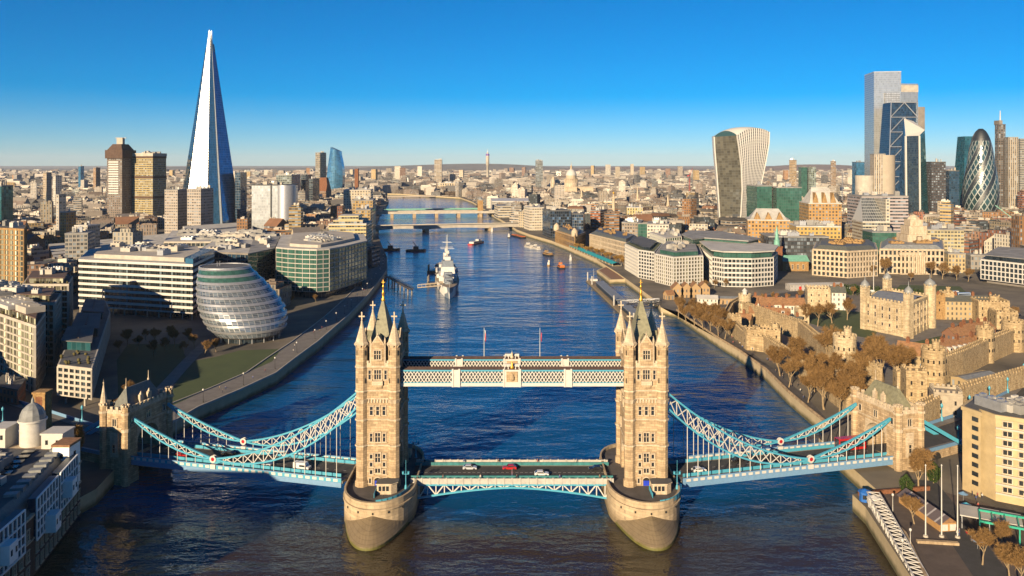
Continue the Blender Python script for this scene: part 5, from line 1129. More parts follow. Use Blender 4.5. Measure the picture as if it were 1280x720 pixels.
# the city cluster on the right
r, q, z = T('skyscraper', 'tallest pale glass skyscraper of the cluster on the right', 'skyscraper', 1085.5, 1131, 90, 1500, 60, G['pale'] if 'pale' in G else G['silver'], 3, 4, R(-8), M['roof_pale'], 0, 0)
mb = MB(); zz = ZZ(104, 1500); a = XX(1151, 1500) - r.location.x; mb.prism([(20, -26), (a, -20), (a - 4, 30), (10, 34)], 4, zz, 0, None, 3, 66, False, True); mb.prism([(20.3, -26.4), (a + .3, -20.4), (a - 4, 30.3), (10, 34.3)], zz - 16, zz - 3, 1); mb.build('lower_wing', [G['silver'], M['concrete']], r)
mb = MB(); mb.box(q[0][0] + 20, q[0][0] + 44, q[0][1] - 10, q[0][1] - 1.5, 4, z * .82, 0); 
mb = MB(); mb.prism([(q[0][0] + 18, q[0][1] - 7), (q[1][0] - 4, q[1][1] - 3), (q[1][0] - 4, q[1][1] + 6), (q[0][0] + 18, q[0][1] + 6)], 4, z * .86, 0, 0, 3, 60); mb.build('stepped_front', G['mirror'], r)
def wedge(name, label, x0, x1, xt0, xt1, ytop, Y, depth, m, back=None):
    """a tower whose front leans back"""
    z = ZZ(ytop, Y); fx = 1 + depth * .6 / Y; po = [(XX(x0, Y) * fx, Y), (XX(x1, Y), Y), (XX(x1, Y), Y + depth), (XX(x0, Y) * fx, Y + depth)]; r, q = root(name, label, 'skyscraper', po); c = cen(po); q1 = [(XX(xt0, Y) * fx - c[0], -depth * .1), (XX(xt1, Y) * fx - c[0], -depth * .1), (XX(xt1, Y) * fx - c[0], depth / 2), (XX(xt0, Y) * fx - c[0], depth / 2)]
    fl = round(z / 4); mb = MB(); mb.prism(q, 4, z, 0, None, 3, fl, False, True, q1); mb.build('glass_wall', m, r); return r, q, q1, z
r, q, q1, z = wedge('wedge_skyscraper', 'sloping dark glass wedge skyscraper with steel bracing in front of the tallest one', 1099, 1146, 1110, 1143, 127, 1400, 50, G['bluedark'])
mb = MB()
for k in range(8):
    u0, u1 = k / 8, (k + 1) / 8
    def pt(u, s): a = Vector((*q[0], 4)).lerp(Vector((*q1[0], z)), u); b = Vector((*q[1], 4)).lerp(Vector((*q1[1], z)), u); p = a.lerp(b, s); p.y -= 1.6; return p
    mb.bar(pt(u1, 0), pt(u1, 1), 1.2); mb.bar(pt(u0, 0), pt(u1, .5), 1.2); mb.bar(pt(u0, 1), pt(u1, .5), 1.2)
    mb.bar(pt(u0, 0), pt(u1, 0), 1.2); mb.bar(pt(u0, 1), pt(u1, 1), 1.2)
mb.build('bracing', M['steel'], r)
mb = MB(); mb.box(q1[1][0], q1[1][0] + 12, -8, 22, 4, z - 8); mb.build('service_core', M['concrete_d'], r)
def scalpel():
    Y = 1250; r = thing('angular_skyscraper', 'angular dark skyscraper with a bright slanted triangular top', 'skyscraper', (XX(1141, Y), Y + 20, 0)); cx = r.location.x; TAKEN.append([(cx - 26, Y - 5), (cx + 28, Y - 5), (cx + 28, Y + 50), (cx - 26, Y + 50)])
    def p(px, py, dy): return Vector((XX(px, Y + dy) - cx, -20 + dy, ZZ(py, Y)))
    b = [p(1119, 285, 14), p(1133, 285, 0), p(1150, 285, 0), p(1161, 285, 20), p(1140, 285, 46)]; tp = [p(1130, 147, 20), p(1132, 170, 4), p(1149, 169.5, 4), p(1156, 162, 18), p(1142, 150, 34)]
    for nm, i, j, m, cols in (('glass_wall', 0, 1, G['bluedark'], 5), ('glass_wall', 1, 2, G['dark'], 9), ('glass_wall', 2, 3, G['teal'], 9), ('glass_wall', 3, 4, G['teal'], 10), ('glass_wall', 4, 0, G['bluedark'], 9)):
        mb = MB(); mb.grid([[b[i].lerp(b[j], k / cols).lerp(tp[i].lerp(tp[j], k / cols), s / 40) for k in range(cols + 1)] for s in range(41)], 0, False, False, True); mb.build(nm, m, r)
    mb = MB(); mb.face([tp[1], tp[2], tp[3]]); mb.face([tp[1], tp[3], tp[0]]); mb.face([tp[3], tp[4], tp[0]]); mb.build('slanted_top', M['white'], r)
    for i in (1, 2): mb = MB(); mb.bar(b[i], tp[i], 2.4); mb.build('edge_fin', M['white'], r)
scalpel()
r, q, z = T('office_tower', 'cream ribbed curved office tower in front of the bracing wedge', 'office building', 1090, 1108, 193, 1210, 30, M['ribs'] if 'ribs' in M else fac((.50, .42, .32), wx=.35, wy=.9, sill=False), 3, 4, R(-6), M['roof_grey'], 0, 0)
mb = MB(); mb.cyl(q[1][0] + 4, q[1][1] + 14, 4, z - 1, 16, 16, 24, 0, 1); mb.build('curved_wing', [fac((.42, .36, .28)), M['roof_grey']], r)
mb = MB(); mb.cyl(q[0][0] - 8, q[0][1] + 14, 4, z - 32, 14, 14, 20, 0, 1); mb.build('curved_wing', [M['concrete'], M['roof_grey']], r)
T('dark_office', 'dark brown office tower right of the angular skyscraper', 'office building', 1161, 1183.5, 203, 1260, 40, fac((.06, .05, .05), wx=.7, wy=.5, sill=False), 3, 4, R(-6), M['roof_dark'], 0, 1)
T('glass_tower', 'blue black office tower left of the bullet shaped tower', 'office building', 1184, 1200, 214, 1290, 40, G['bluedark'], 3, 4, R(-6), M['roof_dark'], 0, 1)
wedge('glass_tower', 'teal glass tower with flared foot leaning behind the bullet shaped tower', 1194, 1216, 1203, 1219, 170, 1420, 40, G['teal'])
def gherkin():
    Y = 1290; cx = XX(1226, Y + 26); r = thing('bullet_skyscraper', 'round bullet shaped skyscraper with spiral dark glass bands', 'skyscraper', (cx, Y + 26, 0)); TAKEN.append([(cx - 32, Y - 4), (cx + 32, Y - 4), (cx + 32, Y + 56), (cx - 32, Y + 56)])
    zt = ZZ(160, Y); n, seg = 40, 72
    def rad(u): return 26.5 * (0.80 + .2 * math.sin(PI * min(1, u * 1.35 + .12))) * (1 if u < .45 else math.sqrt(max(0, 1 - ((u - .45) / .555) ** 2.3)))
    light, dark, cap = MB(), [MB() for _ in range(6)], MB()
    for i in range(n):
        u0, u1 = i / n, (i + 1) / n
        for k in range(seg):
            a0, a1 = 2 * PI * (k + i) / seg, 2 * PI * (k + 1 + i) / seg; b0, b1 = a0 + 2 * PI / seg, a1 + 2 * PI / seg
            pts = [(rad(u0) * math.cos(a0), rad(u0) * math.sin(a0), 4 + (zt - 4) * u0), (rad(u0) * math.cos(a1), rad(u0) * math.sin(a1), 4 + (zt - 4) * u0), (rad(u1) * math.cos(b1), rad(u1) * math.sin(b1), 4 + (zt - 4) * u1), (rad(u1) * math.cos(b0), rad(u1) * math.sin(b0), 4 + (zt - 4) * u1)]
            if u0 > .86: cap.face(pts, 0, None, True)
            elif k % 12 in (0, 1, 2): dark[k // 12].face(pts, 0, None, True)
            else: light.face(pts, 0, [((a + i_) / 4, (a - i_) / 4) for a, i_ in ((k + i, i), (k + 1 + i, i), (k + 2 + i, i + 1), (k + 1 + i, i + 1))], True)
    light.build('pale_glass', glass('diamond_panes', (.02, .05, .055), .16, .04, .15, .5, line=(.22, .24, .23), jw=.075), r); [d_.build('spiral_glass', G['dark'], r) for d_ in dark]; cap.build('cap', G['dark'], r)
gherkin()
r, q, z = T('skyscraper', 'dark stepped tower with a white mast right of the bullet shaped tower', 'skyscraper', 1246, 1257, 156, 1450, 40, fac((.16, .13, .11), wx=.6, wy=.7, sill=False), 4, 4, 0, M['roof_dark'], 0, 0)
mb = MB(); mb.cyl(0, 0, z, ZZ(138, 1450), 1.4, .6, 8); mb.build('mast', M['white'], r); mb = MB(); mb.box(q[0][0], q[0][0] * .1, -8, 8, z, z + 8); mb.build('upper_step', M['concrete_d'], r)
r, q, z = T('skyscraper', 'tall grey brown ribbed tower cut by the right edge', 'skyscraper', 1258, 1274, 172, 1420, 36, fac((.40, .34, .26), wx=.4, wy=.9, sill=False), 3, 4, R(-8), M['roof_grey'], 0, 0)
T('skyscraper', 'grey glass slab at the right edge beside the ribbed tower', 'skyscraper', 1271, 1300, 174, 1430, 36, fac((.30, .28, .25), wx=.8, wy=.5), 3, 4, R(-8), M['roof_grey'], 0, 0)
T('apartment_tower', 'brown rough concrete apartment tower left of the green glass pair', 'apartments', 985, 1000, 200.5, 2150, 30, fac((.33, .24, .14), wx=.8, wy=.4), 4, 4, R(-20), M['brick_d'])
T('apartment_tower', 'brown rough concrete apartment tower standing right of the green glass pair', 'apartments', 1037, 1048.5, 202, 2250, 30, fac((.28, .20, .13), wx=.8, wy=.4), 4, 4, R(-20), M['brick_d'])
T('glass_tower', 'green glass office tower, left of a matching pair on the right skyline', 'office building', 1000, 1009, 209, 1800, 30, G['green'], 4, 4, 0, M['roof_grey'], 0, 0)
T('glass_tower', 'green glass office tower with pale stripes, right of a matching pair', 'office building', 1010, 1020, 209, 1800, 30, fac((.30, .36, .30), wx=.7, wy=.8, sill=False), 4, 4, 0, M['roof_grey'], 0, 0)
T('glass_tower', 'blue teal tower standing left of the tallest pale skyscraper', 'office building', 1068, 1082, 203, 1700, 30, G['blue'], 4, 4, 0, M['roof_dark'], 0, 1)
# mid distance right
T('glass_office', 'long green glass office with terraces right of the flared white tower, left wing', 'office building', 939, 965, 233, 1060, 40, G['green'], 3, 3.8, R(3), M['roof_grey'], 0, 2)
T('glass_office', 'long green glass office right wing, behind the orange gabled offices', 'office building', 965, 1004, 235, 1050, 44, G['green'], 3, 3.8, R(-3), M['roof_grey'], 0, 2)
def gabled(label, x0, x1, yt, yr, Y, wallm, rot=R(-6), roofm=None, cat='office building'):
    r, q, z = T('gabled_office', label, cat, x0, x1, yt, Y, 44, wallm, 3.6, 3.6, rot, M['roof_pale'], 0, 0); zr = ZZ(yr, Y)
    mb = MB(); c = [(x * .9, y * .9) for x, y in q]; a, b, c2, d = [Vector(p) for p in c]; m0, m1 = (a + d) / 2, (b + c2) / 2; ridge0, ridge1 = m0.lerp(m1, .2), m0.lerp(m1, .8)
    R0, R1 = (ridge0.x, ridge0.y, zr), (ridge1.x, ridge1.y, zr); zb = z + 1
    mb.face([(*a, zb), (*b, zb), R1, R0]); mb.face([(*c2, zb), (*d, zb), R0, R1]); mb.face([(*d, zb), (*a, zb), R0]); mb.face([(*b, zb), (*c2, zb), R1]); mb.build('pitched_roof', roofm or M['roof_pale'], r)
    for u in (.2, .5, .8):
        p = a.lerp(b, u); w = (b - a).length * .1; e = (b - a).normalized(); h = (zr - zb) * .7; mb = MB(); A, B = p - e * w, p + e * w; mb.face([(*A, zb), (*B, zb), (p.x, p.y, zb + h)]); inn = Vector((-e.y, e.x)) * (44 * .3); mb.face([(*A, zb), (p.x, p.y, zb + h), (p.x + inn.x, p.y + inn.y, zb + h), (A.x + inn.x, A.y + inn.y, zb)][::-1]); mb.face([(*B, zb), (B.x + inn.x, B.y + inn.y, zb), (p.x + inn.x, p.y + inn.y, zb + h), (p.x, p.y, zb + h)][::-1]); mb.build('gable', wallm if False else M['brick_y'], r)
    return r
ob = fac((.42, .25, .09), wx=.5, wy=.55)
gabled('orange stone gabled office with stepped pale roofs behind the green copper church spire', 1004, 1056, 255, 235, 930, ob)
gabled('orange brown gridded office with a pale slab roof left of the gabled stepped one', 930, 998, 276, 262, 850, ob, R(-14))
T('brick_office', 'ochre low office between the two orange gabled offices and the white crescent', 'office building', 990, 1056, 284, 800, 36, fac((.48, .33, .10), wx=.5, wy=.5), 3.6, 3.6, R(-8), M['roof_pale'], 0, 5)
T('dark_office', 'dark glass low office right behind the green copper church spire', 'office building', 955, 1040, 297, 785, 40, fac((.05, .05, .055), wx=.8, wy=.7), 3, 3.6, R(-6), M['roof_grey'], 0, 4)
classical('white stone classical office crescent facing the memorial garden, left of the domed tower', [(1016, 312), (1060, 315), (1097, 313), (1094, 304), (1020, 303)], 28, 5, None, 'office building', 'stone_offices')
r, q = classical('wide white stone port building with columns below a stepped stone tower', [(1100, 312), (1180, 313), (1178, 301), (1102, 300)], 27, 4, M['lead'], 'public building', 'port_building')
mb = MB(); mb.box(-11, 11, -14, 8, 26, 38); mb.box(-8.5, 8.5, -12, 5, 38, 46); mb.box(-6, 6, -9, 3, 46, 52); mb.lathe([(6, 52), (4.6, 54), (2.5, 56), (0, 57)], 0, -3, 8, 0, False); mb.box(-2, 2, -14.6, -14, 29, 36); t_ = mb.build('stone_tower', M['stone_pale'], r)
mb = MB(); mb.box(-2.6, 2.6, -14.4, -13.9, 28, 36.5); mb.build('niche', M['dark'], t_)
for i in range(7):
    mb = MB(); a, b = Vector(q[0]), Vector(q[1]); p = a.lerp(b, .32 + .36 * i / 6); mb.cyl(p.x, p.y - 1.6, 6, 22, 1.0, .9, 10); mb.build('column', M['stone_pale'], r)
mb = MB(); a = Vector(q[0]).lerp(Vector(q[1]), .29); b = Vector(q[0]).lerp(Vector(q[1]), .71); mb.box(a.x, b.x, a.y - 3, a.y, 22, 25); mb.box(a.x, b.x, a.y - 3.4, a.y, 4, 6); mb.build('portico', M['stone_pale'], r)
r, q, z = T('office_block', 'olive topped office right behind the port building tower', 'office building', 1150, 1208, 288, 830, 44, fac((.46, .40, .24), wx=.7, wy=.5), 3.4, 3.6, R(-5), M['roof_grey'], 0, 4)
T('glass_office', 'low green glass office left behind the port building tower', 'office building', 1084, 1124, 291, 800, 40, G['green'], 3, 3.6, R(-5), M['lead'], 0, 3)
T('office_block', 'sandy stone office right of the white port building', 'office building', 1181, 1209, 318, 735, 30, fac((.48, .38, .22), wx=.5, wy=.6), 3.2, 3.6, R(-8), M['roof_grey'], 0, 3)
T('brick_office', 'grey shaded office between the sandy office and the white framed office', 'office building', 1209, 1238, 320, 760, 26, fac((.26, .24, .22), wx=.5, wy=.6), 3.2, 3.6, R(-8), M['roof_grey'], 0, 2)
po = rp(24, (1226, 325), (1300, 333), (1330, 318), (1245, 314)); r, q = root('office_block', 'white framed four storey office with dark glass at the right edge above the moat', 'office building', po)
block(r, q, GZ + 3, 24, 4, M['white'], G['dark'], 3.4, .22, .7, .5, M['roof_grey']); mb = MB(); mb.prism(offs(q, -3), 24.8, 28, 0, None, 3, 1, False, False); mb.build('penthouse', G['dark'], r); mb = MB(); mb.prism(offs(q, -2), 28, 28.5, 0, None, None, None, True); mb.build('roof_slab', M['roof_grey'], r); mb = MB(); mb.prism(offs(q, -4), 4, GZ + 3, 0); mb.build('plinth', M['concrete_d'], r)
# sloped glass front office
r, q, z = T('office_block', 'office with a big sloping glass roof in front of the lilac banded block', 'office building', 1071, 1116, 278, 850, 50, fac((.50, .46, .36), wx=.9, wy=.5, sill=False), 3, 3.6, R(-6), M['roof_pale'], 0, 0)
mb = MB(); a, b, c2, d = [Vector(p) for p in q]; h = ZZ(249, 850)
mb.face([(*a, z + 1), (*b.lerp(a, .15), z + 1), (*c2.lerp(d, .15), h), (*d.lerp(c2, .35), h)], 0, [(0, 0), (10, 0), (10, 8), (2, 8)]); mb.face([(*d, z), (*a, z), (*d.lerp(c2, .35), h)], 0, [(0, 0)] * 3); mb.build('sloping_glazing', glass('roof_glazing', (.12, .13, .13), .15, .02, .2, .3, line=(.4, .4, .38)), r)
mb = MB(); p, e = b.lerp(a, .15), c2.lerp(d, .15); mb.prism([tuple(p), tuple(b), tuple(c2), tuple(e)], z + 1, h, 0, 1, 3, 7); mb.build('end_block', [fac((.55, .50, .40)), M['roof_pale']], r)
T('office_block', 'lilac and cream banded wide office above the sloping glass roof', 'office building', 1068, 1138, 246, 960, 50, fac((.42, .36, .36), wx=.96, wy=.45, sill=False), 3, 3.8, R(-4), M['roof_grey'], 0, 3)
# church with copper spire
def church():
    x, y = at(971, 338, GZ); r = thing('church', 'brick church with a tall green copper spire next to the banded office', 'church', (x, y, 0)); TAKEN.append([(x - 10, y - 10), (x + 36, y - 10), (x + 36, y + 20), (x - 10, y + 20)])
    mb = MB(); mb.box(-4, 4, -4, 4, 4, 27); mb.box(-4.4, 4.4, -4.4, 4.4, 27, 27.8); mb.build('tower', M['brick'], r); mb = MB(); mb.box(4, 28, -5, 10, 4, 14, 0); mb.build('nave', M['brick_y'], r)
    mb = MB(); mb.face([(4, -5.5, 14), (29, -5.5, 14), (29, 2.5, 19), (4, 2.5, 19)]); mb.face([(29, 10.5, 14), (4, 10.5, 14), (4, 2.5, 19), (29, 2.5, 19)]); mb.face([(29, -5.5, 14), (29, 10.5, 14), (29, 2.5, 19)]); mb.build('roof', M['copper'], r)
    mb = MB(); mb.cyl(0, 0, 27.8, 33, 3, 2.6, 8); mb.cyl(0, 0, 33, 33.6, 3, 3, 8); mb.cyl(0, 0, 33.6, 38, 1.9, 1.6, 8); mb.cyl(0, 0, 38, 47, 1.7, .15, 8); mb.build('spire', M['copper'], r)
    for k in range(4): window(r, 8 + k * 5, -5.02, 7, 1.4, 4, 2)
church()
# ------------------------------------------------------------------ bridges up the river
def river_bridge(name, label, x0, x1, ydeck, Y0, Y1, w, spans, m, arch=True, rise=.75, deck=1.6, piers=None):
    """x0,x1: picture columns of the two ends; Y0,Y1 their distances"""
    A, B = Vector((XX(x0, Y0), Y0)), Vector((XX(x1, Y1), Y1)); z = ZZ(ydeck, (Y0 + Y1) / 2); L = (B - A).length; an = math.atan2(B.y - A.y, B.x - A.x); r = thing(name, label, 'bridge', (A.x, A.y, 0), an)
    mb = MB(); mb.box(-30, L + 30, -w / 2, w / 2, z - deck, z); mb.box(-30, L + 30, -w / 2 - .4, -w / 2, z - .5, z + 1.3); mb.box(-30, L + 30, w / 2, w / 2 + .4, z - .5, z + 1.3); mb.build('deck', m, r)
    f = MB(); f.box(-30, L + 30, -w / 2 + 3, w / 2 - 3, z + .01, z + .03); f.build('roadway', M['asphalt'], r)
    ed = [0] + spans + [1]
    for i in range(len(ed) - 1):
        a, b = ed[i] * L, ed[i + 1] * L; mb = MB(); N = 16
        for k in range(N):
            s0, s1 = k / N, (k + 1) / N; h0, h1 = [(z - deck - 1 - 2) * (1 - (1 - (2 * s - 1) ** 2) * rise) + .0 for s in (s0, s1)]
            if arch:
                za, zb = z - deck - h0 * .85, z - deck - h1 * .85
                for yy in (-w / 2, w / 2): mb.face([(a + (b - a) * s0, yy, za), (a + (b - a) * s1, yy, zb), (a + (b - a) * s1, yy, z - deck + .1), (a + (b - a) * s0, yy, z - deck + .1)])
                mb.face([(a + (b - a) * s0, -w / 2, za), (a + (b - a) * s0, w / 2, za), (a + (b - a) * s1, w / 2, zb), (a + (b - a) * s1, -w / 2, zb)])
        if arch: mb.build('arch', m, r)
    for s in spans + [0, 1]:
        mb = MB(); pw = piers or 3; mb.box(s * L - pw, s * L + pw, -w / 2 - 2, w / 2 + 2, -3, z - deck - (.3 if not arch else 1.0)); mb.build('pier', M['granite'], r)
    return r, L, z
river_bridge('road_bridge', 'pale concrete road bridge of three shallow arches, nearest of those beyond the warship', 470, 650, 281.5, 1235, 1290, 32, [.335, .775], M['concrete'], True, .78, 2.2)
r, L, z = river_bridge('railway_bridge', 'flat girder railway bridge ending at yellow brick towers', 462, 600, 264.5, 1560, 1590, 26, [.2, .4, .6, .8], M['concrete'], False, .5, 3.5)
river_bridge('road_bridge', 'teal arched iron road bridge just beyond the flat railway bridge', 475, 592, 261.5, 1790, 1830, 18, [.2, .4, .6, .8], M['copper'], True, .8, 1.5)
river_bridge('road_bridge', 'farthest low arched bridge with cream piers where the river bends', 484, 588, 245, 2480, 2540, 26, [.2, .4, .6, .8], plain('bridge_stone', (.38, .33, .27), .8), True, .8, 2.5)
for k, px_ in enumerate((598, 603)):
    Y = 1590 + k * 34; x = XX(600.5, Y) ; mb = None; r = thing('bridge_tower', 'near yellow brick tower at the railway bridge end' if k == 0 else 'far yellow brick tower half hidden behind its twin at the railway bridge end', 'tower', (x, Y, 0), 0, 'railway bridge towers'); TAKEN.append([(x - 9, Y - 9), (x + 9, Y - 9), (x + 9, Y + 9), (x - 9, Y + 9)])
    mb = MB(); mb.box(-5.5, 5.5, -5.5, 5.5, 0, 32); mb.box(-6, 6, -6, 6, 32, 33); mb.build('shaft', M['brick_y'], r); mb = MB(); mb.box(-4, 4, -4, 4, 33, 35); mb.lathe([(4, 35), (3, 37), (1, 38), (0, 39.5)], 0, 0, 8); mb.build('cap', M['lead'], r)
# ------------------------------------------------------------------ the castle
class Boxes:
    """stands in for an MB where every box is a part of its own"""
    def __init__(s): s.L = []; s.col = (1, 1, 1); s.f = s.L
    def box(s, *a): m = MB(); m.col = s.col; m.box(*a); s.L.append(m)
def merlons(mb, a, b, z, w=.6, t=.5, gap=1.5, h=1.0, m=0):
    a, b = Vector(a), Vector(b); L = (b - a).length; n = max(2, int(L / gap)); e = (b - a) / L; nn = Vector((-e.y, e.x)) * (t / 2)
    for i in range(n):
        p = a + e * (L * (i + .5) / n); mb.prism([tuple(p - e * w / 2 - nn), tuple(p + e * w / 2 - nn), tuple(p + e * w / 2 + nn), tuple(p - e * w / 2 + nn)], z - .02, z + h, m)
def castle_wall(name, label, pts, h, th=2.6, m=None, cat='castle wall', base=GZ):
    c = pts[0]; r = thing(name, label, cat, (c[0], c[1], 0)); mb = MB(); cr = MB(); Lp = [(x - c[0], y - c[1]) for x, y in pts]; o = inset(Lp, th / 2); i_ = inset(Lp, -th / 2)
    for k in range(len(pts) - 1):
        mb.prism([o[k], o[k + 1], i_[k + 1], i_[k]], base - 1, base + h)
        for s in (o, i_): cr.bar((*s[k], base + h + .4), (*s[k + 1], base + h + .4), .4, .8); merlons(cr, s[k], s[k + 1], base + h + .75, 1.1, .45, 2.2, .9)
    mb.build('wall', m or M['castle'], r); cr.build('battlements', m or M['castle'], r); return r
def castle_tower(label, px, py, w, h, round_=True, m=None, rot=0.0, turret=0, d=None, cupola=False, xy=None, name='castle_tower', slits=True):
    x, y = xy or at(px, py, GZ); r = thing(name, label, 'castle tower', (x, y, 0), rot); m = m or M['castle']; a = w / 2; b = (d or w) / 2
    mb = MB(); ba = MB(); sl = Boxes()
    if round_:
        mb.cyl(0, 0, GZ - 1, GZ + h, a * 1.04, a, 20, 0); mb.cyl(0, 0, GZ + h * .97, GZ + h, a + .25, a + .25, 20)
        for k in range(14):
            u = 2 * PI * k / 14; ba.box(-.5, .5, -.25, .25, 0, 0) if False else None
            p0 = (math.cos(u - .14) * (a + .1), math.sin(u - .14) * (a + .1)); p1 = (math.cos(u + .14) * (a + .1), math.sin(u + .14) * (a + .1)); q1 = (p1[0] * .86, p1[1] * .86); q0 = (p0[0] * .86, p0[1] * .86); ba.prism([p0, p1, q1, q0], GZ + h, GZ + h + 1.7)
        for k in range(20):
            u = 2 * PI * k / 20; v_ = u + PI / 10; p0 = (math.cos(u) * (a + .1), math.sin(u) * (a + .1)); p1 = (math.cos(v_) * (a + .1), math.sin(v_) * (a + .1)); ba.prism([p0, p1, (p1[0] * .88, p1[1] * .88), (p0[0] * .88, p0[1] * .88)], GZ + h - .02, GZ + h + .8)
        for k in range(7):
            for z in (.35, .68): u = -PI + .45 * k + .2; sl.box(a * math.cos(u) - .28, a * math.cos(u) + .28, a * math.sin(u) - .28, a * math.sin(u) + .28, GZ + h * z, GZ + h * z + 1.5)
    else:
        mb.box(-a, a, -b, b, GZ - 1, GZ + h); mb.box(-a - .2, a + .2, -b - .2, b + .2, GZ + h * .96, GZ + h * .98)
        P_ = [(-a + .25, -b + .25), (a - .25, -b + .25), (a - .25, b - .25), (-a + .25, b - .25)]
        for k in range(4): p, q = P_[k], P_[(k + 1) % 4]; ba.bar((*p, GZ + h + .35), (*q, GZ + h + .35), .5, .7); merlons(ba, p, q, GZ + h + .65, 1.0, .5, 1.9, .95)
        for k in range(max(1, int(w / 4))):
            for z in (.35, .66): u = -a + w * (k + .5) / max(1, int(w / 4)); sl.box(u - .35, u + .35, -b - .04, -b + .2, GZ + h * z, GZ + h * z + 1.6)
        for k in range(max(1, int(2 * b / 5))):
            for z in (.35, .66): u = -b + 2 * b * (k + .5) / max(1, int(2 * b / 5)); sl.box(-a - .04, -a + .2, u - .35, u + .35, GZ + h * z, GZ + h * z + 1.6)
    mb.build('wall', m, r); ba.build('battlements', m, r)
    if slits: [b_.build('slit_window', M['dark'], r) for b_ in sl.L]
    if turret:
        t_ = MB(); tx, ty = (a * .45, b * .45); t_.cyl(tx, ty, GZ + h, GZ + h + turret, a * .34, a * .34, 10)
        for k in range(6): u = PI / 3 * k; t_.box(tx + a * .3 * math.cos(u) - .3, tx + a * .3 * math.cos(u) + .3, ty + a * .3 * math.sin(u) - .3, ty + a * .3 * math.sin(u) + .3, GZ + h + turret, GZ + h + turret + .8)
        t_.build('stair_turret', m, r)
    if cupola: c_ = MB(); c_.cyl(0, 0, GZ + h, GZ + h + 3.4, 1.5, 1.5, 8); c_.cyl(0, 0, GZ + h + 3.4, GZ + h + 5.4, 2, .1, 8); c_.build('cupola', M['white'], r)
    return r
def keep():
    po = [(214, 485), (227.5, 459), (256, 490), (242, 516)]; c = cen(po); r = thing('keep', 'great pale square castle keep with four domed corner turrets', 'castle', (c[0], c[1], 0)); TAKEN.append(offs(po, 12)); q = [(x - c[0], y - c[1]) for x, y in po]
    mb = MB(); q = offs(q, 0); mb.prism(q, 3, 23.5); mb.prism(offs(q, .3), 3, 7.0); n = 4
    for k in range(4):
        a, b = Vector(q[k]), Vector(q[(k + 1) % 4]); e = (b - a).normalized(); nn = Vector((e.y, -e.x)); L = (b - a).length
        for j in range(6): p = a + e * (L * (j + .5) / 6.0 + .0) - e * (L / 12) * 0; p0 = p + e * L / 12; mb.prism([tuple(p0 - e * .8 + nn * .55), tuple(p0 - e * .8 - nn * .1), tuple(p0 + e * .8 - nn * .1), tuple(p0 + e * .8 + nn * .55)][::-1], 3, 22.8)
    mb.build('wall', M['castle_pale'], r); mb = MB()
    for k in range(4): a, b = offs(q, -.3)[k], offs(q, -.3)[(k + 1) % 4]; mb.bar((*a, 23.9), (*b, 23.9), .6, .9); merlons(mb, a, b, 24.3, 1.2, .6, 2.3, 1.2)
    mb.build('battlements', M['castle_pale'], r)
    mb = MB(); z = 23.55; i5 = offs(q, -1.2); mb.face([(x, y, z) for x, y in i5]); m0, m1 = Vector(i5[0]).lerp(Vector(i5[3]), .5), Vector(i5[1]).lerp(Vector(i5[2]), .5); mb.face([(*i5[0], z), (*i5[1], z), (*m1, 26), (*m0, 26)]); mb.face([(*i5[2], z), (*i5[3], z), (*m0, 26), (*m1, 26)]); mb.build('roof', M['lead'], r)
    for k in range(4):
        x, y = q[k]; rd = 3.4 if k == 2 else 2.7
        mb = MB(); mb.cyl(x, y, 3, 30.5, rd, rd, 20 if k == 2 else 4, 0, ph=PI / 4 + math.atan2(q[1][1] - q[0][1], q[1][0] - q[0][0]), smooth=k == 2); t_ = mb.build('corner_turret', M['castle_pale'], r)
        mb = MB(); mb.lathe([(rd * .85, 30.5), (rd * .95, 31.6), (rd * .8, 33), (rd * .35, 34.3), (.2, 35), (.12, 37.5), (0, 38)], x, y, 12); mb.build('dome', M['lead'], t_)
        mb = MB()
        for j in range(10): u = j * PI / 5; mb.box(x + rd * .92 * math.cos(u) - .3, x + rd * .92 * math.cos(u) + .3, y + rd * .92 * math.sin(u) - .3, y + rd * .92 * math.sin(u) + .3, 30.5, 31.5)
        mb.build('battlements', M['castle_pale'], t_)
    for k in (0, 1):
        a, b = Vector(q[k]), Vector(q[(k + 1) % 4]); e = (b - a).normalized(); an = math.atan2(e.y, e.x); L = (b - a).length
        for z, h in ((9.5, 1.6), (14.0, 2.4), (18.6, 2.0)):
            for j in range(6): p = a + e * L * (j + .5 + (.0)) / 6; window(r, p.x + e.y * .05, p.y - e.x * .05, z, 1.0, h, 1, an)
    mb = MB(); mb.cyl(-10, 10, 24, 46, .25, .12, 8); mb.build('flagpole', M['white'], r)
keep()
# curtain walls and towers on the river side
castle_wall('curtain_wall', 'sunlit outer castle wall along the wharf, from the west corner tower to the trees', [at(*p) for p in ((918, 420), (935, 437), (957, 440), (975, 452), (1012, 478), (1062, 518))], 7.5)
castle_wall('curtain_wall', 'pale inner castle wall running behind the big bare trees', [at(*p) for p in ((930, 398), (965, 412), (1000, 424), (1036, 456), (1052, 466), (1100, 486))], 9.5)
castle_wall('curtain_wall', 'shaded outer castle wall above the dry moat, right of the bridge approach', [at(*p) for p in ((1120, 532), (1150, 540), (1180, 524), (1230, 506), (1282, 490), (1400, 455))], 9.5)
castle_wall('curtain_wall', 'shaded inner castle wall between the round towers on the right', [at(*p) for p in ((1168, 482), (1200, 470), (1230, 455), (1264, 440), (1330, 424))], 11)
castle_wall('curtain_wall', 'west castle wall running back from the corner tower to the timbered houses', [at(*p) for p in ((918, 420), (908, 408), (914, 396), (930, 386))], 8)
castle_tower('square west corner tower at the foot of the outer castle wall', 918, 418, 6.5, 10.5, False)
castle_tower('square gate tower in the outer wall, second from its west corner', 939, 436, 7, 10.5, False)
castle_tower('broad gate tower over the water gate with corner turrets', 962, 437, 12, 11, False, None, R(-25), 3, 9)
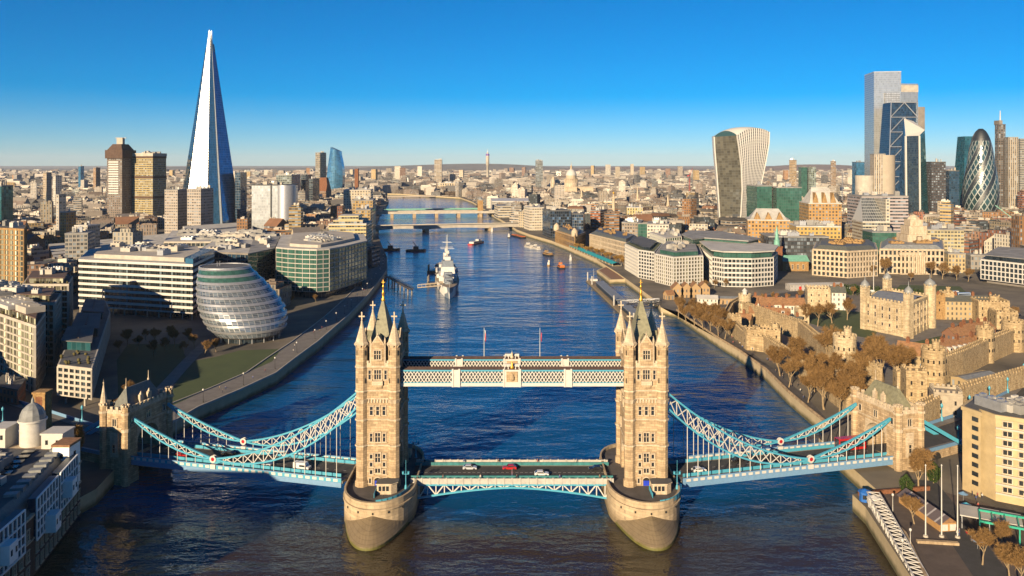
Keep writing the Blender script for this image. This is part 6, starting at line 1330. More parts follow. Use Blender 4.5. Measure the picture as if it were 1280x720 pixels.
castle_tower('pale bell tower with a small white cupola at the west end of the castle', 931, 397, 8, 14, True, M['castle_pale'], 0, 0, None, True)
castle_tower('round sunlit tower with stair turret between the bare trees before the keep', 1056, 466, 10.5, 17, True, M['castle_pale'], 0, 4)
castle_tower('low ruined tower stub in front of the round tower among the bare trees', 1056, 492, 7, 8, False, M['castle_pale'], R(10))
castle_tower('round tower half in shade in front of the long tile roofed range', 1167, 482, 10, 16, True, None, 0, 3.5)
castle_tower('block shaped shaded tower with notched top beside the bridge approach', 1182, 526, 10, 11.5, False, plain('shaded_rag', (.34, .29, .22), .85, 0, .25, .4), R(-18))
castle_tower('round bastion tower at the far right end of the inner castle wall', 1266, 438, 10.5, 15, True, None, 0, 3)
castle_tower('slim round tower between the tile roofed range and the right bastion', 1231, 452, 8, 16, True, None, 0, 3)
castle_tower('yellow lit square tower just behind the right shore tower of the bridge', 1142, 508, 8, 15, False, M['castle'], R(-10))
castle_tower('small square tower stuck to the back of the right shore tower roof', 1128, 500, 6, 12, False, M['castle'], R(-10))
castle_tower('broad crenellated sunlit tower behind the four lawn trees', 1022, 384, 15, 13, False, M['castle_pale'], R(-12), 0, 12)
castle_tower('square crenellated tower at the left end of the barracks range', 1183, 397, 7, 16, False, M['castle'], R(-10), 3)
castle_tower('taller yellow tower right of the barracks range', 1237, 402, 18, 13, False, M['castle'], R(-10), 3, 14)
castle_tower('lower yellow tower at the far right of the castle behind the bastion', 1254, 410, 12, 10, False, M['castle'], R(-10), 2)
castle_tower('stubby tower between the keep and the timbered houses', 1002, 404, 7, 9, False, M['castle_pale'])
castle_tower('ochre tower directly right of the keep by its round turret', 1172, 398, 7, 15, False, M['brick_y'], R(-10))
def range_(name, label, px, py, w, d, h, hr, rot, wallm, roofm, cat='house', dorm=0, chim=2, frame=None, xy=None):
    x, y = xy or at(px, py, GZ); r = thing(name, label, cat, (x, y, 0), rot); a, b = w / 2, d / 2
    mb = MB(); mb.prism([(-a, -b), (a, -b), (a, b), (-a, b)], GZ - 1, GZ + h, 0, None, 2.6, max(1, round(h / 3))); z0, z1 = GZ + h, GZ + h + hr
    mb.face([(-a, b, z0), (-a, -b, z0), (-a, 0, z1)], 0, [(0, 0)] * 3); mb.face([(a, -b, z0), (a, b, z0), (a, 0, z1)], 0, [(0, 0)] * 3); mb.build('wall', wallm, r)
    mb = MB(); e = .5; mb.face([(-a - e, -b - e, z0 - .3), (a + e, -b - e, z0 - .3), (a + e, 0, z1 + .1), (-a - e, 0, z1 + .1)]); mb.face([(a + e, b + e, z0 - .3), (-a - e, b + e, z0 - .3), (-a - e, 0, z1 + .1), (a + e, 0, z1 + .1)]); mb.build('roof', roofm, r)
    for k in range(chim): u = -a + w * (k + .5) / chim; mb = MB(); mb.box(u - .8, u + .8, -.6, .6, z1 - 1.5, z1 + 2); mb.box(u - .5, u + .5, -.3, .3, z1 + 2, z1 + 2.6); mb.build('chimney', M['brick'], r)
    for k in range(dorm):
        u = -a + w * (k + .5) / dorm; mb = MB(); mb.box(u - .9, u + .9, -b * .8, -b * .2, z0 + .3, z0 + hr * .62); dd = mb.build('dormer', M['white'], r); g = MB(); g.face([(u - .6, -b * .8 - .02, z0 + .6), (u + .6, -b * .8 - .02, z0 + .6), (u + .6, -b * .8 - .02, z0 + hr * .55), (u - .6, -b * .8 - .02, z0 + hr * .55)]); g.build('pane', M['winglass'], dd)
    return r
cw = fac((.42, .32, .18), wx=.35, wy=.5); bw = fac((.24, .12, .07), wx=.4, wy=.5); tw_ = fac((.66, .62, .54), wx=.35, wy=.5)
TI = M['tile']
for k, (px_, py_) in enumerate(((944, 391), (957, 392), (970, 393), (983, 393), (996, 394))):
    range_('timbered_house', ['leftmost', 'second', 'middle', 'fourth', 'rightmost'][k] + ' of the five white fronted tile roofed houses west of the keep', px_, py_ + (k % 2), 8.5, 9, 7.5, 4, R(-8 + 4 * (k % 3)), tw_ if k != 1 else bw, TI, 'house', 0, 1)
range_('castle_house', 'long stone house with tiled roof between outer wall and timbered houses', 962, 404, 24, 8, 6.5, 3.5, R(-20), cw, TI, 'house', 3, 3)
range_('castle_house', 'low grey roofed stone house inside the outer wall by the water gate', 985, 412, 16, 8, 6, 2.5, R(-25), cw, M['slate'], 'house', 0, 3)
range_('castle_house', 'small tiled house tucked behind the outer west wall', 930, 408, 9, 7, 5, 3, R(-30), cw, TI, 'house', 0, 1)
range_('brick_house', 'tall narrow house with white windows right of the crenellated lawn tower', 1047, 386, 9, 9, 12, 3.5, R(-12), tw_, M['slate'], 'house', 0, 2)
range_('castle_range', 'long tile roofed brick range with a row of white dormers right of the keep', 1196, 456, 36, 11, 7, 6, R(29), bw, TI, 'house', 8, 3)
range_('castle_range', 'tile roofed house end in front of the keep, left of the dormered range', 1147, 462, 17, 10, 8, 5, R(-38), cw, TI, 'house', 2, 2)
range_('castle_shed', 'blue grey flat shed between the inner and outer walls on the right', 1218, 480, 22, 8, 4, .6, R(27), cw, M['lead'], 'shed', 0, 0)
range_('barracks', 'long crenellated stone barracks right of the keep', 1205, 398, 42, 11, 12, 3, R(-8), cw, M['slate'], 'barracks', 0, 4)
range_('brick_house', 'brown brick terrace with chimneys below the right hand castle towers', 1218, 424, 24, 9, 6, 3.5, R(24), bw, TI, 'house', 0, 4)
range_('brick_house', 'ochre brick house beside the ochre tower right of the keep', 1196, 430, 12, 9, 6, 3.5, R(20), bw, TI, 'house', 0, 2)
# pavilions and kiosks west of the castle
g3 = fac((.40, .27, .14), wx=.35, wy=.5)
for k, (px_, py_) in enumerate(((846, 371), (857, 371), (868, 371), (879, 370))):
    range_('gabled_house', ['leftmost', 'second', 'third', 'rightmost'][k] + ' of four small gabled brick houses in front of the cream apartments', px_, py_, 8, 8, 7, 4, R(90), g3, TI, 'house', 0, 0)
range_('ticket_pavilion', 'white roofed ticket pavilion west of the castle', 884, 380, 14, 9, 4.5, 2, R(-10), tw_, M['roof_pale'], 'pavilion', 0, 0)
range_('ticket_pavilion', 'dark blue roofed low pavilion west of the castle', 905, 379, 22, 9, 4, 1, R(-5), g3, M['lead'], 'pavilion', 0, 0)
range_('ticket_kiosk', 'little hipped kiosk at the head of the pier', 836, 374, 6, 6, 4, 2.6, R(20), g3, TI, 'kiosk', 0, 0)
r = range_('station_pavilion', 'low flat station pavilion with red doors beside the square', 1018, 362, 44, 9, 5, .4, R(6), fac((.40, .38, .36), wx=.2, wy=.5), M['roof_pale'], 'pavilion', 0, 0)
for k in range(4): mb = MB(); mb.box(-14 + k * 5 - 1, -14 + k * 5 + 1, -4.75, -4.55, GZ, GZ + 3.4); mb.build('red_door', M['red'], r)
# ------------------------------------------------------------------ bridge approaches
def approach(name, pts, label, w=17, arches=True):
    c = pts[0]; Lp = [(x - c[0], y - c[1]) for x, y in pts]; r = thing(name, label, 'viaduct', (c[0], c[1], 0)); n = len(pts); o, i_ = inset(Lp, w / 2), inset(Lp, -w / 2)
    z = [DZ - .02 - .0 * k for k in range(n)]; mb = MB()
    for k in range(n - 1): mb.prism([o[k], o[k + 1], i_[k + 1], i_[k]], GZ - 2, DZ - .12)
    mb.build('wall', M['stone'], r); rd = MB(); a_, b_ = inset(Lp, w / 2 - 3), inset(Lp, -w / 2 + 3); rd.grid([[(x, y, DZ - .04) for x, y in a_], [(x, y, DZ - .04) for x, y in b_]], 0, False, False); rd.build('roadway', M['asphalt'], r)
    for s, e in ((o, a_), (i_, b_)):
        f = MB(); f.grid([[(x, y, DZ + .06) for x, y in s], [(x, y, DZ + .06) for x, y in e]], 0, False, False); f.build('footway', M['pave'], r)
        p = MB()
        for k in range(n - 1): p.bar((*s[k], DZ + .6), (*s[k + 1], DZ + .6), .3, 1.2)
        p.build('parapet', M['blue'], r)
        for k in range(1, n - 1):
            for u in (0.0, .5):
                x, y = Vector(s[k]).lerp(Vector(s[k + 1]), u); lp = MB(); lp.lathe([(.55, DZ), (.5, DZ + 1.4), (.2, DZ + 1.8), (.12, DZ + 5), (.4, DZ + 5.2), (.5, DZ + 6), (0, DZ + 6.8)], x, y, 8); lp.build('lamp_post', M['teal'], r)
    if arches:
        p0, p1 = Vector(i_[0]), Vector(i_[1]); e = (p1 - p0).normalized(); nn = Vector((e.y, -e.x))
        for u in (.25, .6): q = p0.lerp(p1, u); d = MB(); pts_ = [(-2.4, GZ), (2.4, GZ)] + [(2.4 * math.cos(PI * k / 8), GZ + .2 + 2.2 * math.sin(PI * k / 8)) for k in range(9)]; d.face([(q.x + e.x * a + nn.x * .05, q.y + e.y * a + nn.y * .05, z_) for a, z_ in pts_]); d.build('arch_opening', M['dark'], r)
    return r
approach('bridge_approach', APP_N, 'raised stone approach road running from the right shore tower past the castle moat')
approach('bridge_approach', APP_S, 'raised shaded approach road running off to the left from the left shore tower')
# ------------------------------------------------------------------ hotel at the right edge
def hotel():
    po = rp(31, (1203, 528), (1240, 508), (1330, 535), (1300, 560)); po = [(XX(1207, 243), 243), (XX(1222, 238), 238), (XX(1226, 244), 244), (XX(1238, 244), 244), (XX(1243, 240), 240), (XX(1330, 210), 210), (205, 222), (150, 262)]
    P0 = [(138.5, 246), (140.6, 240), (142.0, 243), (143.6, 237.5), (184, 211), (196, 226), (150, 258)]
    r, q = root('hotel', 'stepped concrete hotel with rows of small windows at the right edge', 'hotel', P0)
    mb = MB(); mb.prism(q, 4, 29.5, 0); mb.prism(offs(q, .35), 29.5, 30.6, 0); mb.build('wall', plain('hotel_concrete', (.46, .35, .19), .85, 0, .18, .25), r)
    f = MB(); f.face([(x, y, 30.62) for x, y in offs(q, -.4)]); f.build('roof', M['roof_dark'], r); plant(r, offs(q, -2), 30.7, 5, None, 31, 3)
    a, b = Vector(q[3]), Vector(q[4]); e = (b - a).normalized(); nn = Vector((e.y, -e.x)); L = (b - a).length; an = math.atan2(e.y, e.x)
    for f_ in range(8):
        z = 8 + f_ * 2.75
        s0, s1 = a + nn * .3, b + nn * .3; mb = MB(); mb.bar((*(s0), z - .5), (*(s1), z - .5), .5, .5); mb.build('floor_ledge', M['concrete'], r)
        for k in range(10): p = a + e * (3.0 + k * 4.0); window(r, p.x, p.y, z + .3, 2.2, 1.3, 2, an)
    a, b = Vector(q[0]), Vector(q[1]); e = (b - a).normalized(); an = math.atan2(e.y, e.x)
    for f_ in range(8):
        p = a + e * 4.6; mb = MB(Matrix.Translation((p.x, p.y, 0)) @ Matrix.Rotation(an, 4, 'Z')); mb.box(-1, 1, -.3, .25, 8 + f_ * 2.75, 9.3 + f_ * 2.75); mb.build('stair_window', M['winglass'], r)
    mb = MB(); w = offs([q[4], (q[3][0] + 6, q[3][1] - 4), (q[3][0] + 4, q[3][1] - 11), (q[4][0] - 2, q[4][1] - 9)], 0); mb.prism(w, 4, 9, 0); mb.prism(offs(w, .3), 9, 9.5, 1); mb.build('podium', [M['brick_d'], M['roof_dark']], r)
hotel()
# ------------------------------------------------------------------ the rest of the city
rc = random.Random(77)
def bb(P): return (min(p[0] for p in P), max(p[0] for p in P), min(p[1] for p in P), max(p[1] for p in P))
CASTLE = P((880, 440), (905, 385), (900, 350), (1000, 352), (1060, 335), (1215, 345), (1420, 372), (1500, 560), (1100, 540), (960, 460))
SQUARE = P((835, 392), (850, 366), (1010, 344), (1012, 392))
PARK = P((150, 520), (120, 430), (200, 395), (260, 405), (360, 425), (480, 345), (440, 420), (240, 530))
STREETS = [P((840, 380), (840, 364), (1300, 392), (1300, 410))]
KEEPOUT = TAKEN + [CASTLE, SQUARE, PARK] + STREETS
KB = [(bb(k), k) for k in KEEPOUT]
RIVER = SOUTH_EDGE + NORTH_EDGE[::-1]; RB = bb(RIVER)
def free(pts, pad=0):
    for x, y in pts:
        if RB[0] < x < RB[1] and inpoly(x, y, RIVER): return False
        for (a, b, c, d), k in KB:
            if a < x < b and c < y < d and inpoly(x, y, k): return False
    return True
PAL = [('cream stone', (.50, .42, .30), 5), ('pale white', (.60, .55, .45), 2), ('orange brick', (.36, .19, .08), 3), ('brown brick', (.22, .13, .085), 4), ('yellow brick', (.44, .31, .14), 4), ('grey concrete', (.34, .29, .23), 3), ('dark glass', (.05, .06, .065), 2), ('reddish brick', (.29, .12, .07), 2)]
PW = [p for p in PAL for _ in range(p[2])]
ROOFC = [(.23, .20, .165), (.33, .29, .24), (.09, .085, .08), (.16, .125, .10), (.42, .38, .32), (.15, .08, .05), (.21, .105, .06)]
M['cw1'] = facade('city_wall_punched_windows', None, wx=.5, wy=.55); M['cw2'] = facade('city_wall_ribbon_windows', None, wx=.94, wy=.45, sill=False); M['cw3'] = facade('city_wall_tall_windows', None, wx=.38, wy=.7)
t = NT('city_roof'); a = t.n('VertexColor'); a.layer_name = 'paint'; d = t.ramp(t.noise(t.pos(), .12, 5, .7), .3, .7); t.setp(**{'Base Color': t.mix(t.math('MULTIPLY', d, .6), a.outputs[0], t.mix(1.0, a.outputs[0], (.5, .48, .46), 'MULTIPLY')), 'Roughness': .85}); M['croof'] = t.mat
class B: pass
LOTS = []; CLUMP = []
def district(x, y): return noise.noise(Vector((x / 260., y / 260., 1.7))) * 1.3 + .12
y = 300.0
while y < 9000:
    s = 32 if y < 1500 else (33 if y < 2600 else (46 if y < 4500 else 72)); hw = .72 * y + 60; x = -hw
    while x < hw:
        jx, jy = x + rc.uniform(-.18, .18) * s, y + rc.uniform(-.18, .18) * s; x += s
        if y < 560 and (jx > -150 or 640 + FOC * jx / jy > -25 and jy < 440): continue
        if rc.random() < (.06 if y < 3000 else .16): continue
        b = B(); b.x, b.y = jx, jy; b.r = district(jx, jy); b.w = s * rc.uniform(.62, .98); b.d = s * rc.uniform(.6, .95); sth = jx < -.05 * jy
        b.h = (rc.uniform(9, 20) if sth else rc.uniform(15, 29)) if y < 2000 else rc.uniform(9, 26)
        if rc.random() < .035: b.h = rc.uniform(30, 52); b.w *= .6; b.d *= .6
        if y < 560: b.h = min(b.h, 16)
        ca, sa = math.cos(b.r), math.sin(b.r); b.P = [(jx + u * ca - v * sa, jy + u * sa + v * ca) for u, v in ((-b.w / 2, -b.d / 2), (b.w / 2, -b.d / 2), (b.w / 2, b.d / 2), (-b.w / 2, b.d / 2))]
        if not free(b.P + [(jx, jy)]): continue
        if y > 700 and rc.random() < .07: CLUMP.append((jx, jy, s)); continue
        b.pal = rc.choice(PW); k = rc.uniform(.38, .9); b.col = tuple(min(.7, c * k) for c in b.pal[1]); k = rc.uniform(.25, .9); b.rcol = tuple(c * k for c in rc.choice(ROOFC)); b.st = rc.randrange(3)
        b.kind = rc.choice(['flat', 'flat', 'flat', 'plant', 'plant', 'gable' if b.h < 19 else 'mansard', 'court' if b.w > 24 else 'flat'])
        if b.kind == 'gable': b.rcol = rc.choice([(.20, .10, .055), (.11, .10, .10), (.16, .12, .09)])
        b.seed = rc.random(); b.px = 640 + FOC * jx / jy; b.area = b.w * b.h * (FOC / jy) ** 2 if -30 < b.px < 1310 else 0
        LOTS.append(b)
    y += s
LOTS.sort(key=lambda b: -b.area)
def gen(b, W, Rf, Pl, full):
    """walls, roof and roof plant of one building, in its own axes"""
    rn = random.Random(b.seed); a, c = b.w / 2, b.d / 2; z = GZ + b.h; fl = max(1, round(b.h / 3.6)); q = [(-a, -c), (a, -c), (a, c), (-a, c)]; W.col = b.col; Rf.col = b.rcol; k = rn.uniform(.8, 1.6); Pl.col = tuple(min(.6, x * k) for x in ROOFC[rn.randrange(5)])
    wm, rm = (b.st, 3) if W is Rf else (0, 0)
    if b.kind == 'court':
        i_ = [(-a * .42, -c * .42), (a * .42, -c * .42), (a * .42, c * .42), (-a * .42, c * .42)]
        W.prism(q, 3, z, wm, None, 3.4, fl, False, False); W.prism([i_[3], i_[2], i_[1], i_[0]], GZ + 4, z, wm, None, 3.4, fl, False, False) if False else None
        Rf.grid([[(x, y, z + .05) for x, y in q], [(x, y, z + .05) for x, y in i_]], rm, True, False); Rf.grid([[(x, y, z) for x, y in i_], [(x, y, z - 6) for x, y in i_]], rm, True, False); Rf.face([(x, y, z - 5.9) for x, y in i_], rm)
    elif b.kind == 'gable':
        hr = c * .75; W.prism(q, 3, z, wm, None, 3.0, fl, False, False)
        for s in (-1, 1): W.face([(s * a, s * -c, z), (s * a, s * c, z), (s * a, 0, z + hr)], wm, [(0, 0)] * 3)
        Rf.face([(-a - .4, -c - .5, z - .3), (a + .4, -c - .5, z - .3), (a + .4, 0, z + hr + .1), (-a - .4, 0, z + hr + .1)], rm); Rf.face([(a + .4, c + .5, z - .3), (-a - .4, c + .5, z - .3), (-a - .4, 0, z + hr + .1), (a + .4, 0, z + hr + .1)], rm)
        for k in range(rn.randrange(1, 5)): u = rn.uniform(-.9, .9) * a; Pl.box(u - .7, u + .7, -.5, .5, z + hr - 2, z + hr + 1.6, rm)
        return
    elif b.kind == 'mansard':
        W.prism(q, 3, z, wm, None, 3.2, fl, False, False); k = .82; Rf.prism(q, z, z + 4, rm, None, None, None, False, True, [(x * k, y * k) for x, y in q])
        for k in range(rn.randrange(2, 5)): u = rn.uniform(-.7, .7) * a; v = rn.uniform(-.6, .6) * c; Pl.box(u - 1, u + 1, v - .7, v + .7, z + 4, z + 6, rm)
        return
    else:
        W.prism(q, 3, z + .8, wm, None, 3.4, fl, False, False); i_ = [(x * .97, y * .97) for x, y in q]; Rf.grid([[(x, y, z + .8) for x, y in q], [(x, y, z + .8) for x, y in i_], [(x, y, z + .1) for x, y in i_]], rm, True, False); Rf.face([(x, y, z + .1) for x, y in i_], rm)
        if b.kind == 'plant': k = rn.uniform(.5, .75); W.prism([(x * k, y * k) for x, y in q], z, z + 3.4, wm, rm if W is Rf else 0, 3.2, 1, False, False); Rf.face([(x * k, y * k, z + 3.42) for x, y in q], rm); z += 3.4; a *= k; c *= k
    for k in range(rn.randrange(2, 8) if b.y < 2600 else rn.randrange(0, 3)):
        u = rn.uniform(-.75, .75) * a; v = rn.uniform(-.75, .75) * c
        if b.kind == 'court' and abs(u) < a * .5 and abs(v) < c * .5: continue
        p, s = rn.uniform(.8, a * .3), rn.uniform(.8, c * .25); Pl.box(u - p, u + p, v - s, v + s, z, z + rn.uniform(1.2, 3.4), rm)
NEAR = 300
LM = [(265, 1230, 'the glass spire'), (168, 1340, 'the hospital towers'), (340, 1150, 'the silver rounded office'), (400, 660, 'the curved green glass office'), (170, 560, 'the white banded office'), (430, 860, 'the stepped cream office'), (418, 2500, 'the bulging blue tower'), (20, 530, 'the sandstone framed tower'), (200, 900, 'the ribbed station roofs'), (83, 940, 'the orange brick flats'),
      (926, 1170, 'the flared white tower'), (1030, 950, 'the orange gabled offices'), (970, 770, 'the copper spired church'), (1140, 760, 'the port building'), (1055, 760, 'the white classical crescent'), (1226, 1310, 'the bullet shaped tower'), (1140, 1270, 'the angular skyscraper'), (830, 670, 'the riverside apartments'), (915, 690, 'the curved roofed offices'), (760, 970, 'the customs house'), (767, 1245, 'the stone column'), (707, 1090, 'the blue black glass office'), (714, 2300, 'the domed cathedral'), (970, 1060, 'the long green glass office'), (640, 1480, 'the station hall'), (1260, 680, 'the white framed office'), (600, 1600, 'the railway bridge towers')]
LMW = [(XX(p, d), d, n) for p, d, n in LM]
RN = {'flat': 'flat roofed', 'plant': 'stepped', 'gable': 'pitched roof', 'mansard': 'mansard roofed', 'court': 'courtyard'}
ORD = ['leftmost', 'second', 'third', 'fourth', 'fifth', 'sixth', 'seventh', 'eighth', 'ninth', 'tenth', 'eleventh', 'twelfth']
def describe(b):
    d = min(LMW, key=lambda l: (l[0] - b.x) ** 2 + ((l[1] - b.y) * .8) ** 2); dx, dy = b.x - d[0], b.y - d[1]
    rel = ('right of' if dx > 0 else 'left of') if abs(dx) > abs(dy) else ('behind' if dy > 0 else 'in front of')
    size = 'towering' if b.h > 29 else ('low' if b.h < 13 else ('broad' if b.w > 28 else ('tall' if b.h > 23 else 'middling')))
    kind = 'house' if b.kind == 'gable' else 'block'
    return size, b.pal[0], RN[b.kind], kind, rel, d[2]
near = LOTS[:NEAR]; by = {}
for b in near: b.desc = describe(b); by.setdefault(b.desc, []).append(b)
for dsc, L in by.items():
    L.sort(key=lambda b: b.px); n = len(L); s, c, rf, k, rel, lm = dsc
    for i, b in enumerate(L):
        if n == 1: b.lab = f'{s} {c} {rf} {k} {rel} {lm}'
        else: b.lab = f'{"rightmost" if i == n - 1 else ORD[min(i, 11)]} of {["", "", "two", "three", "four", "five", "six", "seven", "eight", "nine", "ten", "eleven", "twelve", "thirteen"][min(n, 13)]} {s} {c} {rf} {k}s {rel} {lm}'
for b in near:
    nm = {'gable': 'pitched_roof_house', 'court': 'courtyard_block', 'mansard': 'mansard_block'}.get(b.kind, 'tower_block' if b.h > 29 else 'city_block')
    r = thing(nm, b.lab, 'house' if b.kind == 'gable' else 'building', (b.x, b.y, 0), b.r, 'city buildings'); W, Rf, Pl = MB(), MB(), Boxes(); gen(b, W, Rf, Pl, True)
    W.build('wall', M[('cw1', 'cw2', 'cw3')[b.st]], r); Rf.build('roof', M['croof'], r)
    for q in Pl.L: q.build('chimney' if b.kind in ('gable', 'mansard') else 'roof_plant', M['croof'], r)
S = MB()
for b in LOTS[NEAR:]:
    S.M = Matrix.Translation((b.x, b.y, 0)) @ Matrix.Rotation(b.r, 4, 'Z'); gen(b, S, S, S, False)
S.M = None
tag(S.build('distant_city', [M['cw1'], M['cw2'], M['cw3'], M['croof']]), 'dense mass of distant rooftops stretching to the horizon on both banks', 'city', None, 'stuff')
S = MB()
for x, y, s in CLUMP:
    for i in range(120 if y < 2600 else 40):
        a, q = rc.uniform(0, 6.28), math.sqrt(rc.random()) * s * .5; p = Vector((x + q * math.cos(a), y + q * math.sin(a), GZ + rc.uniform(1, 13))); e = Vector((rc.gauss(0, 1), rc.gauss(0, 1), rc.gauss(0, 1))).normalized() * rc.uniform(.8, 2.2); f = Vector((rc.gauss(0, 1), rc.gauss(0, 1), rc.gauss(0, 1))).cross(e).normalized() * .9; S.face([p - e, p + f, p + e, p - f])
tag(S.build('distant_trees', plain('far_bare_trees', (.10, .065, .035), .95, 0, .4, .05)), 'brown clumps of bare trees between the distant rooftops', 'trees', None, 'stuff')
# a few tall blocks on the far skyline
rs = random.Random(9)
SK = [(20, 4000, 45), (38, 3500, 48), (215, 5200, 60), (310, 4200, 60), (333, 5200, 62), (352, 3600, 70), (440, 5000, 66), (468, 4200, 72), (486, 4800, 75), (497, 4300, 88), (503, 4300, 80), (525, 5200, 85), (577, 4600, 66), (640, 5600, 75), (655, 5200, 80), (688, 3000, 62), (741, 5200, 90), (760, 5600, 96), (772, 4800, 84), (790, 5400, 100), (803, 5100, 82), (835, 4200, 76), (850, 5200, 85), (870, 3600, 72), (982, 3800, 70), (1065, 3300, 75), (12, 2600, 40), (145, 3600, 44), (290, 3900, 66), (385, 4600, 78)]
for k, (px_, Y, h) in enumerate(SK):
    w = rs.uniform(18, 34); x = XX(px_, Y); c = rs.choice(PAL[:6]); q = [(-w / 2, -10), (w / 2, -10), (w / 2, 10), (-w / 2, 10)]
    SKN = min(((XX(p, d) , d, n, p) for p, d, n in LM), key=lambda l: abs(l[3] - px_)); 
    r = thing('far_tower_block', f'{ORD[k] + " " if False else ""}far {c[0]} tower block on the skyline {"left" if px_ < SKN[3] else "right"} of {SKN[2]}', 'tower block', (x, Y, 0), rs.uniform(-.4, .4), 'far skyline towers'); r['px'] = px_
    W = MB(); W.col = c[1]; W.prism(q, 3, GZ + h, 0, None, 5, round(h / 4)); W.build('wall', M['cw1'], r)
fs = [o for o in sc.objects if o.get('group') == 'far skyline towers']; seen = {}
for o in fs: seen.setdefault(o['label'], []).append(o)
for lab, L in seen.items():
    if len(L) > 1:
        L.sort(key=lambda o: o['px'])
        for i, o in enumerate(L): o['label'] = f'{ORD[i] if i < len(L) - 1 else "rightmost"} ' + lab
for o in fs: del o['px']
# church spires and cranes between the roofs
for k, (px_, Y, h, lab) in enumerate(((727, 1900, 45, 'pale stone church steeple right below the domed cathedral'), (797, 1700, 52, 'pale church steeple right of the stone column'), (58, 1500, 48, 'dark grey church spire left of the hospital towers'), (835, 1500, 44, 'cream church steeple left of the flared white tower'), (640, 2100, 50, 'white pointed church steeple over the station hall'))):
    x = XX(px_, Y); r = thing('church_steeple', lab, 'church', (x, Y, 0)); mb = MB(); mb.box(-4, 4, -4, 4, 4, h * .6); mb.build('tower', M['stone_pale'] if k != 2 else M['concrete_d'], r); mb = MB(); mb.cyl(0, 0, h * .6, h * .75, 3, 2.5, 8); mb.cyl(0, 0, h * .75, h * 1.15, 2.4, .1, 8); mb.build('spire', M['stone_pale'] if k != 2 else M['slate'], r)
for k, (px_, Y, h, j, m_, lab) in enumerate(((1053, 1700, 84, R(120), M['steel'], 'pale steel tower crane behind the gabled offices'), (862, 2000, 75, R(60), M['red'], 'red tower crane left of the flared white tower'), (1272, 980, 34, R(160), M['copper'], 'green tower crane at the right edge'))):
    x = XX(px_, Y); r = thing('tower_crane', lab, 'crane', (x, Y, 0), j); mb = MB()
    for a, b in ((-1, -1), (1, -1), (1, 1), (-1, 1)): mb.bar((a, b, 4), (a, b, h), .4)
    for z in range(6, int(h), 4): mb.bar((-1, -1, z), (1, -1, z + 4), .3); mb.bar((1, 1, z), (-1, 1, z + 4), .3)
    mb.build('mast', m_, r); mb = MB(); mb.bar((0, 0, h), (24, 0, h + 20), .7); mb.bar((0, 0, h), (-12, 0, h + 2), 1.2); mb.bar((-3, 0, h + 10), (0, 0, h), .5); mb.bar((-3, 0, h + 10), (24, 0, h + 20), .15); mb.box(-13, -8, -1.5, 1.5, h - 1, h + 2); mb.build('jib', m_, r)
# ------------------------------------------------------------------ trees
t = NT('bark'); v = t.obj(); t.setp(**{'Base Color': t.mix(t.noise(v, 1.2, 5), (.12, .085, .05), (.34, .25, .14)), 'Roughness': .9}); M['bark'] = t.mat
def twigmat(name, a, b):
    t = NT(name); oi = t.n('ObjectInfo').outputs['Random']; c = t.mix(t.noise(t.obj(), .5, 3), a, b); t.setp(**{'Base Color': t.mix(t.math('MULTIPLY', oi, .5), c, t.mix(1.0, c, (.6, .55, .5), 'MULTIPLY')), 'Roughness': .9, 'Specular IOR Level': .1}); return t.mat
M['twig'] = twigmat('bare_twigs', (.12, .07, .03), (.29, .175, .07)); M['gold_twig'] = twigmat('russet_twigs', (.26, .15, .045), (.36, .22, .07)); M['evergreen'] = twigmat('evergreen_leaves', (.02, .035, .012), (.05, .08, .02))
def bare_tree(seed, H=16.0, spread=.42, twigs=5200, mat='twig', upright=0.0):
    rn = random.Random(seed); tr, tw = MB(), MB(); ends = []
    def grow(p, d, L, r, lev):
        n = 3; pts = [p]; q = p.copy()
        for i in range(n):
            d = (d + Vector((rn.uniform(-1, 1), rn.uniform(-1, 1), rn.uniform(-.3, .7) + upright)) * .16).normalized(); q = q + d * (L / n); pts.append(q.copy())
        tr.tube(pts, r, 6 if lev < 2 else 4, 0, r * .6)
        if lev >= 3: ends.append((pts[1], pts[-1], d)); return
        if lev == 2: ends.append((pts[1], pts[-1], d))
        k = rn.randrange(4, 6) if lev == 0 else rn.randrange(3, 5)
        for i in range(k):
            a = 2 * PI * (i + rn.random() * .6) / k; side = Vector((math.cos(a), math.sin(a), 0)); nd = (d * (1 - spread + upright * .4) + side * (spread + .26 - upright * .5) * rn.uniform(.35, 1.15) + Vector((0, 0, .34))).normalized()
            o = pts[-1] if lev == 0 and i % 2 else pts[rn.choice((2, 3))]; grow(o, nd, L * rn.uniform(.62, .82), r * .52, lev + 1)
    grow(Vector((0, 0, -.3)), Vector((0, 0, 1)), H * .33, H * .024, 0)
    for i in range(twigs):
        a, b, d = rn.choice(ends); p = a.lerp(b, rn.random() * 1.1); e = (d * .6 + Vector((rn.gauss(0, 1), rn.gauss(0, 1), rn.gauss(.25, .8)))).normalized(); L = rn.uniform(.6, 2.0) * H / 16; w = Vector((rn.gauss(0, 1), rn.gauss(0, 1), rn.gauss(0, 1))).cross(e).normalized() * (.07 * H / 16)
        q = p + e * L; m_ = p + e * L * .5 + Vector((0, 0, .12 * L)); tw.face([p - w, p + w, m_ + w * .7, m_ - w * .7]); tw.face([m_ - w * .7, m_ + w * .7, q])
        s = (e + Vector((rn.gauss(0, .7), rn.gauss(0, .7), rn.gauss(.1, .5)))).normalized() * L * .6; tw.face([m_ - w * .5, m_ + w * .5, m_ + s])
    r = thing('bare_tree', 'x', 'tree'); tr.build('trunk', M['bark'], r); tw.build('crown', M[mat], r); return r
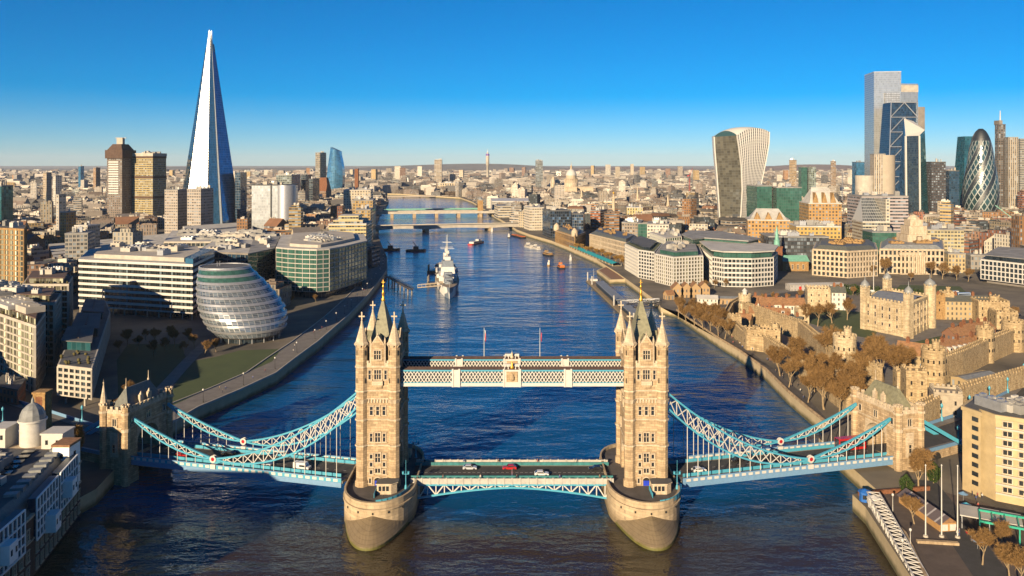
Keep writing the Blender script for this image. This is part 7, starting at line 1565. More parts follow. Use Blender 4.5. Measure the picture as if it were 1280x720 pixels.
def leafy(seed, H=5.0, mat='evergreen', w=.45, n=1500, cone=False):
    rn = random.Random(seed); tr, tw = MB(), MB(); tr.tube([(0, 0, -.2), (0.05, 0, H * .35), (0, .05, H * .8)], H * .03, 5, 0, H * .01)
    for i in range(n):
        u = rn.random() ** .8; rad = H * w * (math.sin(PI * (.12 + .86 * u)) if not cone else (1.05 - u) * .9) * (.75 + .35 * noise.noise(Vector((u * 5, seed, i % 7)))); a = rn.random() * 2 * PI; rr = rad * math.sqrt(rn.uniform(.25, 1)); p = Vector((rr * math.cos(a), rr * math.sin(a), H * (.08 + .92 * u))); s = H * rn.uniform(.025, .055)
        e = Vector((rn.gauss(0, 1), rn.gauss(0, 1), rn.gauss(0, 1))).normalized() * s; f = Vector((rn.gauss(0, 1), rn.gauss(0, 1), rn.gauss(0, 1))).cross(e).normalized() * s * .6; tw.face([p - e, p + f, p + e, p - f])
    r = thing('bush', 'x', 'bush'); tr.build('trunk', M['bark'], r); tw.build('crown', M[mat], r); return r
PROTO = {'a': bare_tree(1), 'b': bare_tree(2, 16, .5), 'c': bare_tree(3, 16, .36, 5000), 'g': bare_tree(4, 12, .42, 3200, 'gold_twig'), 'p': bare_tree(5, 15, .12, 2600, 'gold_twig', .9), 'e': leafy(6), 'd': bare_tree(7, 14, .46, 2200)}
USED = set(); rt = random.Random(12)
def tree(k, px, py, h, label, group, z=GZ, name=None):
    p = PROTO[k]; base = {'a': 16, 'b': 16, 'c': 16, 'g': 12, 'p': 15, 'e': 5, 'd': 14}[k]
    o = p if k not in USED else copy_tree(p); USED.add(k); x, y = at(px, py, z); o.location = (x, y, z); s = h / base; o.scale = (s * rt.uniform(.9, 1.1), s * rt.uniform(.9, 1.1), s); o.rotation_euler.z = rt.uniform(0, 6.28); tag(o, label, 'bush' if k == 'e' else 'tree', group)
    o.name = name or ('bush' if k == 'e' else 'bare_tree'); return o
WH = [(1010, 503), (986, 484), (1030, 512), (1050, 520), (1000, 472), (1018, 490), (1036, 497), (1058, 508), (1070, 516), (975, 470), (1024, 474), (1046, 486), (1066, 497), (992, 462)]
WH.sort()
for i, (x, y) in enumerate(WH): tree('abc'[i % 3], x, y, rt.uniform(15, 19), f'{ORD[i] if i < 12 else ("thirteenth" if i == 12 else "rightmost")} from the left among the dense bare trees on the castle wharf', 'bare trees on the castle wharf')
KT = [(1033, 458, 23), (1090, 470, 20), (1104, 478, 21), (1118, 484, 22), (1132, 478, 20), (1098, 458, 18), (1078, 480, 17)]
for i, (x, y, h) in enumerate(KT): tree('bac'[i % 3], x, y, h, ['huge spreading bare tree left of the round sunlit tower', 'leftmost tall bare tree between the round sunlit tower and the keep', 'bare tree second from left in front of the keep', 'biggest bare tree in front of the tile roofed house end', 'rightmost bare tree in front of the keep', 'bare tree standing closest to the keep wall', 'smallest bare tree right beside the round sunlit tower'][i], 'tall bare trees before the keep')
for i, (x, y) in enumerate(((1005, 405), (1022, 408), (1040, 404), (1059, 400))): tree('dcda'[i], x, y, 16, ['leftmost', 'second', 'third', 'rightmost'][i] + ' of the four pale trunked trees on the castle lawn', 'pale trunked lawn trees')
for i, (x, y) in enumerate(sorted(((848, 398), (858, 404), (868, 409), (879, 412), (888, 416), (898, 420), (906, 424), (864, 397), (876, 402), (890, 407), (902, 412)))): tree('cad'[i % 3], x, y, rt.uniform(13, 16), f'{ORD[i]} from the left in the shaded row of bare trees west of the castle', 'shaded trees west of the castle')
for i in range(14): u = i / 13; tree('g', 722 + 76 * u, 313.5 + 26 * u - 2 * (i % 2), rt.uniform(9, 12), f'{(ORD + ["thirteenth", "rightmost"])[i]} from the left in the russet tree row before the customs house', 'russet trees before the customs house')
for i, (x, y, h) in enumerate(((1105, 345, 19), (1164, 347, 17), (1178, 349, 18), (1196, 350, 15), (1210, 352, 13), (1092, 346, 13), (1138, 352, 9))): tree('abd'[i % 3], x, y, h, ['tall bare tree left of the port building columns', 'bare tree directly right of the port building columns', 'tallest bare tree right of the port building columns', 'bare tree in front of the sandy office', 'small bare tree left of the white framed office', 'smaller bare tree in front of the crescent end', 'low bare tree in front of the port building steps'][i], 'garden trees before the port building')
for i, (x, y) in enumerate(((868, 362), (880, 361), (893, 360), (907, 359), (921, 358), (935, 357), (949, 356), (960, 354))): tree('d', x, y, 8.5, f'{ORD[i]} from the left of the street trees below the curved roofed offices', 'street trees by the square')
for i, (x, y, h) in enumerate(((1148, 612, 13), (1143, 655, 9), (1228, 706, 10.5), (1262, 722, 10), (1252, 690, 9), (1160, 600, 12), (1275, 735, 11))): tree('abcabdc'[i], x, y, h, ['bare tree in front of the right shore tower', 'small pale bare tree beside the striped market hut', 'russet bare tree by the flagpoles at the bottom right', 'bare tree in the bottom right corner', 'bare tree below the green pergola', 'slim bare tree at the approach arches', 'bare tree cut by the bottom right edge'][i], 'terrace trees')
sq = sorted([(1015, 371), (1030, 369), (1048, 367), (1066, 369), (1083, 371), (1102, 374), (1122, 377), (1140, 379), (985, 377), (1000, 374), (955, 380), (970, 379), (1232, 392), (1250, 396), (1268, 400)])
for i, (x, y) in enumerate(sq): tree('dab'[i % 3], x, y, rt.uniform(6, 10), f'{(ORD + ["thirteenth", "fourteenth", "rightmost"])[i]} from the left of the small trees lining the street behind the castle', 'small trees on the street behind the castle')
tree('p', 97, 592, 17, 'tall narrow russet poplar standing alone before the left shore tower', None, GZ, 'poplar_tree')
for i, (x, y, h) in enumerate(((1133, 618, 6), (1167, 604, 6.5))): tree('e', x, y, h, ['dark green bush left of the terrace trees', 'dark green bush by the approach arches'][i], 'evergreen bushes')
pk = sorted([(160, 432), (172, 438), (182, 426), (195, 432), (206, 440), (218, 434), (230, 442), (243, 436), (212, 424), (150, 442), (256, 444), (270, 440), (192, 446), (236, 428)])
for i, (x, y) in enumerate(pk): tree('dac'[i % 3], x, y, rt.uniform(8, 11), f'{(ORD + ["thirteenth", "rightmost"])[i]} from the left of the shaded park trees below the white banded office', 'shaded park trees')
for i, (x, y, h) in enumerate(((126, 440, 9), (143, 520, 8), (160, 500, 9), (395, 378, 7), (365, 380, 7), (176, 392, 11))): tree('dac'[i % 3], x, y, h, ['bare tree behind the slab sided block', 'bare tree behind the left shore tower', 'bare tree on the dark park grass', 'small bare tree before the curved green office', 'small bare tree left of the curved green office entrance', 'bare tree against the white banded office front'][i], 'south bank trees')
hd = MB(); rn = random.Random(8)
for i in range(2600):
    u = rn.random(); x, y = at(1035 + 150 * u, 362 + 10 * u + rn.uniform(-5, 5), GZ); s = rn.uniform(.4, 1.1); p = Vector((x, y, GZ + rn.uniform(.1, 2.4))); e = Vector((rn.gauss(0, 1), rn.gauss(0, 1), rn.gauss(0, 1))).normalized() * s; f = Vector((rn.gauss(0, 1), rn.gauss(0, 1), rn.gauss(0, 1))).cross(e).normalized() * s * .6; hd.face([p - e, p + f, p + e, p - f])
tag(hd.build('shrubbery', M['evergreen']), 'dark shrubbery belt along the street north of the castle', 'shrubs', None, 'stuff')
# ------------------------------------------------------------------ the warship and the boats
def loft(sections, m=0, mb=None, cap=True):
    mb = mb or MB(); mb.grid(sections, m, False, True); return mb
def hullmb(L, Bm, D, z0=0.0, bow=.30, stern=.12, mb=None, m=0, deckm=1, flare=1.15):
    """bow at -y"""
    mb = mb or MB(); N = 24; left = []; rows = []
    for i in range(N + 1):
        s = i / N; w = Bm / 2 * (min(1, (s / bow)) ** .6 if s < bow else (1 if s < 1 - stern else 1 - .35 * ((s - 1 + stern) / stern) ** 2)); y = -L / 2 + L * s; sh = D * (1 + .35 * max(0, 1 - s / .4) ** 2)
        rows.append([(-w, y, z0 + sh), (-w / flare, y + (bow * .2 * L * .12 if i == 0 else 0), z0 - .8), (w / flare, y, z0 - .8), (w, y, z0 + sh)])
    mb.grid(rows, m, False, False); mb.grid([[r[0] for r in rows], [r[3] for r in rows]], deckm, False, False); mb.face([rows[-1][k] for k in (0, 1, 2, 3)], m); return mb, rows
def warship():
    b = Vector(at(562, 374, 0)); s = Vector((XX(556, b.y + 178), b.y + 178)); c = (b + s) / 2; r = thing('warship', 'grey and white wartime cruiser moored midstream, bow towards the bridge', 'warship', (c.x, c.y, 0), math.atan2((s - b).y, (s - b).x) - PI / 2); L = 178
    gp, wp, dp = plain('pale_naval_paint', (.60, .58, .55), .6), plain('blue_grey_naval_paint', (.16, .19, .23), .6), plain('deck_planks', (.30, .24, .17), .8)
    t = NT('disruptive_paint'); v = t.obj(); f = t.ramp(t.noise(v, .035, 2), .49, .51); t.setp(**{'Base Color': t.mix(f, (.60, .58, .55), (.11, .14, .18)), 'Roughness': .6})
    mb, _ = hullmb(L, 19.5, 6.5); mb.build('hull', [t.mat, dp], r); z = 6.6
    def bx(nm, x0, x1, y0, y1, z0, z1, m, k=1.0): mb = MB(); mb.prism([(x0, y0), (x1, y0), (x1, y1), (x0, y1)], z0, z1, 0, None, None, None, True, True, [(x0 * k, y0 + (y1 - y0) * (1 - k) / 2), (x1 * k, y0 + (y1 - y0) * (1 - k) / 2), (x1 * k, y1 - (y1 - y0) * (1 - k) / 2), (x0 * k, y1 - (y1 - y0) * (1 - k) / 2)]); return mb.build(nm, m, r)
    def gun(y, zz, d):
        mb = MB(); mb.cyl(0, y, zz - 2, zz + .4, 3.6, 3.6, 16); mb.prism([(-3.6, y - 3.8), (3.6, y - 3.8), (4, y + 3.6), (-4, y + 3.6)], zz + .4, zz + 3.4, 0, None, None, None, True, True, [(-2.8, y - 2.2 * 1), (2.8, y - 2.2), (3.4, y + 3.2), (-3.4, y + 3.2)]); g = mb.build('gun_turret', wp if d > 0 else gp, r); q = MB()
        for x in (-1.7, 0, 1.7): q.tube([(x, y + d * -2.5, zz + 2), (x, y + d * -10.5, zz + 2.8)], .32, 6, 0, .2)
        q.build('barrels', wp, g)
    gun(-58, 8.6, 1); gun(-46, 11.6, 1); gun(46, 10.6, -1); gun(58, 8.2, -1)
    bx('barbette', -4.5, 4.5, -51, -41, z, 11.4, gp); bx('deckhouse', -7.5, 7.5, -40, -6, z, 11, gp); bx('bridge_tower', -6, 6, -36, -20, 11, 18, gp, .9); bx('bridge_top', -5, 5, -34, -22, 18, 23, wp, .9); bx('director', -2.4, 2.4, -30, -25, 23, 26, gp)
    bx('midship_house', -8, 8, -2, 22, z, 10.5, wp); bx('after_house', -6.5, 6.5, 24, 40, z, 13, gp); bx('after_director', -2.6, 2.6, 28, 34, 13, 17.5, wp)
    for y in (-10, 15): mb = MB(); mb.cyl(0, y, 10, 24, 3.4, 2.9, 16); mb.cyl(0, y, 24, 24.6, 3.2, 3.2, 16, 0); mb.build('funnel', gp, r)
    for y, h in ((-17, 44), (23, 40)):
        mb = MB()
        for dx, dy in ((0, 0), (-2.4, 4), (2.4, 4)): mb.bar((dx, y + dy, 11), (0, y + .6, h * .75), .5)
        mb.cyl(0, y, h * .7, h, .3, .15, 6); mb.bar((-6, y, h * .72), (6, y, h * .72), .35); mb.bar((-4, y, h * .84), (4, y, h * .84), .3); mb.box(-1.4, 1.4, y - 1, y + 1.2, h * .62, h * .68); mb.build('mast', M['white'], r)
    for s_ in (-1, 1):
        for y in (-6, 2, 10): mb = MB(); mb.lathe([(0, -3.5), (1, -2.4), (1.2, 0), (1, 2.4), (0, 3.5)], 0, 0, 8); o = mb.build('ships_boat', M['white'], r, (s_ * 8.8, y, 10.5)); o.rotation_euler = (PI / 2, 0, 0)
        for y in (-16, 28): mb = MB(); mb.box(s_ * 7.6 - 1.6, s_ * 7.6 + 1.6, y - 2, y + 2, z, z + 3); mb.tube([(s_ * 7.6, y, z + 2.2), (s_ * 10.5, y - 3, z + 3.6)], .2, 6); mb.build('side_gun', gp, r)
    mb = MB(); mb.cyl(0, -86, 8.5, 13, .12, .08, 6); mb.build('jackstaff', M['white'], r)
    return r
warship()
def boat(kind, label, px, py, L, Bm, head, hullm, cat='boat', cab=True, cabm=None, name=None, group=None, cover=None):
    x, y = at(px, py, 0); r = thing(name or kind, label, cat, (x, y, 0), head, group); mb, _ = hullmb(L, Bm, 1.3 if kind != 'barge' else 1.8, 0, .3 if kind != 'barge' else .06); mb.build('hull', [hullm, M['wood'] if kind != 'barge' else M['dark']], r)
    if cab:
        mb = MB(); mb.prism([(-Bm * .36, -L * .22), (Bm * .36, -L * .22), (Bm * .36, L * .38), (-Bm * .36, L * .38)], 1.3, 3.6, 0, 1); c = mb.build('cabin', [cabm or M['white'], M['roof_pale']], r); g = MB(); g.box(-Bm * .37, Bm * .37, -L * .2, L * .36, 2.2, 3.1); g.build('window_band', M['winglass'], c); mb = MB(); mb.box(-Bm * .25, Bm * .25, -L * .15, -L * .02, 3.6, 5.6); mb.build('wheelhouse', cabm or M['white'], r); mb = MB(); mb.cyl(0, 0, 3.6, 8, .1, .06, 6); mb.build('mast', M['white'], r)
    elif kind == 'barge': mb = MB(); mb.prism([(-Bm * .36, -L * .4), (Bm * .36, -L * .4), (Bm * .36, L * .4), (-Bm * .36, L * .4)], 1.2, 2.6 if cover else 1.9); mb.build('cargo_cover', cover or M['dark'], r)
    return r
boat('tour_boat', 'white river cruise boat with red stripe heading upstream past the warship', 596, 304.5, 40, 9, R(155), M['red'], cabm=M['white'])
boat('tour_boat', 'white passenger boat moored at the north bank, right of the orange barges', 661, 309, 30, 8, R(200), M['white'])
boat('tour_boat', 'smaller white boat moored inside the passenger boat at the north bank', 670, 311, 22, 6, R(200), M['white'])
boat('tug', 'dark tug with yellow superstructure moored off the old fish market', 684, 319, 22, 7, R(205), M['black'], cabm=M['brick_y'])
boat('tug', 'orange and black tug boat drifting between fish market and long pier', 701, 335, 18, 6.5, R(190), M['black'], cabm=plain('orange_paint', (.5, .14, .02), .5))
boat('launch', 'tiny launch just beside the tug off the customs quay', 713, 325, 9, 3, R(180), M['white'])
boat('launch', 'tiny yellow buoy boat left of the two tugs', 686, 332, 7, 3, R(170), M['brick_y'])
for i, (x, y) in enumerate(((645, 295.5), (651, 297))): boat('barge', ['left', 'right'][i] + ' of the two orange covered barges by the concrete bridge', x, y, 26, 9, R(200), M['black'], 'barge', False, None, None, 'orange barges', plain('orange_tarp', (.5, .13, .03), .7))
boat('launch', 'small dark launch under the right arch of the concrete bridge', 636, 297, 12, 4, R(180), M['black'])
boat('sail_boat', 'small white boat by the right pier of the concrete bridge', 615, 289, 14, 4, R(180), M['white'])
for i, (x, y) in enumerate(((488, 313), (520, 314))):
    q = boat('barge', ['dark mooring barge with a crane by the south bank', 'round dark mooring barge offshore from the crane barge'][i], x, y, 24, 12, R(90), M['black'], 'barge', False); mb = MB(); mb.bar((0, -4, 1.5), (3, 4, 11), .7); mb.box(-3, 3, -3, 3, 1.5, 6); mb.build('crane', M['black'], q)
for i, (x, y) in enumerate(((541, 341), (541, 356))):
    X0, Y0 = at(x, y, 0); r = thing('mooring_dolphin', ['farther', 'nearer'][i] + ' of two dark box pontoons along the left side of the warship', 'pontoon', (X0, Y0, 0), 0, 'warship pontoons'); mb = MB(); mb.box(-5, 4, -5, 5, -1, 2.5); mb.build('float', M['black'], r); mb = MB()
    for a in (-4, 3):
        for b in (-4, 4): mb.cyl(a, b, -1, 8, .5, .5, 8)
    mb.build('piles', M['concrete_d'], r)
def gangway(name, label, A, B, zA, zB, w, h, m, cat='gangway', truss=True, bay=2.5, roof=None):
    A, B = Vector(A), Vector(B); L = (B - A).length; an = math.atan2((B - A).y, (B - A).x); r = thing(name, label, cat, (A.x, A.y, 0), an); mb = MB(); fl = MB()
    z = lambda u: zA + (zB - zA) * u
    fl.face([(0, -w / 2, zA), (L, -w / 2, zB), (L, w / 2, zB), (0, w / 2, zA)]); fl.face([(0, w / 2, zA - .3), (L, w / 2, zB - .3), (L, -w / 2, zB - .3), (0, -w / 2, zA - .3)]); fl.build('walkway', M['concrete_d'] if not roof else roof, r)
    n = max(2, int(L / bay))
    for s in (-1, 1):
        y = s * w / 2
        for q in (0, h): mb.bar((0, y, zA + q), (L, y, zB + q), .28)
        for i in range(n + 1): u = i / n; mb.bar((L * u, y, z(u)), (L * u, y, z(u) + h), .2)
        if truss:
            for i in range(n): u, u2 = i / n, (i + 1) / n; mb.bar((L * u, y, z(u) + (h if i % 2 else 0)), (L * u2, y, z(u2) + (0 if i % 2 else h)), .2)
    if truss:
        for i in range(n): u, u2 = i / n, (i + 1) / n; mb.bar((L * u, -w / 2, z(u) + h), (L * u2, w / 2, z(u2) + h), .18); mb.bar((L * u, w / 2, z(u) + h), (L * u, -w / 2, z(u) + h), .18)
    mb.build('truss', m, r); return r
gangway('boarding_gangway', 'pale gangway from the jetty head across to the warship', at(522, 361, 4), at(553, 359, 5), 5, 6.5, 3.5, 2.2, M['stone_pale'], 'gangway', False, 3, M['stone_pale'])
r = gangway('jetty', 'dark jetty slanting from the south bank promenade to the warship gangway', at(484, 346, 5), at(514, 362, 5), 5.5, 5.2, 4, 1.4, M['black'], 'jetty', False)
mb = MB(); L = (Vector(at(514, 362, 5)) - Vector(at(484, 346, 5))).length
for u in (.15, .4, .65, .95): mb.cyl(L * u, -1.6, -3, 5.2, .6, .6, 8); mb.cyl(L * u, 1.6, -3, 5.2, .6, .6, 8)
mb.build('piles', M['concrete_d'], r)
r = gangway('truss_gangway', 'white steel truss gangway leading down to the river at bottom right', (106.5, 236), (98, 190), 5.6, 3.0, 3.4, 2.6, M['white'], 'gangway', True, 2.2)
# long passenger pier below the castle, fish quay platform and roofed walk
def pier_pontoon():
    A, B = Vector(at(741, 352, 0)), Vector(at(804, 410, 0)); L = (B - A).length; an = math.atan2((B - A).y, (B - A).x); r = thing('passenger_pier', 'long floating passenger pier with dark glazed waiting rooms', 'pier', (A.x, A.y, 0), an)
    mb = MB(); mb.box(0, L, -6, 6, -1, 1.6); mb.build('pontoon', M['pier'], r); mb = MB(); mb.box(L * .18, L * .62, -3, 3, 1.6, 5); mb.box(L * .66, L * .96, -2.6, 2.6, 1.6, 4.6); w = mb.build('waiting_room', G['bluedark'], r); mb = MB(); mb.box(L * .17, L * .63, -3.6, 3.6, 5, 5.5); mb.box(L * .65, L * .97, -3.2, 3.2, 4.6, 5.1); mb.build('roof', M['lead'], w)
    for u in (.02, .14, .64, .98): mb = MB(); mb.cyl(L * u, -5.2, -3, 9, .6, .6, 8); mb.build('mooring_pile', M['offwhite'], r)
    mb = MB(); mb.box(2, 8, -3, 3, 1.6, 3.2); mb.cyl(5, 0, 3, 12, .15, .1, 6); mb.build('end_house', M['white'], r)
pier_pontoon()
gangway('pier_gangway', 'dark covered gangway from the castle quay down to the passenger pier', at(826, 380, 5), at(782, 386, 2), 5.2, 2.6, 3.6, 2.6, M['black'], 'gangway', True, 4)
gangway('pier_gangway', 'second dark gangway running just beside the covered one to the passenger pier', at(824, 377, 5), at(776, 380, 2), 5.2, 2.6, 3.0, 2.0, M['steel'], 'gangway', True, 4)
po = P((746, 336), (762, 348), (790, 347), (786, 336), (768, 328)); r = thing('river_platform', 'flat square timber platform over the river below the riverside apartments', 'platform', (*cen(po), 0)); c = cen(po); q = [(x - c[0], y - c[1]) for x, y in po]; mb = MB(); mb.prism(q, -2, GZ - 1.2); mb.build('deck', M['river_wall'], r); mb = MB()
for x, y in offs(q, -2): mb.cyl(x, y, -3, 3.7, .7, .7, 8)
mb.build('piles', M['concrete_d'], r); mb = MB(); mb.face([(x, y, GZ - 1.18) for x, y in offs(q, -2)]); mb.build('planking', M['wood'], r)
A, B = Vector(at(716, 310.5, 4)), Vector(at(771, 334, 4)); an = math.atan2((B - A).y, (B - A).x); L = (B - A).length; r = thing('roofed_walk', 'long turquoise roofed riverside walk in front of the russet trees', 'walkway', (A.x, A.y, 0), an); mb = MB(); mb.face([(0, -5, 7.2), (L, -5, 7.2), (L, 0, 8.6), (0, 0, 8.6)]); mb.face([(0, 0, 8.6), (L, 0, 8.6), (L, 5, 7.2), (0, 5, 7.2)]); mb.build('roof', plain('turquoise_roof', (.03, .36, .38), .5, 0, .1), r); mb = MB(); mb.box(0, L, -4.6, 4.6, -2, GZ + .1); mb.build('quay', M['river_wall'], r); mb = MB()
for i in range(16):
    for s in (-1, 1): mb.bar((L * i / 15, s * 4.4, GZ), (L * i / 15, s * 4.4, 7.3), .3)
mb.build('posts', M['white'], r)
# ------------------------------------------------------------------ terrace at the bottom right
x, y = at(1180, 660, GZ); r = thing('market_hut', 'long striped roofed market hut with lit wooden front behind the flagpoles', 'hut', (x, y, 0), R(6)); mb = MB(); mb.box(-2.6, 2.6, -2, 17, 4, 7.2); mb.build('wall', plain('hut_boards', (.42, .24, .09), .7, 0, .2, 1), r)
t = NT('striped_roofing'); v = t.obj(); sp = t.n('SeparateXYZ'); t.l(v, sp.inputs[0]); t.setp(**{'Base Color': t.mix(t.math('GREATER_THAN', t.math('FRACT', t.math('MULTIPLY', sp.outputs[1], .27)), .82), (.10, .08, .08), (.30, .28, .28)), 'Roughness': .6})
mb = MB(); mb.face([(-3, -2.6, 7), (0, -2.6, 9), (0, 17.6, 9), (-3, 17.6, 7)][::-1]); mb.face([(3, -2.6, 7), (0, -2.6, 9), (0, 17.6, 9), (3, 17.6, 7)]); mb.face([(-2.6, -2.02, 7.2), (2.6, -2.02, 7.2), (0, -2.02, 8.95)], 1); mb.build('roof', [t.mat, M['wood']], r)
for s in (-1, 1): mb = MB(); mb.box(s * 1.2 - .9, s * 1.2 + .9, -2.1, -1.95, 5.2, 6.9); mb.build('shop_window', M['white'], r)
for i, (px_, py_) in enumerate(((1157, 671), (1177, 671), (1197, 672))):
    x, y = at(px_, py_, GZ); r = thing('flagpole', ['left', 'middle', 'right'][i] + ' of the three tall white flagpoles on the terrace', 'flagpole', (x, y, 0), 0, 'terrace flagpoles'); mb = MB(); mb.cyl(0, 0, GZ, GZ + 19, .2, .1, 8); mb.lathe([(0, GZ + 18.9), (.25, GZ + 19.2), (0, GZ + 19.5)], n=8); mb.build('pole', M['white'], r); mb = MB(); mb.cyl(0, 0, GZ, GZ + .5, .7, .6, 10); mb.build('footing', M['concrete'], r)
mb = MB(); a, b = at(1146, 678, GZ), at(1198, 681, GZ); mb.bar((*a, GZ + .35), (*b, GZ + .35), 1.2, .7); tag(mb.build('kerb_wall', M['granite']), 'low curved stone kerb wall at the foot of the three flagpoles', 'low wall')
def kiosk(label, px, py, m, cat='kiosk'):
    x, y = at(px, py, GZ); r = thing('kiosk', label, cat, (x, y, 0), R(-15)); mb = MB(); mb.cyl(0, 0, GZ - .5, GZ + 2.6, 1.5, 1.5, 8, 0, smooth=False); mb.build('wall', m, r); mb = MB(); mb.cyl(0, 0, GZ + 2.6, GZ + 2.9, 1.9, 1.9, 8, 0, smooth=False); mb.cyl(0, 0, GZ + 2.9, GZ + 3.6, 1.7, .2, 8, 0, smooth=False); mb.build('roof', m, r); mb = MB(); mb.box(-.8, .8, -1.5, -1.3, GZ + .9, GZ + 2.1); mb.build('hatch', M['winglass'], r)
kiosk('small bright blue kiosk at the head of the truss gangway', 1081, 626, plain('kiosk_blue', (.02, .12, .42), .5)); kiosk('small white kiosk right beside the blue one', 1092, 634, M['white'])
x, y = at(1236, 660, GZ); r = thing('glass_canopy', 'flat white and grey canopy roof below the hotel', 'canopy', (x, y, 0), R(-28)); mb = MB(); [mb.box(-7 + i * 5, -2.3 + i * 5, -4, 4, GZ + 3.5, GZ + 3.8) for i in range(3)]; mb.build('roof_panels', M['roof_pale'], r); mb = MB(); [mb.bar((a, b, GZ), (a, b, GZ + 3.5), .2) for a in (-6.5, 0, 7) for b in (-3.5, 3.5)]; mb.build('posts', M['steel'], r)
x, y = at(1262, 672, GZ); r = thing('pergola', 'green painted steel pergola frame beside the canopy', 'pergola', (x, y, 0), R(-28)); mb = MB(); [mb.bar((a, -4, GZ), (a, -4, GZ + 4.5), .35) for a in (-7, 2, 11)]; mb.bar((-7, -4, GZ + 4.5), (11, -4, GZ + 4.5), .5); mb.bar((-7, 4, GZ + 4.5), (11, 4, GZ + 4.5), .5); [mb.bar((-7 + k * 3, -4, GZ + 4.5), (-7 + k * 3, 4, GZ + 4.5), .3) for k in range(7)]; mb.build('frame', plain('emerald_paint', (.01, .32, .22), .5), r)
for i, (px_, py_, c) in enumerate(((1214, 676, 'red'), (1208, 640, 'teal'), (1204, 626, 'blue'), (1222, 686, 'blue'))):
    x, y = at(px_, py_, GZ); r = thing('parasol', ['red parasol by the terrace trees', 'teal parasol under the hotel wall', 'blue parasol closest to the hotel corner', 'blue parasol beside the red one'][i], 'parasol', (x, y, 0)); mb = MB(); mb.cyl(0, 0, GZ, GZ + 2.6, .06, .06, 6); mb.build('pole', M['steel'], r); mb = MB(); mb.cyl(0, 0, GZ + 2.1, GZ + 2.8, 1.4, .05, 8); mb.build('canopy', M[c], r)
mb = MB(); pts = [(105.2, 236), (104.8, 215), (98, 190), (90, 150)]
for a, b in zip(pts, pts[1:]): mb.bar((a[0] + .9, a[1], GZ + .55), (b[0] + .9, b[1], GZ + .55), .7, 1.1)
tag(mb.build('quay_wall', M['granite']), 'stone quay parapet along the dark terrace at bottom right', 'quay wall')
mb = MB(); mb.bar((104.5, 241.2, GZ + .6), (128, 245.4, GZ + .6), .8, 1.2); tag(mb.build('brick_parapet', M['brick']), 'low brown brick wall between the terrace and the right shore tower', 'low wall')
for i, (px_, py_) in enumerate(((1138, 686), (1116, 640), (1128, 700))):
    x, y = at(px_, py_, GZ); r = thing('street_lamp', ['pale lamp post on the terrace next to the quay wall', 'lamp post halfway up the truss gangway', 'lamp post nearest the bottom edge on the terrace'][i], 'street lamp', (x, y, 0)); mb = MB(); mb.cyl(0, 0, GZ, GZ + 4.6, .14, .08, 8); mb.build('post', M['offwhite'], r); mb = MB(); mb.lathe([(.1, GZ + 4.5), (.34, GZ + 4.8), (.34, GZ + 5.2), (0, GZ + 5.4)], n=8); mb.build('lantern', M['white'], r)
# promenade lamps
lampr = None; ln = inset(prom, 4.0); k = 0
for a, b in zip(ln[1:], ln[2:]):
    a, b = Vector(a), Vector(b); n = max(1, int((b - a).length / 24))
    for j in range(n):
        p = a.lerp(b, (j + .3) / n)
        if lampr is None:
            lampr = thing('promenade_lamp', 'x', 'street lamp'); mb = MB(); mb.cyl(0, 0, 0, 5, .13, .08, 8); mb.cyl(0, 0, 0, .8, .3, .2, 8); mb.build('post', M['black'], lampr); mb = MB(); mb.lathe([(0, 4.9), (.42, 5.2), (.42, 5.6), (0, 5.9)], n=8); mb.build('globe', M['white'], lampr); o = lampr
        else: o = copy_tree(lampr)
        o.location = (p.x, p.y, GZ); k += 1; tag(o, 'slim lamp post with white globe in the row along the shaded riverside promenade', 'street lamp', 'lamps along the south promenade')
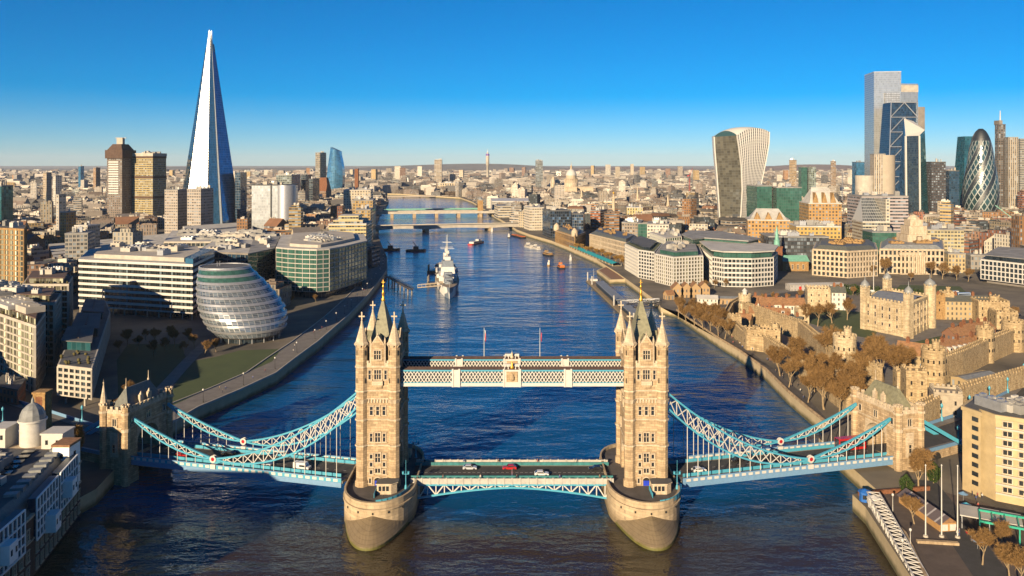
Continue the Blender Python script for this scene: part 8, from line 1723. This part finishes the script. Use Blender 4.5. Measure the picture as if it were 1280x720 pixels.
# ------------------------------------------------------------------ vehicles
def car_mb(L=4.4, W=1.8, Hh=1.5, kind='car'):
    b, g, w = MB(), MB(), MB(); h = W / 2
    if kind == 'car': prof = [(-L / 2, .35), (-L / 2, .75), (-L * .42, .88), (-L * .22, .95), (-L * .08, Hh), (L * .28, Hh), (L * .46, 1.0), (L / 2, .9), (L / 2, .35)]
    elif kind == 'van': prof = [(-L / 2, .4), (-L / 2, 1.0), (-L * .36, 1.2), (-L * .26, Hh), (L / 2, Hh), (L / 2, .4)]
    else: prof = [(-L / 2, .4), (-L / 2, Hh), (L / 2, Hh), (L / 2, .4)]
    rows = [[(x, -h, z) for x, z in prof], [(x, -h * .96, z + .03) for x, z in prof], [(x, h * .96, z + .03) for x, z in prof], [(x, h, z) for x, z in prof]]
    b.grid(rows, 0, False, False); b.face([(x, -h, z) for x, z in prof][::-1]); b.face([(x, h, z) for x, z in prof]); b.face([(-L / 2, -h, .35), (-L / 2, h, .35), (L / 2, h, .35), (L / 2, -h, .35)])
    if kind == 'car':
        for s in (-1, 1): g.face([(-L * .2, s * h * 1.01, .97), (-L * .08, s * h * 1.01, Hh - .1), (L * .27, s * h * 1.01, Hh - .1), (L * .42, s * h * 1.01, 1.0)])
        g.face([(-L * .225, -h * .85, .99), (-L * .225, h * .85, .99), (-L * .095, h * .8, Hh + .0), (-L * .095, -h * .8, Hh + .0)]); g.face([(L * .30, -h * .8, Hh), (L * .30, h * .8, Hh), (L * .455, h * .85, 1.07), (L * .455, -h * .85, 1.07)])
    else:
        for s in (-1, 1):
            for z0, z1 in (((1.1, 1.7),) if kind == 'van' else ((1.2, 2.0), (2.9, 3.7))): g.face([(-L * .3 if kind == 'van' else -L * .46, s * h * 1.01, z0), (-L * .24 if kind == 'van' else -L * .46, s * h * 1.01, z1), (L * .1 if kind == 'van' else L * .46, s * h * 1.01, z1), (L * .1 if kind == 'van' else L * .46, s * h * 1.01, z0)])
        g.face([(-L / 2 - .02 if kind == 'bus' else -L * .355, -h * .85, 1.3), (-L / 2 - .02 if kind == 'bus' else -L * .355, h * .85, 1.3), (-L / 2 - .02 if kind == 'bus' else -L * .27, h * .85, Hh - .1), (-L / 2 - .02 if kind == 'bus' else -L * .27, -h * .85, Hh - .1)])
    return b, g
CARS = {}
def car(label, cat, kind, col, x, y, z, rz, group=None):
    key = (kind, col)
    if key not in CARS:
        L, W, Hh = {'car': (4.4, 1.8, 1.5), 'van': (5.4, 2.0, 2.3), 'bus': (10.5, 2.5, 4.3)}[kind]; r = thing({'car': 'parked_car' if False else 'car', 'van': 'van', 'bus': 'bus'}[kind], 'x', cat); b, g = car_mb(L, W, Hh, kind)
        b.build('body', plain('car_paint', col, .25, .1, .03, 1, 0, .8), r); g.build('windows', M['winglass'], r)
        for sx_ in (-1, 1):
            for sy_ in (-1, 1): w = MB(Matrix.Translation((sx_ * L * .31, sy_ * W * .44, .36)) @ Matrix.Rotation(PI / 2, 4, 'X')); w.cyl(0, 0, -.12, .12, .36, .36, 12); w.face([(.36 * math.cos(a * PI / 6), .36 * math.sin(a * PI / 6), -.12) for a in range(12)][::-1]); w.build('wheel', M['black'], r)
        for sy_ in (-1, 1): w = MB(); w.box(-L / 2 - .02, -L / 2 + .1, sy_ * W * .36 - .2, sy_ * W * .36 + .2, .62, .8); w.build('headlight', M['white'], r)
        CARS[key] = r; o = r
    else: o = copy_tree(CARS[key])
    o.location = (x, y, z); o.rotation_euler.z = rz; return tag(o, label, cat, group)
SV, RD, WT, BK, BL = (.5, .52, .55), (.45, .02, .02), (.75, .75, .74), (.015, .015, .018), (.03, .06, .2)
car('silver car on the middle span nearest the left tower', 'car', 'car', SV, -13.4, BY + 2.6, DZ, PI)
car('red car in the middle of the central bridge span', 'car', 'car', RD, -.8, BY + 2.6, DZ, 0)
car('white hatchback on the near lane of the central span', 'car', 'car', WT, 9.2, BY - 2.4, DZ, PI)
car('black car beside the right bridge tower', 'car', 'car', BK, 26.5, BY + 1.8, DZ, 0)
def on_span(s, u, lat):
    a = SWING if s > 0 else PI - SWING; x0 = s * (TX + 6.2); return x0 + u * math.cos(a) - lat * math.sin(a) * (1), BY + u * math.sin(a) + lat * math.cos(a), a
x, y, a = on_span(-1, 20, 2.4); car('white van on the left side span near the left tower', 'van', 'van', WT, x, y, DZ, a)
x, y, a = on_span(-1, 50, -2.4); car('dark car on the left side span', 'car', 'car', BK, x, y, DZ, a + PI)
x, y, a = on_span(1, 28, 2.2); car('black car on the right side span nearest the right tower', 'car', 'car', BK, x, y, DZ, a)
x, y, a = on_span(1, 62, -2.4); car('silver car on the right side span by the shore tower', 'car', 'car', SV, x, y, DZ, a + PI)
x, y, a = on_span(1, 71, 2.4); car('red double decker bus entering the right shore tower arch', 'bus', 'bus', RD, x, y, DZ, a)
for s, u, lat, cl, lb in ((-1, 33, 2.4, SV, 'silver car halfway along the left side span'), (-1, 64, 2.4, RD, 'red car near the left shore tower'), (1, 44, -2.4, BL, 'blue car halfway along the right side span'), (1, 12, -2.4, WT, 'white car just right of the right bridge tower')): x, y, a = on_span(s, u, lat); car(lb, 'car', 'car', cl, x, y, DZ, a + (PI if lat < 0 else 0))
rv = random.Random(21)
VN = ['first', 'second', 'third', 'fourth', 'fifth', 'sixth', 'seventh', 'eighth', 'ninth', 'tenth', 'eleventh', 'rightmost']
for i in range(12):
    px_ = 985 + i * 26; py_ = 369 - .0 * i + (0 if px_ < 1040 else 0); line = [(860, 372), (960, 372), (1040, 360), (1120, 368), (1200, 386), (1300, 400)]
    for (a0, b0), (a1, b1) in zip(line, line[1:]):
        if a0 <= px_ <= a1: py_ = b0 + (b1 - b0) * (px_ - a0) / (a1 - a0); an = math.atan2(at(a1, b1)[1] - at(a0, b0)[1], at(a1, b1)[0] - at(a0, b0)[0])
    kd = rv.choice(['car', 'car', 'van', 'car']); cl = rv.choice([SV, RD, WT, BK, BL]) if kd == 'car' else WT; x, y = at(px_, py_ + rv.choice((-1.2, 1.2)), GZ); nm = {SV: 'silver', RD: 'red', WT: 'white', BK: 'black', BL: 'blue'}[cl]
    car(f'{nm} {kd}, {VN[i]} from the left in the traffic on the street behind the castle', kd, kd, cl, x, y, GZ + .02, an, 'traffic behind the castle')
for i, (x, y) in enumerate(((1204, 371), (1190, 369))): X0, Y0 = at(x, y + 2, GZ); car(['pale blue coach parked right of the barracks', 'white coach parked behind the barracks'][i], 'coach', 'bus', WT if i else (.35, .45, .62), X0, Y0, GZ + .02, R(10 + i * 8))
# ------------------------------------------------------------------ people, a few pixels tall
def person_mesh(seed):
    rn = random.Random(seed); me = bpy.data.meshes.new('person'); V = [(0, 0, .95), (0, .01, 1.2), (0, 0, 1.45), (0, -.01, 1.62), (0, -.02, 1.75), (.1, 0, .9), (.12, -.12, .5), (.12, -.05, .05), (-.1, 0, .9), (-.12, .10, .5), (-.12, .16, .06), (.2, 0, 1.42), (.26, .06, 1.15), (.25, -.08, .92), (-.2, 0, 1.42), (-.26, -.06, 1.15), (-.25, -.16, .95)]
    E = [(0, 1), (1, 2), (2, 3), (3, 4), (0, 5), (5, 6), (6, 7), (0, 8), (8, 9), (9, 10), (2, 11), (11, 12), (12, 13), (2, 14), (14, 15), (15, 16)]; RR = [.16, .17, .17, .07, .12, .1, .07, .06, .1, .07, .06, .07, .055, .045, .07, .055, .045]
    me.from_pydata(V, E, []); o = bpy.data.objects.new('person', me); sc.collection.objects.link(o); o.modifiers.new('skin', 'SKIN'); 
    for i, s in enumerate(me.skin_vertices[0].data): s.radius = (RR[i], RR[i] * .85)
    me.skin_vertices[0].data[0].use_root = True; o.modifiers.new('sub', 'SUBSURF').levels = 1
    dg_ = bpy.context.evaluated_depsgraph_get(); m2 = bpy.data.meshes.new_from_object(o.evaluated_get(dg_)); bpy.data.objects.remove(o); m2.materials.clear()
    cl = [(.03, .03, .04), (.25, .05, .04), (.05, .08, .2), (.4, .38, .34), (.12, .09, .06)][seed % 5]; t = NT('walking_clothes'); sp = t.n('SeparateXYZ'); t.l(t.obj(), sp.inputs[0]); c = t.mix(t.math('GREATER_THAN', sp.outputs[2], 1.55), t.mix(t.math('GREATER_THAN', sp.outputs[2], .95), (.03, .03, .05), cl), (.42, .27, .2)); t.setp(**{'Base Color': c, 'Roughness': .8}); m2.materials.append(t.mat); return m2
PM = [person_mesh(i) for i in range(5)]; CN = ['black', 'dark red', 'navy', 'pale', 'brown']; rp_ = random.Random(3)
def person(x, y, z, i, label, group): o = bpy.data.objects.new('person', PM[i % 5]); sc.collection.objects.link(o); o.location = (x, y, z); o.rotation_euler.z = rp_.uniform(0, 6.28); tag(o, label, 'person', group)
lw = inset(NORTH_EDGE[6:14], -6)
for i in range(24):
    k = rp_.randrange(1, len(lw) - 2); a, b = Vector(lw[k]), Vector(lw[k + 1]); p = a.lerp(b, rp_.random()); person(p.x + rp_.uniform(-3, 3), p.y, GZ + .02, i, f'person in a {CN[i % 5]} coat walking on the castle wharf', f'walkers in {CN[i % 5]} coats on the castle wharf')
lp_ = inset(prom, 8)
for i in range(24):
    k = rp_.randrange(1, len(lp_) - 2); a, b = Vector(lp_[k]), Vector(lp_[k + 1]); p = a.lerp(b, rp_.random()); person(p.x + rp_.uniform(-3, 3), p.y, GZ + .02, i, f'person in a {CN[i % 5]} coat walking on the shaded south promenade', f'walkers in {CN[i % 5]} coats on the promenade')
for i in range(10): person(-28 + i * 6 + rp_.uniform(-1, 1), BY + (-6.5 if i % 2 else 6.6), DZ + .14, i, f'person in a {CN[i % 5]} coat on the {"near" if i % 2 else "far"} footway of the middle span', 'people crossing the middle span')
for i in range(26): x, y = at(870 + rp_.uniform(0, 130), 373 + rp_.uniform(0, 9), GZ); person(x, y, GZ + .02, i, f'person in a {CN[i % 5]} coat on the square west of the castle', f'{CN[i % 5]} coated people on the square')
for i in range(14): x, y = at(1195 + rp_.uniform(0, 35), 620 + rp_.uniform(0, 60), GZ); person(x, y, GZ + .02, i, f'person in a {CN[i % 5]} coat among the parasols below the hotel', f'{CN[i % 5]} coated visitors below the hotel')
